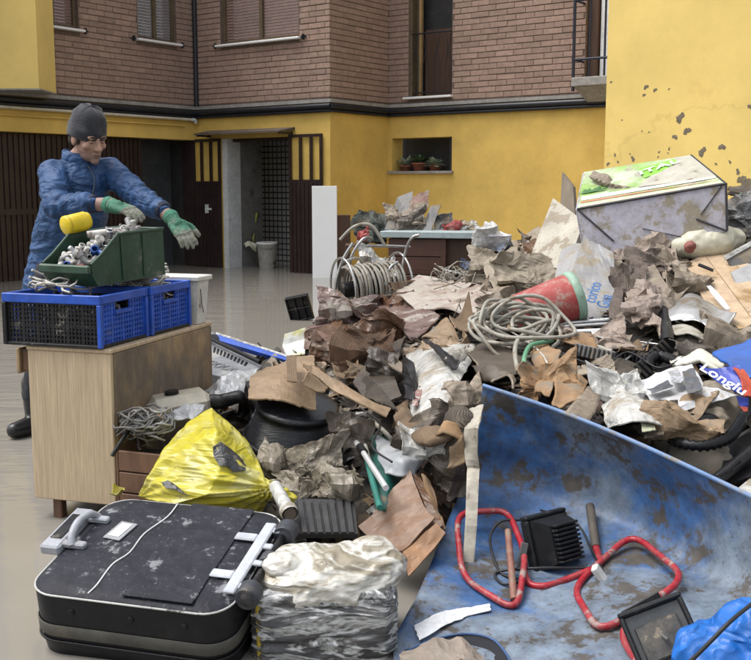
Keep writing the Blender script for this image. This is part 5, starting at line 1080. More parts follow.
for k, (a, b, r, m_, lb) in enumerate((((530,326),(640,318),.014,STEEL,'long pale steel pipe lying below the red pail'), ((545,333),(618,330),.012,CHROME,'shorter bright pipe under the long steel pipe'), ((556,327),(626,323),.010,STEEL,'thin pipe alongside the long steel pipe'),
      ((585,352),(612,338),.009,HOSEM,'thin grey rod crossing below the pipes'), ((610,372),(652,340),.006,STEEL,'thin steel rod sloping up right of the pipes'), ((560,300),(700,352),.0001,STEEL,''), ((640,342),(702,350),.005,STEEL,'thin wire rod below the grey metal shade'), ((596,362),(640,366),.006,HOSEM,'thin rod behind the black ribbed strips'))):
    if lb: tag(MB().tube([X(*a,-.16), X(*b,-.16)], r, 8).build('metal_pipe', m_), lb, 'pipe', 'pipes on the heap')
CHP = thing('chrome_pole', 'bright chrome pole with black joint leaning by black tub', 'pole', X(386,488,-.3))
MB().tube([X(334,414,-.3), X(362,450,-.42)], .012, 10).build('upper_tube', CHROME, CHP); MB().tube([X(360,447,-.42), X(364,453,-.44)], .016, 10).build('joint', BLKP, CHP); MB().tube([X(363,452,-.44), X(386,488,-.45)], .011, 10).build('lower_tube', CHROME, CHP)
# black ribbed plastic strips
def ribbed(a, b, w_, lb, m_=BLKP, n_=9):
    a, b = V(a), V(b); d = b-a; L = d.length; d.normalize(); s = d.cross((EYE-a).normalized()).normalized(); up = s.cross(d)
    t = thing('ribbed_strip', lb, 'plastic strip', a); m4 = Matrix((d, s, up)).transposed().to_4x4(); m4.translation = a
    q = MB(); q.m = m4; q.bbox(0, L, -w_/2, w_/2, -.012, 0, .003); q.build('base', m_, t)
    for i in range(n_): q = MB(); q.m = m4; x = L*(i+.5)/n_; q.bbox(x-L/n_*.28, x+L/n_*.28, -w_/2*.95, w_/2*.95, .0005, .014, .003); q.build('rib', m_, t)
ribbed(X(574,349,-.25), X(614,358,-.25), .055, 'dark ribbed plastic strip lying level below the pipes', GRYP)
ribbed(X(634,378,-.25), X(668,346,-.22), .075, 'black ribbed plastic strip slanting beside the corrugated hose')
ribbed(X(612,356,-.12), X(648,362,-.12), .05, 'thin black strip behind the slanted ribbed strip')
BP = thing('black_tube', 'black scuffed plastic tube with cap leaning over blue rim', 'tube', X(544,402,-.2))
MB().tube([X(543,402,-.25), X(571,358,-.28)], .020, 12).build('tube', BLKP, BP); MB().tube([X(570,360,-.28), X(573,353,-.28)], .025, 12).build('cap', BLKP, BP)
# orange tan card tubes
for pts, m_, lb in (
    ([[(533,344,-.2),(548,340,-.24),(560,346,-.2)], [(530,358,-.25),(546,352,-.32),(558,360,-.28)], [(536,370,-.2),(548,364,-.28),(558,372,-.25)]], cORG, 'orange tan torn carton curl right of the hose coil'),
    ([[(556,336,-.15),(575,334,-.18),(594,340,-.15)], [(554,345,-.2),(575,344,-.25),(600,348,-.2)]], cORG, 'flat orange tan cardboard behind the ribbed strip'),
    ([[(532,378,-.25),(540,372,-.28),(548,378,-.25)], [(534,394,-.3),(541,392,-.34),(550,398,-.3)]], cORG, 'small orange cardboard roll at the blue rim'),
    ([[(560,388,-.25),(576,378,-.3),(584,386,-.25)], [(553,398,-.3),(572,392,-.36),(582,396,-.3)], [(552,404,-.28),(568,402,-.34),(578,402,-.3)]], cORG, 'orange tan tube lying behind the blue rim'),
    ([[(562,372,-.2),(585,360,-.26),(604,380,-.2)], [(564,384,-.2),(588,374,-.28),(606,392,-.22)]], CLOTH, 'pale grey domed cardboard over the orange tube'),
    ([[(590,388,-.25),(604,382,-.28)], [(570,408,-.3),(600,404,-.3)], [(562,418,-.28),(590,424,-.28)]], cGRY, 'grey oval cardboard leaf standing at the blue rim'),
    ([[(596,366,-.15),(618,358,-.2),(640,362,-.15)], [(598,378,-.22),(620,372,-.28),(644,370,-.2)], [(604,386,-.2),(622,382,-.25),(634,378,-.2)]], cDRKW, 'brown corrugated roll below the ribbed strips'),
    ([[(598,340,-.1),(616,330,-.14),(634,338,-.1)], [(606,350,-.18),(622,346,-.2),(640,350,-.15)]], cPNK, 'pale crumpled card below the grey metal shade'),
    ([[(616,346,-.15),(640,340,-.18)], [(620,354,-.18),(646,350,-.18)]], cTANW, 'thin tan cardboard under the pale crumpled card'),
    ([[(590,332,-.1),(612,336,-.1)], [(596,342,-.15),(612,346,-.15)]], WPL, 'white plastic scrap by the pipe ends')):
    sheet('cardboard_scrap', pts, m_, lb, 'cardboard', cr=.02, nc=5, t=.007, sm=True, res=6)
# white crumpled wrapper and printed sheet
WR = thing('white_wrapper', 'crumpled white wrapper with dark label behind the blue rim', 'wrapper', X(625,440,-.2))
sheet('film', [[(602,382,-.2),(625,372,-.26),(640,382,-.22)], [(600,402,-.3),(622,396,-.36),(648,404,-.32)], [(606,422,-.3),(630,424,-.36),(656,428,-.32)], [(612,432,-.26),(635,440,-.3),(652,438,-.28)]], WPL, par=WR, cr=.035, nc=9, t=.005, fine=.012, res=7)
sheet('dark_label', [[(620,404,-.42),(628,402,-.42)], [(634,422,-.43),(642,417,-.43)]], M('dark_label', (.05,.055,.06), .4, .4, 40, mud=.2, muds=30, mudcol=(.4,.4,.4)), par=WR, cr=.004, t=.003)
sheet('torn_label', [[(640,420,-.42),(652,416,-.42)], [(642,432,-.42),(656,430,-.42)]], M('pale_green_label', (.45,.47,.33), .5, .15, 12, mud=.3), par=WR, cr=.01, t=.003)
MG = thing('printed_poster', 'glossy grey and white printed poster crumpled over the heap', 'poster', X(680,420,-.2))
sheet('poster_sheet', [[(636,384,-.26),(664,372,-.3),(692,366,-.28)], [(650,400,-.34),(680,392,-.4),(704,384,-.34)], [(652,420,-.34),(686,402,-.4),(722,392,-.32)], [(640,426,-.3),(690,408,-.36),(738,398,-.28)]], PAPW, par=MG, cr=.015, nc=6, t=.003, fine=.006, res=7)
sheet('grey_picture', [[(682,372,-.42),(694,368,-.42)], [(688,396,-.46),(703,390,-.44)]], M('grey_photo', (.10,.105,.12), .3, .2, 8, mud=.12), par=MG, cr=.003, t=.002)
sheet('dark_shadow_print', [[(646,388,-.40),(668,380,-.42)], [(652,394,-.42),(674,388,-.43)]], M('dark_photo', (.06,.065,.075), .35, .5, 30, mud=.2, muds=20, mudcol=(.4,.4,.42)), par=MG, cr=.006, t=.002)  # dark mottled patch printed on the poster
sheet('comb_print', [[(668,372,-.43),(678,369,-.43)], [(674,386,-.45),(684,380,-.45)]], M('comb_photo', (.35,.36,.38), .4, .5, 90, mud=.3, muds=60, mudcol=(.03,.03,.03)), par=MG, cr=.004, t=.002)
# blue and red packet with lettering
LG = thing('blue_packet', 'blue packet with red edge and white lettering at right', 'packet', X(730,395,-.3))
lTL, lTR, lBL, lBR = P(700,366,3.62), P(739,371,3.60), P(724,388,3.50), P(749,399,3.50)
mPKB = M('blue_packet', (.035,.06,.36), .35, .12, 9, mud=.12, muds=10, mudcol=(.3,.3,.33)); mPKR = M('red_packet', (.50,.075,.04), .4, .15, 9, mud=.15)
sheet('blue_panel', [[P(699,366,3.62), P(738,368,3.62)], [P(722,386,3.52), P(748,395,3.50)]], mPKB, par=LG, cr=.006, t=.004)
sheet('red_edge', [[P(733,367,3.60), P(744,369,3.60)], [P(740,380,3.54), P(752,384,3.54)], [P(746,394,3.48), P(760,396,3.5)]], mPKR, par=LG, cr=.012, t=.006)
sheet('lower_fold', [[P(736,396,3.47), P(748,398,3.47)], [P(741,408,3.46), P(748,409,3.46)]], mPKB, par=LG, cr=.01, t=.005); sheet('red_tip', [[P(740,406,3.455), P(748,407,3.455)], [P(744,412,3.45), P(748,411,3.45)]], mPKR, par=LG, cr=.004, t=.005)
xx = (P(742,392,3.50)-P(704,369,3.58)).normalized(); nn = (P(738,368,3.62)-P(699,366,3.62)).cross(P(722,386,3.52)-P(699,366,3.62)).normalized(); nn = nn if nn.dot(EYE-lTL) > 0 else -nn
yy = nn.cross(xx).normalized(); m4 = Matrix((xx, yy, nn)).transposed().to_4x4(); m4.translation = P(723.5,379.5,3.50); text_on('Longlu', m4, .068, M('white_letters', (.82,.82,.84), .5, .03, 5), LG, .95)
sheet('plastic_dome', [[(668,362,-.2),(700,350,-.22),(724,362,-.2)], [(672,366,-.3),(700,360,-.34),(728,372,-.28)]], M('cream_plastic', (.70,.68,.58), .45, .05, 6, mud=.08), 'smooth cream domed plastic lid above the blue packet', 'lid', sm=True, cr=.004, t=.02)
# cartons and black hose lower right
sheet('folded_carton', [[(690,398,-.28),(722,396,-.3)], [(672,410,-.34),(712,406,-.32)], [(654,434,-.32),(682,436,-.3)]], cTAN, 'tan folded carton under the printed poster', 'carton', cr=.025, nc=6, t=.008)
sheet('corrugated_fold', [[(652,426,-.36),(672,414,-.38)], [(642,438,-.36),(664,436,-.36)]], cGRYW, 'ribbed grey fold under the tan folded carton', 'cardboard', cr=.01, t=.007)
q = MB(); q.ball(X(716,412,-.12), (.13,.10,.10)); q.ball(X(705,424,-.18), (.10,.08,.07)); tag(remesh('dark_sack', q, .01, 2, CLOTH, None, lambda p, n_: .03*nz(p, 9)+.012*ridge(p, 18)), 'grey lumpy sack inside the loop of black hose', 'sack')
q = MB(); q.ball(X(704,424,-.26), (.07,.06,.045)); tag(remesh('black_rag', q, .008, 2, BLKP, None, lambda p, n_: .02*nz(p, 14)), 'wet black rag in the loop of black hose', 'rag')
hose('corrugated_hose', [X(664,432,-.25), X(678,442,-.3), X(704,446,-.32), X(728,438,-.32), X(742,420,-.3), X(752,398,-.3), X(760,380,-.3)], .021, BLKP, 'black corrugated hose looping at right of heap', 'hose', ribs=.011, seg=12)
hose('corrugated_hose', [X(648,366,-.25), X(650,360,-.28), X(660,356,-.28), X(676,362,-.26), X(690,372,-.24)], .024, BLKP, 'short black corrugated hose end above the poster', 'hose', ribs=.011, seg=12)
q = MB(); q.ball(X(698,462,-.1), (.12,.09,.08)); q.ball(X(714,468,-.1), (.07,.07,.06)); tag(remesh('grey_rock', q, .012, 2, M('muddy_lump', (.20,.175,.14), .85, .2, 9, mud=.4), None, lambda p, n_: .03*nz(p, 7)+.012*nz(p, 22)), 'grey muddy lump between black hose and blue rim', 'lump')
BK = thing('black_car_part', 'black ribbed plastic car part at the right edge', 'car part', X(735,470,-.1))
board('panel', X(724,446,-.2), X(762,424,-.15), X(770,470,-.2), X(722,486,-.2), .02, BLKP, par=BK)
for k in range(5): MB().tube([X(716+k*8,478-k*6,-.26), X(730+k*8,468-k*7,-.28)], .012, 8).build('rib', BLKP, BK)
MB().tube([X(712,484,-.24), X(752,452,-.26)], .022, 10).build('bar', BLKP, BK)
board('white_offcut', X(738,488,-.2), X(760,470,-.18), X(765,490,-.2), X(745,500,-.2), .01, WPL, 'pale offcut at right edge above blue rim', 'offcut')
# grey metal shade, crumpled card heap, black pole
sheet('zinc_cowl', [[(668,306,-.05),(686,292,-.1),(702,298,-.05),(720,330,-.05)], [(664,318,-.15),(688,306,-.24),(706,314,-.2),(720,338,-.1)], [(666,326,-.12),(690,322,-.2),(706,328,-.18),(716,340,-.1)]], M('muddy_zinc', (.42,.42,.42), .38, .12, 6, metal=.5, mud=.35, muds=5), 'curved grey metal shade below the tan plywood', 'shade', sm=True, cr=.01, t=.006)
sheet('enamel_cowl', [[(668,326,-.16),(690,324,-.24),(708,332,-.2)], [(674,336,-.2),(692,338,-.25),(704,340,-.2)]], M('cream_shade', (.40,.385,.33), .5, .12, 6, mud=.4, muds=5), 'cream curved shade beneath the grey metal shade', 'shade', sm=True, cr=.01, t=.006)
MB_ = MB(); MB_.tube([X(662,308,-.2), X(666,322,-.22), X(668,344,-.22)], [.03,.024,.034], 12); tag(MB_.build('black_bracket', BLKP), 'upright black bracket left of the metal shade', 'bracket')
sheet('grey_rag', [[(712,330,-.05),(728,326,-.12),(748,334,-.05)], [(712,342,-.1),(730,336,-.2),(746,344,-.1)], [(722,348,-.1),(732,346,-.15),(744,350,-.1)]], cGRYW, 'crumpled ribbed card below the right end of plywood', 'cardboard', cr=.05, nc=10, t=.006, fine=.015, res=6)
board('dark_plank', X(640,362,-.12), X(702,344,-.1), X(706,350,-.12), X(652,370,-.12), .02, GRYP, 'dark grey plank below the metal shade', 'plank')
for pts, m_, lb, f_ in (
    ([[(618,262,.05),(640,242,.02),(668,236,.02),(688,242,.05)], [(614,276,-.1),(640,256,-.22),(664,250,-.26),(690,262,-.1)], [(618,288,-.06),(636,276,-.24),(660,270,-.28),(684,282,-.1)]], cGRYW, 'crumpled ribbed grey cardboard crest under green carton', .03),
    ([[(648,240,-.2),(668,234,-.24),(686,246,-.2)], [(652,258,-.32),(666,252,-.36),(680,264,-.3)], [(654,272,-.3),(668,270,-.36),(682,270,-.3)]], cPNK, 'pinkish torn card petals on top of crumpled cardboard', .025),
    ([[(636,268,-.26),(652,262,-.32)], [(650,286,-.32),(664,280,-.34)], [(660,306,-.26),(672,296,-.26)]], cGRY, 'smooth grey folded card spine in crumpled cardboard', .006),
    ([[(664,284,-.2),(690,276,-.16)], [(668,304,-.22),(692,290,-.16)]], cGRY, 'grey cardboard leaf beside the metal shade', .01),
    ([[(624,278,-.18),(646,272,-.26)], [(626,304,-.24),(650,296,-.32)], [(632,324,-.18),(652,316,-.24)]], cPNK, 'hanging pinkish card panel in crumpled cardboard', .012),
    ([[(616,282,-.14),(626,276,-.18)], [(610,306,-.2),(624,304,-.24)], [(610,326,-.18),(622,330,-.2)]], cPNKW, 'striped ribbed cardboard fin right of lettered carton', .006),
    ([[(648,288,-.28),(662,292,-.3)], [(650,312,-.28),(662,308,-.28)]], cPNKW, 'small ribbed flap hanging from crumpled cardboard', .01),
    ([[(634,320,-.16),(650,314,-.2),(662,322,-.16)], [(646,332,-.2),(656,330,-.22),(662,338,-.2)]], cPNK, 'ragged pinkish paper below the hanging card panel', .02)):
    sheet('crumpled_cardboard', pts, m_, lb, 'cardboard', cr=.03, nc=9, t=.006, fine=f_, res=7, rag=.008)
# ------------------------------------------------------------------ left of the heap
BT = thing('black_tub', 'black scratched plastic tub upside down under tan cardboard', 'tub', X(292,440))
tc = P(293,441,4.12); q = MB(); q.m = frame(tc, V((1,.15,-.10)), V((-.15,1,.25)), None)
prof = [(.205,.0),(.214,.02),(.20,.028),(.198,.06),(.190,.064),(.188,.10),(.181,.104),(.178,.135),(.173,.139),(.170,.165),(.178,.170),(.180,.19),(.165,.198),(.10,.203),(.0,.203)]
q.lathe([(r*.94, z*.86) for r, z in prof], 36); q.build('body', M('scratched_black', (.013,.014,.017), .24, .3, 20, spec=.4, film=.1, stretch=(1,1,9), mud=.18, muds=10, mudcol=(.12,.12,.12), bump=.3, bs=20), BT)
q = MB(); q.m = frame(tc, V((1,.15,-.10)), V((-.15,1,.25)), None); q.lathe([(.196,.0),(.207,-.008),(.207,.014),(.197,.022)], 36); q.build('rim', BLKP, BT)
# yellow bag
YB = thing('yellow_bag', 'shiny yellow rubbish bag tied off beside the suitcase', 'bag', P(205,500,3.6))
kn = P(274,488,3.55)
from mathutils.bvhtree import BVHTree
lc = P(136,497,3.66)
hull = [P(212,405,3.88), lc, P(272,496,3.53), P(157,463,3.64), P(172,505,3.50), P(204,497,3.47), P(219,474,3.50), P(216,432,3.62), P(160,458,3.70), P(240,432,3.80), P(258,462,3.68), P(176,432,3.82), P(205,420,4.0), P(250,450,3.95), P(160,480,4.0), P(210,520,3.6), P(262,515,3.6), P(190,420,3.80)]
bm = bmesh.new()
for p in hull: bm.verts.new(p)
bmesh.ops.convex_hull(bm, input=bm.verts); bm.verts.ensure_lookup_table(); bm.verts.index_update()
q = MB(); q.add([v.co.copy() for v in bm.verts], [tuple(v.index for v in f.verts) for f in bm.faces]); bm.free()
q.limb([(P(262,486,3.58),.03), (kn,.018), (P(288,500,3.53),.026)])
def tri(x): return 1-abs(((x/PI) % 2)-1)*2
def ydisp(p, n_):
    d = p-kn; a = math.atan2(d.z*1.3, d.x); L = d.length; d2 = p-lc; a2 = math.atan2(d2.z*1.3, d2.x); L2 = d2.length
    f = 1/(1+L*4.5); f2 = 1/(1+L2*7)
    return f*(.011*tri(a*19+1.6*nz(p, 4))+.005*tri(a*43+2*nz(p, 6)))+f2*.008*tri(a2*20+1.6*nz(p, 5))+.010*(ridge(p, 4.5, 1)-.5)-.002
mYB = M('yellow_film', (.50,.435,.035), .30, .15, 5, col2=(.60,.56,.22), mix2=.56, s2=6, stretch=(.5,1,1.8), mud=.30, muds=9, mudcol=(.16,.15,.07), bump=.2, bs=20, spec=.6, crink=.35, crs=6, crst=(.4,1,2.2), crd=.02, grime=.2)
ybo = remesh('film', q, .0055, 2, mYB, YB, ydisp)
_yl = root_loc(ybo); _yb = BVHTree.FromPolygons([v.co+_yl for v in ybo.data.vertices], [tuple(p.vertices) for p in ybo.data.polygons])
def Yb(px, py, l=.013):
    d = ray(px, py).normalized(); h_ = _yb.ray_cast(EYE, d); return (h_[0] if h_[0] else P(px, py, 3.6))-d*l
mPAT = M('dark_contents', (.028,.028,.032), .3, .5, 12, mud=.45, muds=22, mudcol=(.13,.13,.125), crink=.5, crs=14)
sheet('dark_patch', [[Yb(213,446), Yb(221,441), Yb(232,449), Yb(240,456)], [Yb(213,456), Yb(222,453), Yb(232,460), Yb(246,465)], [Yb(219,466), Yb(226,466), Yb(234,472), Yb(246,470)]], mPAT, par=YB, cr=.0, fine=.0, t=.002, res=7)
sheet('dark_patch', [[Yb(161,483), Yb(168,480), Yb(176,486)], [Yb(166,488), Yb(174,489), Yb(190,497)]], mPAT, par=YB, cr=.0, fine=.0, t=.002, res=7)
sheet('yellow_scrap', [[P(116,488,3.9), P(124,486,3.9)], [P(110,500,3.85), P(126,498,3.85)]], mYB, 'small yellow film scrap at foot of cabinet', 'film', cr=.02, fine=.01)
# wooden box with wire bundle
WX = thing('wire_box', 'small brown wooden box against cabinet holding grey wires', 'box', P(140,495,3.98))
a = P(118,452,3.93); xb = V((.75,-.28,0)).normalized(); yb = V((.28,.75,0)).normalized(); m4 = Matrix((xb, yb, V((0,0,1)))).transposed().to_4x4(); m4.translation = V((a.x, a.y, 0))
for k in range(3): q = MB(); q.m = m4; q.bbox(.0, .24, 0, .014, .06+k*.085, .14+k*.085, .003); q.build('slat', mLEGW, WX)
q = MB(); q.m = m4; q.bbox(-.012, -.001, 0, .2, .0, a.z+.02, .003); q.build('side', mLEGW, WX); q = MB(); q.m = m4; q.bbox(.241, .252, 0, .2, .0, a.z, .003); q.build('side', mLEGW, WX); q = MB(); q.m = m4; q.bbox(0, .24, .02, .19, .15, a.z-.03, .003); q.build('filling', mDARK, WX)
tangled('wire_bundle', 'tangle of grey and dark wires heaped in the wooden box', 'wire', P(148,430,3.98), (.07,.05,.03), 34, .0045, [mCABG], None, rad=(.03,.08), flat_=.5)
tangled('wire_bundle', 'few paler wires on top of the wooden box', 'wire', P(152,424,3.96), (.05,.04,.02), 9, .0045, [M('steel_grey_wire', (.30,.31,.32), .4, .2, 9, mud=.2)], None, rad=(.04,.07), flat_=.4)
hose('dark_lever', [P(112,456,3.86), P(122,440,3.9), P(130,428,3.95)], .008, BLKP, 'dark bent lever sticking out of the wooden box', 'lever')
q = MB(); q.tube([P(121,419,3.95), P(127,426,3.95)], [.012,.017], 10); tag(q.build('tube_end', GRYP), 'grey tube end poking from the wires', 'tube')
board('orange_board', P(130,411,4.15), P(166,412,4.12), P(165,418,4.05), P(131,419,4.05), .012, M('orange_wood', (.42,.20,.08), .6, .15, 6, mud=.2), 'thin orange board on top of the wire bundle', 'board')
# beige canister, foil, grey trays
CN = thing('beige_canister', 'beige grey canister lying behind the yellow bag', 'canister', P(175,412,4.2))
q = MB(); m4 = frame(P(178,404,4.22), V((.9,.35,.1)), V((-.3,.9,0)), None); q.m = m4; q.bbox(-.13, .14, -.09, .09, -.085, .045, .035); q.build('body', M('beige_enamel', (.40,.37,.30), .4, .08, 5, mud=.22), CN); q = MB(); q.m = m4; q.tube([(-.02,0,.04),(-.02,0,.06)], .03, 14); q.build('cap', BLKP, CN)
sheet('foil_sheet', [[P(212,376,4.75), P(238,374,4.7), P(262,374,4.7)], [P(196,388,4.55), P(222,382,4.45), P(248,384,4.5)], [P(186,400,4.4), P(218,397,4.32), P(244,396,4.35)]], M('silvery_film', (.55,.56,.57), .25, .15, 9, metal=.3, mud=.18, muds=8, bump=.9, bs=26), 'wrinkled silvery white film behind the yellow bag', 'film', cr=.03, nc=8, t=.004, fine=.015, res=8)
q = MB(); q.limb([(P(186,406,4.25),.028), (P(210,403,4.22),.032), (P(240,397,4.22),.028)]); tag(remesh('black_roll', q, .007, 2, BLKP, None, lambda p, n_: .006*nz(p, 25)), 'black rolled plastic under the silvery film', 'roll')
sheet('grey_film', [[P(166,410,4.1), P(186,406,4.1), P(206,408,4.1)], [P(168,420,4.0), P(188,416,4.0), P(204,416,4.02)]], M('grey_film', (.33,.34,.36), .35, .2, 9, mud=.3), 'grey plastic film behind top of yellow bag', 'film', cr=.03, fine=.012)
GT = thing('grey_tray', 'muddy grey slotted plastic tray with blue edge by water', 'tray', X(235,372))
tA, tB, tC, tD_ = P(206,338,5.9), P(262,366,5.4), P(246,382,5.15), P(200,372,5.35)
mGT = M('silty_grey_plastic', (.24,.25,.27), .45, .2, 9, mud=.35, muds=8, mudcol=(.36,.35,.33), bump=.3)
board('deck', tA, tB, tC, tD_, .05, mGT, par=GT)
nG = (tB-tA).cross(tD_-tA).normalized(); nG = nG if nG.z > 0 else -nG
def tg(u, v, h=.004): return lp(lp(tA,tB,u), lp(tD_,tC,u), v)+nG*h
for k in range(10): board('slot', tg(.18+k*.065,.16), tg(.215+k*.065,.16), tg(.215+k*.065,.34), tg(.18+k*.065,.34), .003, BLKP, par=GT)
for k in range(5):
    q = MB(); q.m = frame(tg(.2+k*.16,.68,.0), (tB-tA), (tD_-tA), nG); q.lathe([(.03,.001),(.03,.008),(.022,.008),(.022,.003)], 14); q.build('ring', mGT, GT)
board('blue_edge', P(216,334,6.0)+V((0,0,.0)), P(290,358,5.6), P(292,362,5.55), P(214,339,5.95), .03, mBLUE, par=GT); board('white_edge', P(216,332,6.02), P(291,356,5.62), P(291,358,5.61), P(216,334,6.01), .03, WPL, par=GT)
MB().tube([P(204,336,5.92), P(212,342,5.85)], .05, 12).build('corner_boss', mGT, GT)
MB().tube([tg(0,.1,.03), tg(1,.1,.03)], .012, 8).build('side_bar', BLKP, GT)
board('lower_tray', P(200,372,5.3), P(246,384,5.1), P(244,392,5.05), P(200,384,5.2), .04, BLKP, par=GT)
# dirty sack, white tube, teal basket and plastic in the middle front
mMF = M('muddy_film', (.27,.235,.185), .38, .25, 6, mud=.4, muds=8, mudcol=(.20,.17,.13), bump=.3, bs=22, crink=.6, crs=8, crd=.02)
wad('muddy_sack', P(277,462,3.86), .055, .065, .12, mMF, 'upright muddy sack neck between yellow bag and black tub', 'sack')
wad('muddy_sack', P(312,468,3.82), .15, .085, .16, mMF, 'broad crumpled muddy plastic sack below the black tub', 'sack')
wad('muddy_sack', P(338,484,3.72), .11, .055, .14, mMF, 'lower muddy plastic sack fold left of chrome pole', 'sack')
wad('muddy_sack', P(300,486,3.74), .10, .04, .12, mMF, 'flat muddy sack fold above the dark crate', 'sack')
WT = thing('white_tube', 'short white plastic tube end pointing out beside suitcase', 'tube', P(286,515,3.42))
a, b = P(275,486,3.52), P(290,514,3.36); MB().tube([a, b], [.022,.026], 16, cap=False).build('tube', WPL, WT); MB().tube([a.lerp(b,.85), a.lerp(b,1.02)], [.031,.031], 16, cap=False).build('collar', WPL, WT); MB().tube([a, b], [.019,.022], 16).build('bore', cGRY, WT)
TB = thing('teal_basket', 'dark teal plastic basket behind the chrome pole', 'basket', X(375,500))
sheet('wall', [[(364,430,-.15),(384,436,-.2),(404,440,-.15)], [(372,470,-.28),(388,478,-.3),(404,480,-.25)], [(380,506,-.28),(392,512,-.3),(404,510,-.25)]], M('dark_teal', (.018,.115,.095), .45, .25, 9, mud=.3, muds=8), par=TB, cr=.02, t=.01, sm=True)
MB().tube(cat_rom([X(363,430,-.2), X(368,462,-.36), X(380,508,-.38)], 5), .012, 8).build('rib', M('teal_rib', (.02,.16,.13), .45, .2, 9, mud=.25), TB)
hose('grey_tube_loop', [X(372,470,-.36), X(364,440,-.36), X(366,420,-.32), X(380,428,-.3), X(392,440,-.3)], .010, HOSEM, 'grey bent tube beside the chrome pole', 'tube')
sheet('frosted_plastic', [[(374,432,-.28),(400,438,-.32),(430,440,-.3)], [(376,456,-.34),(402,456,-.40),(432,456,-.36)], [(384,474,-.36),(406,478,-.4),(424,472,-.36)]], M('frosted_grey', (.34,.355,.37), .4, .1, 5, mud=.30, muds=5), 'smooth frosted grey plastic sheet above the wet carton', 'plastic sheet', sm=True, cr=.015, t=.006)
# wet brown carton in front
WC = thing('wet_carton', 'soaked brown folded carton leaning on the blue sheet', 'carton', P(400,560,3.25))
cW1 = M('soaked_brown_print', (.20,.115,.07), .5, .25, 6, mud=.30, muds=6, mudcol=(.27,.20,.15), bump=.2)
sheet('front_panel', [[P(358,528,3.42), P(411,470,3.55)], [P(378,548,3.30), P(424,506,3.40)], [P(402,552,3.24), P(436,522,3.33)]], cW1, par=WC, cr=.010, nc=4, t=.006)
sheet('layer', [[P(411,470,3.56), P(420,474,3.54)], [P(425,506,3.41), P(434,508,3.40)], [P(404,556,3.23), P(444,526,3.32)]], cBRN, par=WC, cr=.006, t=.006); sheet('side_panel', [[P(420,474,3.55), P(430,480,3.57)], [P(436,510,3.40), P(446,530,3.36)]], cORG, par=WC, cr=.006, t=.006)
sheet('lower_flap', [[P(402,552,3.235), P(437,523,3.32)], [P(408,578,3.16), P(446,534,3.28)]], M('orange_wet_card', (.27,.14,.065), .55, .2, 8, mud=.2), par=WC, cr=.006, t=.006)
# dark panels in the gaps by the pack
DC = thing('dark_crate', 'dark slatted plastic crate in shade above the wrapped pack', 'crate', P(320,532,3.45)); mDC = M('dark_grey_slats', (.030,.031,.033), .5, .3, 9, mud=.25, muds=8, mudcol=(.08,.07,.06))
board('backing', P(280,498,3.66), P(354,500,3.66), P(358,534,3.49), P(286,534,3.49), .02, mDC, par=DC)
for k in range(9):
    f0, f1 = (k+.1)/9, (k+.75)/9; a, b, c, d = P(280,498,3.64), P(352,500,3.64), P(356,532,3.47), P(286,532,3.47); board('slat', a.lerp(b,f0), a.lerp(b,f1), d.lerp(c,f1), d.lerp(c,f0), .012, mDC, par=DC)
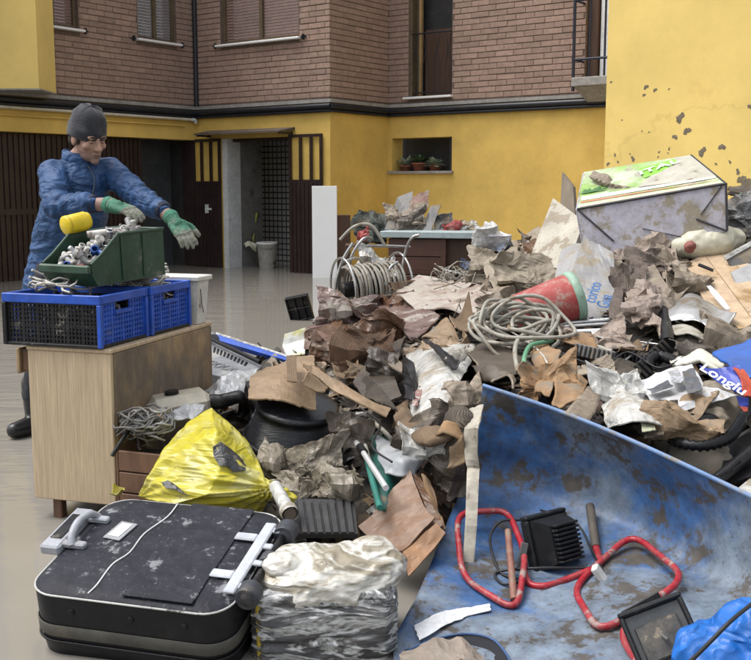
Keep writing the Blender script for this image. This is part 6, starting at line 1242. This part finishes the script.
# crumpled pieces filling the heap between the bigger things
for (px, py, off, w_, h_, d_, m_, lb) in (
    (498,268,-.30,.17,.08,.2,CLOTH,'big pale canvas heap right of the workbench'), (528,280,-.30,.17,.08,.2,CLOTH,'pale canvas folds below the peeling board'),
    (500,290,-.20,.12,.05,.18,cGRY,'lower grey canvas roll above hose coil'),
    (640,254,-.36,.14,.08,.14,cPNK,'large pinkish crumple under the green carton'), (642,306,-.32,.08,.07,.12,cPNK,'pale pinkish crumple above the steel pipes'),
    (690,280,-.30,.10,.07,.1,cGRY,'pale card crumple on left edge of plywood'), (345,312,-.28,.16,.06,.14,cMAU,'glossy mauve crumple on the long muddy carton'),
    (400,308,-.30,.14,.07,.14,cBRN,'large wet brown crumple beside the cable cart'), (335,348,-.45,.12,.07,.12,cBRN,'wet brown crumple at left edge of heap'),
    (368,352,-.45,.12,.08,.12,cBRNW,'ribbed wet brown crumple under the mauve carton'), (388,366,-.42,.08,.07,.12,cDRK,'dark soaked crumple left of the white sack'),
    (466,402,-.44,.06,.05,.1,cGRY,'grey crumple at the left corner of blue sheet'),
    (545,385,-.34,.09,.06,.1,cORG,'orange brown crumple behind the blue rim'), (622,392,-.36,.10,.07,.1,WPL,'white film crumple beside dark label wrapper'),
    (590,340,-.22,.12,.05,.1,cPNK,'pale crumple just under the steel pipes'), (690,430,-.38,.12,.06,.1,cTAN,'tan crumple inside loop of black hose'),
    (424,446,-.44,.07,.05,.1,WPL,'pale plastic crumple over the frosted sheet'), (300,372,-.75,.11,.04,.1,cTAN,'tan crumple on top of the black tub'),
    (345,430,-.5,.07,.06,.08,cDRK,'dark crumple behind the chrome pole'),
    (628,252,-.25,.12,.08,.14,cGRYW,'ribbed cardboard wad below left corner of green carton'), (662,248,-.32,.12,.07,.14,cPNK,'pink grey paper wad below middle of green carton'),
    (646,266,-.38,.10,.07,.12,cPNKW,'ribbed pinkish wad at heart of crumpled cardboard'), (676,262,-.30,.09,.07,.12,cGRY,'grey card wad left of the plywood sheet'),
    (632,288,-.30,.08,.10,.1,cPNKW,'upright ribbed wad right of lettered carton'), (655,300,-.30,.07,.08,.1,cPNK,'small pinkish wad left of the zinc cowl'),
    (600,262,-.1,.08,.07,.1,cGRY,'muddy card wad on top of lettered carton'), (552,290,-.2,.12,.05,.1,CLOTH,'muddy cloth wad above the red pail'),
    (505,312,-.15,.14,.06,.12,cGRY,'grey paper wad left of the red pail'), (470,300,-.2,.12,.05,.1,cPNK,'pinkish paper wad above the hose coil'),
    (450,345,-.25,.12,.06,.1,cTAN,'tan card wad above the white sack'), (385,335,-.25,.10,.06,.1,cBRN,'brown wet wad under the mauve carton'),
    (366,372,-.35,.10,.05,.1,cTANW,'ribbed tan wad left of bent dark carton'), (420,430,-.42,.09,.05,.1,cDRK,'dark wet wad under curled cardboard lip'),
    (588,374,-.25,.08,.04,.08,cGRY,'grey wad under the level ribbed strip'), (660,418,-.36,.07,.05,.08,cGRYW,'ribbed wad beside the dark label wrapper'),
    (735,338,-.15,.12,.05,.1,cGRY,'grey wad on right above deep blue offcut'), (700,350,-.2,.10,.04,.1,cDRK,'dark wad below the zinc cowl'),
    (540,312,-.1,.12,.05,.1,cDRKW,'dark ribbed wad left of red pail base'), (450,465,-.42,.08,.09,.1,cDRK,'dark upright wad left of blue sheet edge'), (428,500,-.2,.08,.09,.1,cBRN,'brown soaked wad behind the wet carton'),
    (250,405,-.4,.08,.05,.08,BLKP,'black plastic wad under tan cardboard flap')):
    wad('cardboard_wad', X(px,py,off), w_*1.15, h_*1.15, d_, m_, lb, 'cardboard')
hose('loose_cable', [X(560,352,-.3), X(600,366,-.34), X(628,352,-.3), X(660,368,-.34), X(690,352,-.3)], .004, mCABK, 'thin black cable winding between the ribbed strips', 'cable')
hose('loose_cable', [X(470,318,-.25), X(500,326,-.32), X(540,352,-.34), X(552,380,-.34)], .004, mCABW, 'thin pale cable hanging from the hose coil', 'cable')
hose('loose_cable', [X(360,408,-.5), X(380,424,-.5), X(372,446,-.5), X(392,462,-.48)], .004, mCABK, 'thin black cable beside the teal basket', 'cable')
tangled('wire_tangle', 'thin pale wires tangled in front of the workbench', 'wire', X(456,280,-.12), (.16,.06,.03), 14, .004, [HOSEM], None, rad=(.05,.12), flat_=.5)
# ------------------------------------------------------------------ suitcase
TLs, TRs, BRs, BLs = G(93,499,.315), G(277,511,.30), G(237,622,.185), G(47,588,.20)
sx_ = ((TRs-TLs)+(BRs-BLs)).normalized(); sy_ = ((TLs-BLs)+(TRs-BRs)).normalized(); sn = sx_.cross(sy_).normalized(); sy_ = sn.cross(sx_)
sc_ = (TLs+TRs+BRs+BLs)/4; Ls = ((TRs-TLs).length+(BRs-BLs).length)/2; Ws = ((TLs-BLs).length+(TRs-BRs).length)/2
SM = Matrix((sx_, sy_, sn)).transposed().to_4x4(); SM.translation = sc_
SU = thing('suitcase', 'black wheeled suitcase with white piping lying in the water', 'suitcase', V((sc_.x, sc_.y, 0)))
mSUI = M('black_suitcase_cloth', (.012,.013,.020), .6, .25, 12, spec=.3, film=.08, mud=.33, muds=13, mudcol=(.20,.205,.22), crink=.15, crs=8, bump=.2, bs=60)
mSUI2 = M('black_suitcase_side', (.009,.009,.011), .42, .25, 12, spec=.3, film=.1, mud=.16, muds=5, mudcol=(.13,.12,.10), bump=.15)
def rrect(L, W, r, z, k=7, dx=0, dy=0):
    out = []
    for cx, cy, a0 in ((L/2-r, W/2-r, 0), (-L/2+r, W/2-r, 90), (-L/2+r, -W/2+r, 180), (L/2-r, -W/2+r, 270)):
        for i in range(k+1): a = R(a0+90*i/k); out.append((cx+r*math.cos(a)+dx, cy+r*math.sin(a)+dy, z))
    return out
def loft(rings, name, mat, par, m4, cap=True):
    q = MB(); q.m = m4; n_ = len(rings[0]); vs = [p for r in rings for p in r]
    fs = [(i*n_+k, i*n_+(k+1) % n_, (i+1)*n_+(k+1) % n_, (i+1)*n_+k) for i in range(len(rings)-1) for k in range(n_)]; q.add(vs, fs, True)
    if cap: q.add(rings[0], [tuple(range(n_))]); q.add(rings[-1], [tuple(range(n_))])
    return q.build(name, mat, par)
rc = .085
loft([rrect(Ls-.05,Ws-.05,rc,-.25), rrect(Ls-.015,Ws-.015,rc,-.225), rrect(Ls,Ws,rc,-.15), rrect(Ls,Ws,rc,-.09), rrect(Ls,Ws,rc,-.012), rrect(Ls-.006,Ws-.006,rc,-.004)], 'shell', mSUI2, SU, SM)
lid = loft([rrect(Ls-.004,Ws-.004,rc,-.0035), rrect(Ls-.02,Ws-.02,rc,.004), rrect(Ls-.10,Ws-.10,rc*.8,.010), rrect(Ls-.3,Ws-.3,.03,.013)], 'lid', mSUI, SU, SM)
def ringtube(L, W, r, z, rad, mat, nm, par): MB().tube([SM @ V(p) for p in rrect(L, W, r, z)], rad, 7, closed=True).build(nm, mat, par, fix=False)
ringtube(Ls, Ws, rc, -.004, .0030, M('white_piping', (.52,.52,.50), .5, .1, 9, mud=.35, muds=16, mudcol=(.10,.10,.10)), 'piping', SU)
loft([rrect(Ls+.004,Ws+.004,rc,-.14), rrect(Ls+.008,Ws+.008,rc,-.137), rrect(Ls+.008,Ws+.008,rc,-.103), rrect(Ls+.004,Ws+.004,rc,-.10)], 'side_band', M('olive_grey_band', (.075,.072,.062), .6, .2, 9, mud=.15), SU, SM, False)
ringtube(Ls+.006, Ws+.006, rc, -.155, .004, mSUI2, 'zip', SU)
for xx in (-.16, .02, .18):
    q = MB(); q.m = SM; q.ball((xx, -Ws/2-.001, -.05), (.010,.004,.010)); q.build('stud', mSUI2, SU)
# flap panel, pale squiggle of a zip, label window
q = MB(); q.m = SM; q.bbox(-Ls*.02, Ls*.33, -Ws*.47, Ws*.47, .0125, .0165, .003); pk = q.build('pocket_flap', mSUI, SU)
zp = [V((-Ls*.20, Ws*.46, .012)), V((-Ls*.19, Ws*.30, .0145)), V((-Ls*.23, Ws*.10, .015)), V((-Ls*.22, -.05, .015)), V((-Ls*.25, -Ws*.22, .0145)), V((-Ls*.24, -Ws*.40, .012)), V((-Ls*.25, -Ws*.47, .006))]
zp = [V((p.x+Ls*.10-.02*i/6, p.y, p.z)) for i, p in enumerate(zp)]
MB().tube([SM @ p for p in cat_rom(zp, 6)], .0026, 7).build('pale_seam', M('pale_seam', (.62,.62,.62), .5, .1, 9, mud=.15, muds=14), SU, fix=False)
lm4 = SM @ Matrix.Translation((-Ls*.27, Ws*.10, .0145)) @ Matrix.Rotation(R(-8), 4, 'Z')
q = MB(); q.m = lm4; q.bbox(-.030, .030, -.050, .050, 0, .005, .003); lbw = q.build('label_holder', M('grey_label_frame', (.30,.31,.33), .4, .1, 9, mud=.15), SU); q = MB(); q.m = lm4; q.bbox(-.019, .019, -.038, .038, .0055, .007, .001); q.build('label_card', M('label_white', (.68,.68,.66), .5, .05, 9), lbw)
# handle at left end
mHG = M('grey_handle_plastic', (.34,.355,.39), .42, .12, 9, mud=.22, muds=10)
hm4 = SM @ Matrix.Translation((-Ls*.5+.005, .03, .012))
q = MB(); q.m = hm4; q.bbox(-.062, .002, -.115, .115, -.016, .016, .006); hb = q.build('handle_base', mHG, SU)
q = MB(); q.m = hm4; q.bbox(-.050, -.012, -.070, .070, .0165, .0190, .003); q.build('recess', BLKP, hb)
q = MB(); q.tube([hm4 @ p for p in cat_rom([V((.030,-.085,.006)), V((.020,-.06,.030)), V((.014,0,.042)), V((.020,.06,.030)), V((.030,.085,.006))], 5)], .012, 10); q.build('grip', mHG, hb, fix=False)
for yy in (-.088, .062): q = MB(); q.m = hm4; q.bbox(-.03, .07, yy, yy+.026, -.004, .014, .004); q.build('mount', mHG, hb)
# wheel bracket at right end
wm = SM @ Matrix.Translation((Ls*.5-.02, -.01, .014))
q = MB(); q.m = wm; q.bbox(-.018, .018, -.185, .185, .0, .012, .004)
for yy in (-.10, .10): q.bbox(-.085, -.0175, yy-.018, yy+.018, .001, .011, .004)
for yy in (-.15, -.03, .06, .15): q.bbox(.0175, .045, yy-.012, yy+.012, .001, .011, .003)
wbk = q.build('wheel_bracket', M('pale_grey_bracket', (.46,.48,.52), .4, .08, 9, mud=.15), SU)
for yy, rr, ln in ((-.165, .034, .055), (.0, .028, .045), (.165, .034, .055)):
    q = MB(); q.m = wm @ Matrix.Translation((.052, yy, -.006)) @ Matrix.Rotation(PI/2, 4, 'X'); q.lathe([(.0,-ln/2),(rr*.55,-ln/2),(rr*.6,-ln/2+.004),(rr*.88,-ln/2),(rr*.94,-ln/2+.001),(rr,-ln/2+.005),(rr,-ln/2+.008),(rr,ln/2-.008),(rr,ln/2-.005),(rr*.94,ln/2-.001),(rr*.88,ln/2),(rr*.6,ln/2-.004),(rr*.55,ln/2),(.0,ln/2)], 24)
    q.build('wheel', M('wheel_rubber', (.035,.038,.048), .5, .25, 15, mud=.22, muds=14), SU)
for yy in (-.10, .09): q = MB(); q.m = wm; q.tube([(.048,yy-.05,-.008), (.048,yy+.05,-.008)], .012, 10); q.build('axle', BLKP, SU)
# ------------------------------------------------------------------ plastic wrapped pack
PK = thing('wrapped_pack', 'box shaped pack wrapped in crumpled clear plastic in front', 'pack', G(330,652))
pm4 = frame(P(332,640,3.02), V((1,.02,.01)), V((-.02,1,.12)), None); pm4.translation.z = .0; pm4.translation.y -= .12; pm4 = pm4 @ Matrix.Scale(1.06, 4)
q = MB(); q.m = pm4; q.bbox(-.185, .165, -.10, .16, .0, .175, .02); q.build('dark_pack', M('dark_printed_pack', (.035,.036,.042), .4, .5, 8, col2=(.20,.20,.21), mix2=.58, s2=9, mud=.2), PK)
q = MB(); q.m = pm4; q.bbox(-.192, -.178, -.105, .16, .0, .17, .004); q.build('yellow_side', M('yellow_side', (.45,.33,.04), .6, .2, 9, mud=.2), PK)
q = MB(); q.m = pm4; q.ball((-.02,.03,.18), (.17,.115,.06)); remesh('cream_contents', q, .007, 1, M('cream_contents', (.36,.31,.22), .7, .25, 7, mud=.42, muds=9, crink=.8, crs=8), PK, lambda p, n_: .022*(ridge((p.x,p.y,p.z*1.5), 7, 1)-.6)+.012*(ridge(p, 17, 3)-.4))
def film_mat(name, dark, light, sc, st, f0, f1, mud, alpha):   # clinging film: white glints painted along noise lines, flats tinted like the contents
    m = M(name, dark, .27, .25, 9, mud=mud, muds=9, mudcol=(.30,.26,.19), bump=.1, bs=14, spec=.5, crink=.8, crs=sc, crst=st, crd=.02, grime=.2, film=.2); N = m.node_tree.nodes; K = m.node_tree.links; b = N['Principled BSDF']
    n1 = N.new('ShaderNodeTexNoise'); n1.inputs['Scale'].default_value = sc*1.1; n1.inputs['Detail'].default_value = 6; n1.inputs['Roughness'].default_value = .62; n1.inputs['Distortion'].default_value = .9; tc = N.new('ShaderNodeTexCoord'); mp = N.new('ShaderNodeMapping'); mp.inputs['Scale'].default_value = st; mp.inputs['Rotation'].default_value = (0, R(14), 0); K.new(tc.outputs['Object'], mp.inputs[0]); K.new(mp.outputs[0], n1.inputs[0])
    s_ = N.new('ShaderNodeMath'); s_.operation = 'SUBTRACT'; s_.inputs[1].default_value = .5; K.new(n1.outputs[0], s_.inputs[0]); a_ = N.new('ShaderNodeMath'); a_.operation = 'ABSOLUTE'; K.new(s_.outputs[0], a_.inputs[0])
    mr = N.new('ShaderNodeMapRange'); mr.inputs['From Min'].default_value = f0; mr.inputs['From Max'].default_value = f1; mr.inputs['To Min'].default_value = 1; mr.inputs['To Max'].default_value = 0; K.new(a_.outputs[0], mr.inputs['Value'])
    src = b.inputs['Base Color'].links[0].from_socket; mx = N.new('ShaderNodeMix'); mx.data_type = 'RGBA'; mx.inputs[7].default_value = (*light, 1); K.new(mr.outputs[0], mx.inputs[0]); K.new(src, mx.inputs[6]); K.new(mx.outputs[2], b.inputs['Base Color'])
    ma = N.new('ShaderNodeMapRange'); ma.inputs['To Min'].default_value = alpha; ma.inputs['To Max'].default_value = 1; K.new(mr.outputs[0], ma.inputs['Value']); K.new(ma.outputs[0], b.inputs['Alpha']); return m
q = MB(); q.m = pm4; q.bbox(-.205, .182, -.115, .17, -.02, .185, .03)
remesh('side_film', q, .0045, 1, film_mat('clear_side_film', (.10,.10,.105), (.48,.49,.49), 8., (.45,.6,1.9), .005, .055, .22, .7), PK, lambda p, n_: .007*(ridge((p.x*.35+p.z*.3,p.y*.5,p.z*1.6), 11, 4)-.5)+.005*(ridge((p.x*.4-p.z*.5,p.y*.6,p.z*2.0), 22, 2)-.45)+.003*(ridge((p.x*.8,p.y*.8,p.z*1.8), 42, 7)-.4)+(.014*math.sin((p.z-.160)/.04*PI) if .160 < p.z < .20 else 0))
q = MB(); q.m = pm4; q.ball((-.005,.03,.185), (.195,.135,.085), 28, 16); q.ball((-.115,.0,.235), (.055,.05,.05), 18, 12); q.ball((.11,.05,.20), (.10,.11,.065), 20, 12)
def tdisp(p, n_):
    a = p.x*.45+p.z*.9; b = p.x*.5-p.z*.8
    return .018*(ridge((a,p.y*.4,b*.35), 7, 4)-.5)+.011*(ridge((a*.5,p.y*.5,b*1.2), 14, 2)-.45)+.006*(ridge((p.x,p.y*.6,p.z*1.5), 28, 6)-.4)
remesh('top_film', q, .0045, 1, film_mat('clear_top_film', (.33,.29,.215), (.54,.53,.49), 6., (.6,.7,1.6), .01, .09, .36, .85), PK, tdisp)
# ------------------------------------------------------------------ big blue plastic sheet (half of an old tank)
def blue_mat():
    m = M('scuffed_blue_plastic', (.045,.135,.34), .5, .14, 3, mud=.45, muds=7, mudcol=(.085,.075,.065), film=.5, bump=.12, bs=40, col2=(.19,.245,.32), mix2=.50, s2=2.2, grime=.6, grs=10)
    return m
BS = [[P(483,386,3.72), P(560,412,3.56), P(640,445,3.32), P(751,497,2.98), P(880,560,2.6)],
      [P(476,430,3.75), P(558,442,3.64), P(647,486,3.40), P(751,545,3.00), P(880,610,2.6)],
      [P(464,482,3.72), P(552,495,3.66), P(648,540,3.36), P(742,600,2.92), P(860,660,2.5)],
      [G(444,530,.15), G(545,540,.12), G(630,590,.11), G(712,652,.11), G(820,720,.12)],
      [G(420,590,.075), G(532,590,.07), G(604,640,.07), G(680,700,.07), G(790,770,.08)],
      [G(396,636,.035), G(500,632,.045), G(588,672,.045), G(655,730,.05), G(760,800,.06)],
      [G(394,664,.0), G(516,664,.02), G(584,700,.02), G(648,760,.02), G(750,830,.03)]]
BSH = thing('blue_tank_sheet', 'big curved sheet of scuffed blue plastic filling the lower right', 'plastic sheet', G(480,655))
bsh_ = sheet('sheet', BS, blue_mat(), par=BSH, cr=.004, nc=3, t=.008, sm=True, res=9, fine=.004, edge=0)
from mathutils.bvhtree import BVHTree
_l = root_loc(bsh_); _bv = BVHTree.FromPolygons([v.co+_l for v in bsh_.data.vertices], [tuple(p.vertices) for p in bsh_.data.polygons])
def S(px, py, lift=0.):                              # a place lying on the blue sheet
    d = ray(px, py).normalized(); h_ = _bv.ray_cast(EYE, d)
    return (h_[0] if h_[0] else G(px, py, .03))-d*lift
rim = cat_rom(BS[0], 8); MB().tube([p+V((0,0,.002)) for p in rim], .008, 8).build('rolled_rim', M('pale_blue_rim', (.12,.22,.42), .5, .2, 9, mud=.45, muds=9, mudcol=(.22,.21,.20)), BSH, fix=False)
sheet('blue_offcut', [[P(706,352,4.1), P(752,342,4.2), P(800,330,4.3)], [P(722,366,3.85), P(754,356,3.95), P(800,350,4.0)], [P(748,384,3.7), P(762,392,3.7), P(800,400,3.7)]], M('deep_blue_plastic', (.02,.10,.40), .4, .12, 3, mud=.12, bump=.1), 'curved deep blue plastic offcut at the right edge', 'plastic sheet', sm=True, cr=.004, t=.01)
# lump of sacking tucked under the front edge of the blue sheet, and painted shade with a blue edge as a torn opening
sheet('torn_opening', [[S(404,650,.006), S(436,640,.006), S(468,635,.006), S(492,640,.006), S(506,654,.006)], [S(402,664,.006), S(436,662,.006), S(468,662,.006), S(494,662,.006), S(512,668,.006)]], M('dark_hollow', (.012,.013,.018), .8), par=BSH, sm=True, cr=.0, fine=.0, edge=0, t=.002)  # dark sheet laid on top, its colour painting the shade in the hollow
MB().tube(cat_rom([S(400,655,.006), S(430,641,.008), S(462,634,.008), S(490,638,.008), S(505,652,.008), S(513,668,.008)], 6), .004, 8).build('torn_edge', M('blue_torn_edge', (.05,.10,.22), .5), BSH, fix=False)
sheet('torn_sack', [[S(402,660,.03), S(430,650,.05), S(462,645,.06), S(486,652,.04)], [G(400,672,.03), G(432,658,.08), G(464,654,.09), G(498,664,.06)], [G(400,700,.0), G(432,695,.0), G(464,695,.0), G(505,695,.0)]], M('pinkish_sack', (.24,.20,.165), .6, .3, 12, col2=(.28,.12,.11), mix2=.66, s2=12, mud=.3), 'crumpled pinkish grey sack tucked under blue sheet edge', 'sack', cr=.03, nc=8, fine=.012)
sheet('newspaper_strip', [[S(413,628,.012), S(440,612,.014), S(466,605,.014), S(490,602,.012)], [S(419,643,.012), S(446,625,.02), S(470,615,.012), S(492,611,.012)]], M('newsprint', (.62,.63,.65), .6, .10, 60, mud=.12, muds=9, mudcol=(.42,.38,.36)), 'torn strip of newsprint lying on the blue sheet', 'newsprint', cr=.008, nc=5, t=.002, rag=.006, edge=0, fine=.003)
# ------------------------------------------------------------------ work lights
mREDT = M('red_tube_paint', (.34,.012,.024), .36, .2, 9, mud=.40, muds=14, mudcol=(.30,.22,.20)); mLAMP = M('black_lamp', (.012,.013,.015), .42, .3, 12, spec=.3, film=.15, mud=.25, muds=10, mudcol=(.12,.115,.105))
def wp_(px, py, l): return S(px, py, l)
def rounded(pts, r=.35, sub=5):
    out = []; n_ = len(pts)
    for i in range(n_):
        a, b, c = pts[i-1], pts[i], pts[(i+1) % n_]; p0 = b.lerp(a, r); p1 = b.lerp(c, r)
        for k in range(sub+1): t = k/sub; out.append(p0*(1-t)**2+b*2*t*(1-t)+p1*t*t)
    return out
def lamp_box(par, m4, w_, h_, d_, fins=9):
    q = MB(); q.m = m4; q.hexa([(-w_/2,-h_/2,0),(w_/2,-h_/2,0),(w_/2,h_/2,0),(-w_/2,h_/2,0),(-w_*.36,-h_*.36,d_),(w_*.36,-h_*.36,d_),(w_*.36,h_*.36,d_),(-w_*.36,h_*.36,d_)]); hd = q.build('lamp_housing', mLAMP, par)
    q = MB(); q.m = m4; t_ = .014; z0, z1 = -.03, .006
    q.bbox(-w_/2-t_, w_/2+t_, h_/2, h_/2+t_, z0, z1, .004); q.bbox(-w_/2-t_, w_/2+t_, -h_/2-t_, -h_/2, z0, z1, .004); q.bbox(-w_/2-t_, -w_/2, -h_/2, h_/2, z0, z1, .004); q.bbox(w_/2, w_/2+t_, -h_/2, h_/2, z0, z1, .004); q.build('lamp_frame', mLAMP, par)
    q = MB(); q.m = m4; q.bbox(-w_/2, w_/2, -h_/2, h_/2, -.012, -.004, .001); q.build('glass', M('lamp_glass', (.05,.055,.06), .1, .2, 5, bump=0, mud=.2), par)
    for i in range(fins): q = MB(); q.m = m4; y = -h_*.34+h_*.68*i/(fins-1); q.bbox(-w_*.33, w_*.33, y-.004, y+.004, d_*.9, d_+.022, .002); q.build('cooling_fin', mLAMP, hd)
    q = MB(); q.m = m4; q.bbox(-w_*.16, w_*.16, -h_*.5-.05, -h_*.5-.015, -.01, .05, .006); q.build('junction_box', mLAMP, hd)
    return hd
L1_ = thing('work_light', 'work light with red tube frame lying left on the blue sheet', 'work light', P(500,600,3.2), 'work lights on the blue sheet')
loop = [wp_(456,513,.10), wp_(508,510,.12), wp_(526,555,.10), wp_(517,612,.015), wp_(462,578,.015)]
MB().tube(rounded(loop, .28), 0.0108, 10, closed=True).build('tube_frame', mREDT, L1_, fix=False)
MB().tube([wp_(508,531,.16), wp_(514,600,.035)], .0115, 10).build('worn_tube', M('worn_red_tube', (.24,.10,.075), .5, .3, 14, mud=.42, muds=14), L1_)
MB().tube(cat_rom([wp_(524,572,.06), wp_(530,584,.015), wp_(545,586,.015), wp_(565,580,.015), wp_(590,570,.02)], 6), 0.0108, 10).build('tube_frame', mREDT, L1_, fix=False)
lm_ = frame(wp_(551,542,.13), V((.96,.10,.16)), V((-.12,.25,.96)), None); lamp_box(L1_, lm_ @ Matrix.Rotation(R(28), 4, 'Y') , .15, .17, .075)
q = MB(); q.m = frame(wp_(522,558,.09), V((.2,.2,.9)), V((1,0,-.2)), None); q.bbox(-.05, .05, -.012, .012, -.004, .004, .002); q.build('bracket', GRYP, L1_)
hose('cable', [wp_(520,520,.14), wp_(500,522,.12), wp_(490,540,.06), wp_(500,572,.01), wp_(522,580,.03), wp_(503,584,.01), wp_(497,572,.012), wp_(540,568,.08), wp_(585,568,.03), wp_(602,567,.03)], .0045, mCABK, None, None, L1_)
hose('cable', [wp_(540,510,.14), wp_(575,522,.10), wp_(592,550,.04), wp_(603,572,.025)], .0040, mCABK, None, None, L1_)
q = MB(); q.m = frame(wp_(600,575,.03), V((.55,0,-.75)), V((.3,.8,.2)), None); q.bbox(-.035, .03, -.016, .016, -.012, .012, .005); pl = q.build('plug', M('plug_white', (.62,.62,.60), .45, .1, 9, mud=.25, muds=14), L1_)
for k in (-.008, .0, .008): q = MB(); q.m = frame(wp_(600,575,.03), V((.55,0,-.75)), V((.3,.8,.2)), None); q.tube([(.028,k,0),(.052,k,0)], .0025, 6); q.build('prong', STEEL, pl)
L2_ = thing('work_light', 'work light with red tube frame lying right, nearest the blue rag', 'work light', P(650,640,3.0), 'work lights on the blue sheet')
loop = [wp_(572,588,.015), wp_(632,533,.05), wp_(688,578,.10), wp_(600,634,.03)]
MB().tube(rounded(loop, .26), 0.0108, 10, closed=True).build('tube_frame', mREDT, L2_, fix=False)
MB().tube([wp_(590,506,.05), wp_(596,548,.03)], .0155, 10).build('handle_grip', M('worn_grip', (.075,.066,.058), .7, .3, 9, mud=.3), L2_); MB().tube([wp_(596,548,.03), wp_(600,562,.02)], .0130, 10).build('tube_stub', mREDT, L2_)
MB().tube(cat_rom([wp_(652,612,.07), wp_(630,622,.05), wp_(624,640,.03), wp_(642,668,.02)], 6), 0.0108, 10).build('tube_frame', mREDT, L2_, fix=False)
lm_ = frame(wp_(664,640,.10), V((.83,-.12,.42)), V((-.35,.62,.65)), None); lamp_box(L2_, lm_ @ Matrix.Rotation(R(185), 4, 'Y'), .15, .17, .075)
q = MB(); q.m = lm_; q.bbox(-.06, .06, -.05, .05, .012, .03, .004); q.build('reflector', M('dull_reflector', (.035,.035,.036), .35, .4, 14, mud=.35, muds=12), L2_)
q = MB(); q.m = frame(wp_(642,606,.09), V((.85,0,.5)), V((-.4,.3,.7)), None); q.bbox(-.06, .06, -.014, .014, -.005, .005, .002); q.build('bracket', mLAMP, L2_)
hose('cable', [wp_(655,596,.10), wp_(650,612,.13), wp_(658,630,.15), wp_(668,640,.16)], .0045, GRYP, None, None, L2_)
# bright blue rag with black cable, lower right corner
q = MB(); q.ball(P(722,644,2.52), (.115,.10,.050), 24, 14); q.ball(P(755,634,2.52), (.11,.10,.08), 24, 14); q.ball(P(702,656,2.50), (.07,.07,.05), 20, 12); q.ball(P(770,672,2.45), (.18,.1,.07))
tag(remesh('blue_tarpaulin', q, .007, 1, M('bright_blue_tarp', (.012,.13,.48), .38, .12, 9, mud=.24, muds=7, mudcol=(.13,.16,.20), bump=.2, bs=30, crink=.9, crs=7, film=.15), None, lambda p, n_: .012*(ridge(p, 9, 5)-.5)+.008*(ridge(p, 20, 1)-.4)), 'bright blue crumpled tarpaulin in the lower right corner', 'tarpaulin')
hose('black_cable', [P(690,662,2.40), P(712,640,2.40), P(732,620,2.42), P(757,600,2.5)], .0055, mCABK, 'black cable lying across the bright blue tarpaulin', 'cable')
# ------------------------------------------------------------------ uncountable scraps filling the gaps
random.seed(21)
pal = [cTAN, cTANW, cBRN, cGRY, cGRYW, cDRK, cPNK, WPL, BLKP, CLOTH, GRYP, cMAU]; wgt = [3,2,4,5,3,6,3,2,4,4,2,2]
q = MB(); cnt = 0
for it in range(9000):
    x = random.uniform(-1.2, 2.6); y = random.uniform(3.0, 8.4); z = mz(x, y)
    if z < .03: continue
    if x > .15 and y < np.interp(x, [.385,.63,.85,1.07,1.5], [3.78,3.72,3.46,3.08,2.5])+.16: continue
    if x < -.55 and y < 4.35: continue
    e = .03; nn = V((-(mz(x+e, y)-mz(x-e, y))/(2*e), -(mz(x, y+e)-mz(x, y-e))/(2*e), 1)).normalized()
    nn = (nn+V((random.gauss(0,.45), random.gauss(0,.45), random.gauss(0,.2)))).normalized(); a = nn.orthogonal().normalized(); a = Matrix.Rotation(random.uniform(0, 6.3), 3, nn) @ a; b = nn.cross(a)
    s = random.uniform(.018, .06)*(2.6 if x/y > .385 else 1); asp = random.uniform(.35, 1); c = V((x, y, z+random.uniform(-.01, .02))); k = random.uniform(-.45, .45); q.cur = random.choices(range(len(pal)), wgt)[0]; pts = []
    R_ = 4
    for j in range(R_+1):
        for i in range(R_+1):
            u, v = i/R_-.5, j/R_-.5; h = k*s*(abs(u+.3*v)-.25)+s*.22*noise.noise(V((u*2.2+it*3.1, v*2.2, it*.7)))+s*.10*noise.noise(V((u*6+it, v*6, it*1.3)))
            jit = 1+.12*noise.noise(V((u*5+it*1.7, v*5, 2.2))); pts.append(c+a*u*s*2*jit+b*v*s*2*asp*jit+nn*h)
    q.add(pts, [(j*(R_+1)+i, j*(R_+1)+i+1, (j+1)*(R_+1)+i+1, (j+1)*(R_+1)+i) for j in range(R_) for i in range(R_)], random.random() < .5); cnt += 1
    if cnt > 3600: break
tag(q.build('debris_scraps', pal, None, fix=False), 'countless small torn scraps of card and plastic filling the heap', None, None, 'stuff')
q = MB(); q.cur = 0
for it in range(110):
    x = random.uniform(-.9, 2.2); y = random.uniform(3.6, 7.5); z = mz(x, y)
    if z < .1 or (x > .1 and y < np.interp(x, [.385,.63,.85,1.07,1.5], [3.78,3.72,3.46,3.08,2.5])+.3): continue
    c = V((x, y, z+.02)); d = V((random.uniform(-1,1), random.uniform(-.6,.6), random.uniform(-.15,.5))).normalized(); L = random.uniform(.06,.22); q.cur = random.choice((0,1,2)); b = V((random.gauss(0,.03), random.gauss(0,.03), random.gauss(0,.03)))
    q.tube([c-d*L, c+b, c+d*L], random.uniform(.002,.005), 5)
tag(q.build('debris_sticks', [WOODG, BLKP, HOSEM], None, fix=False), 'countless thin sticks and wires poking out of the heap', None, None, 'stuff')
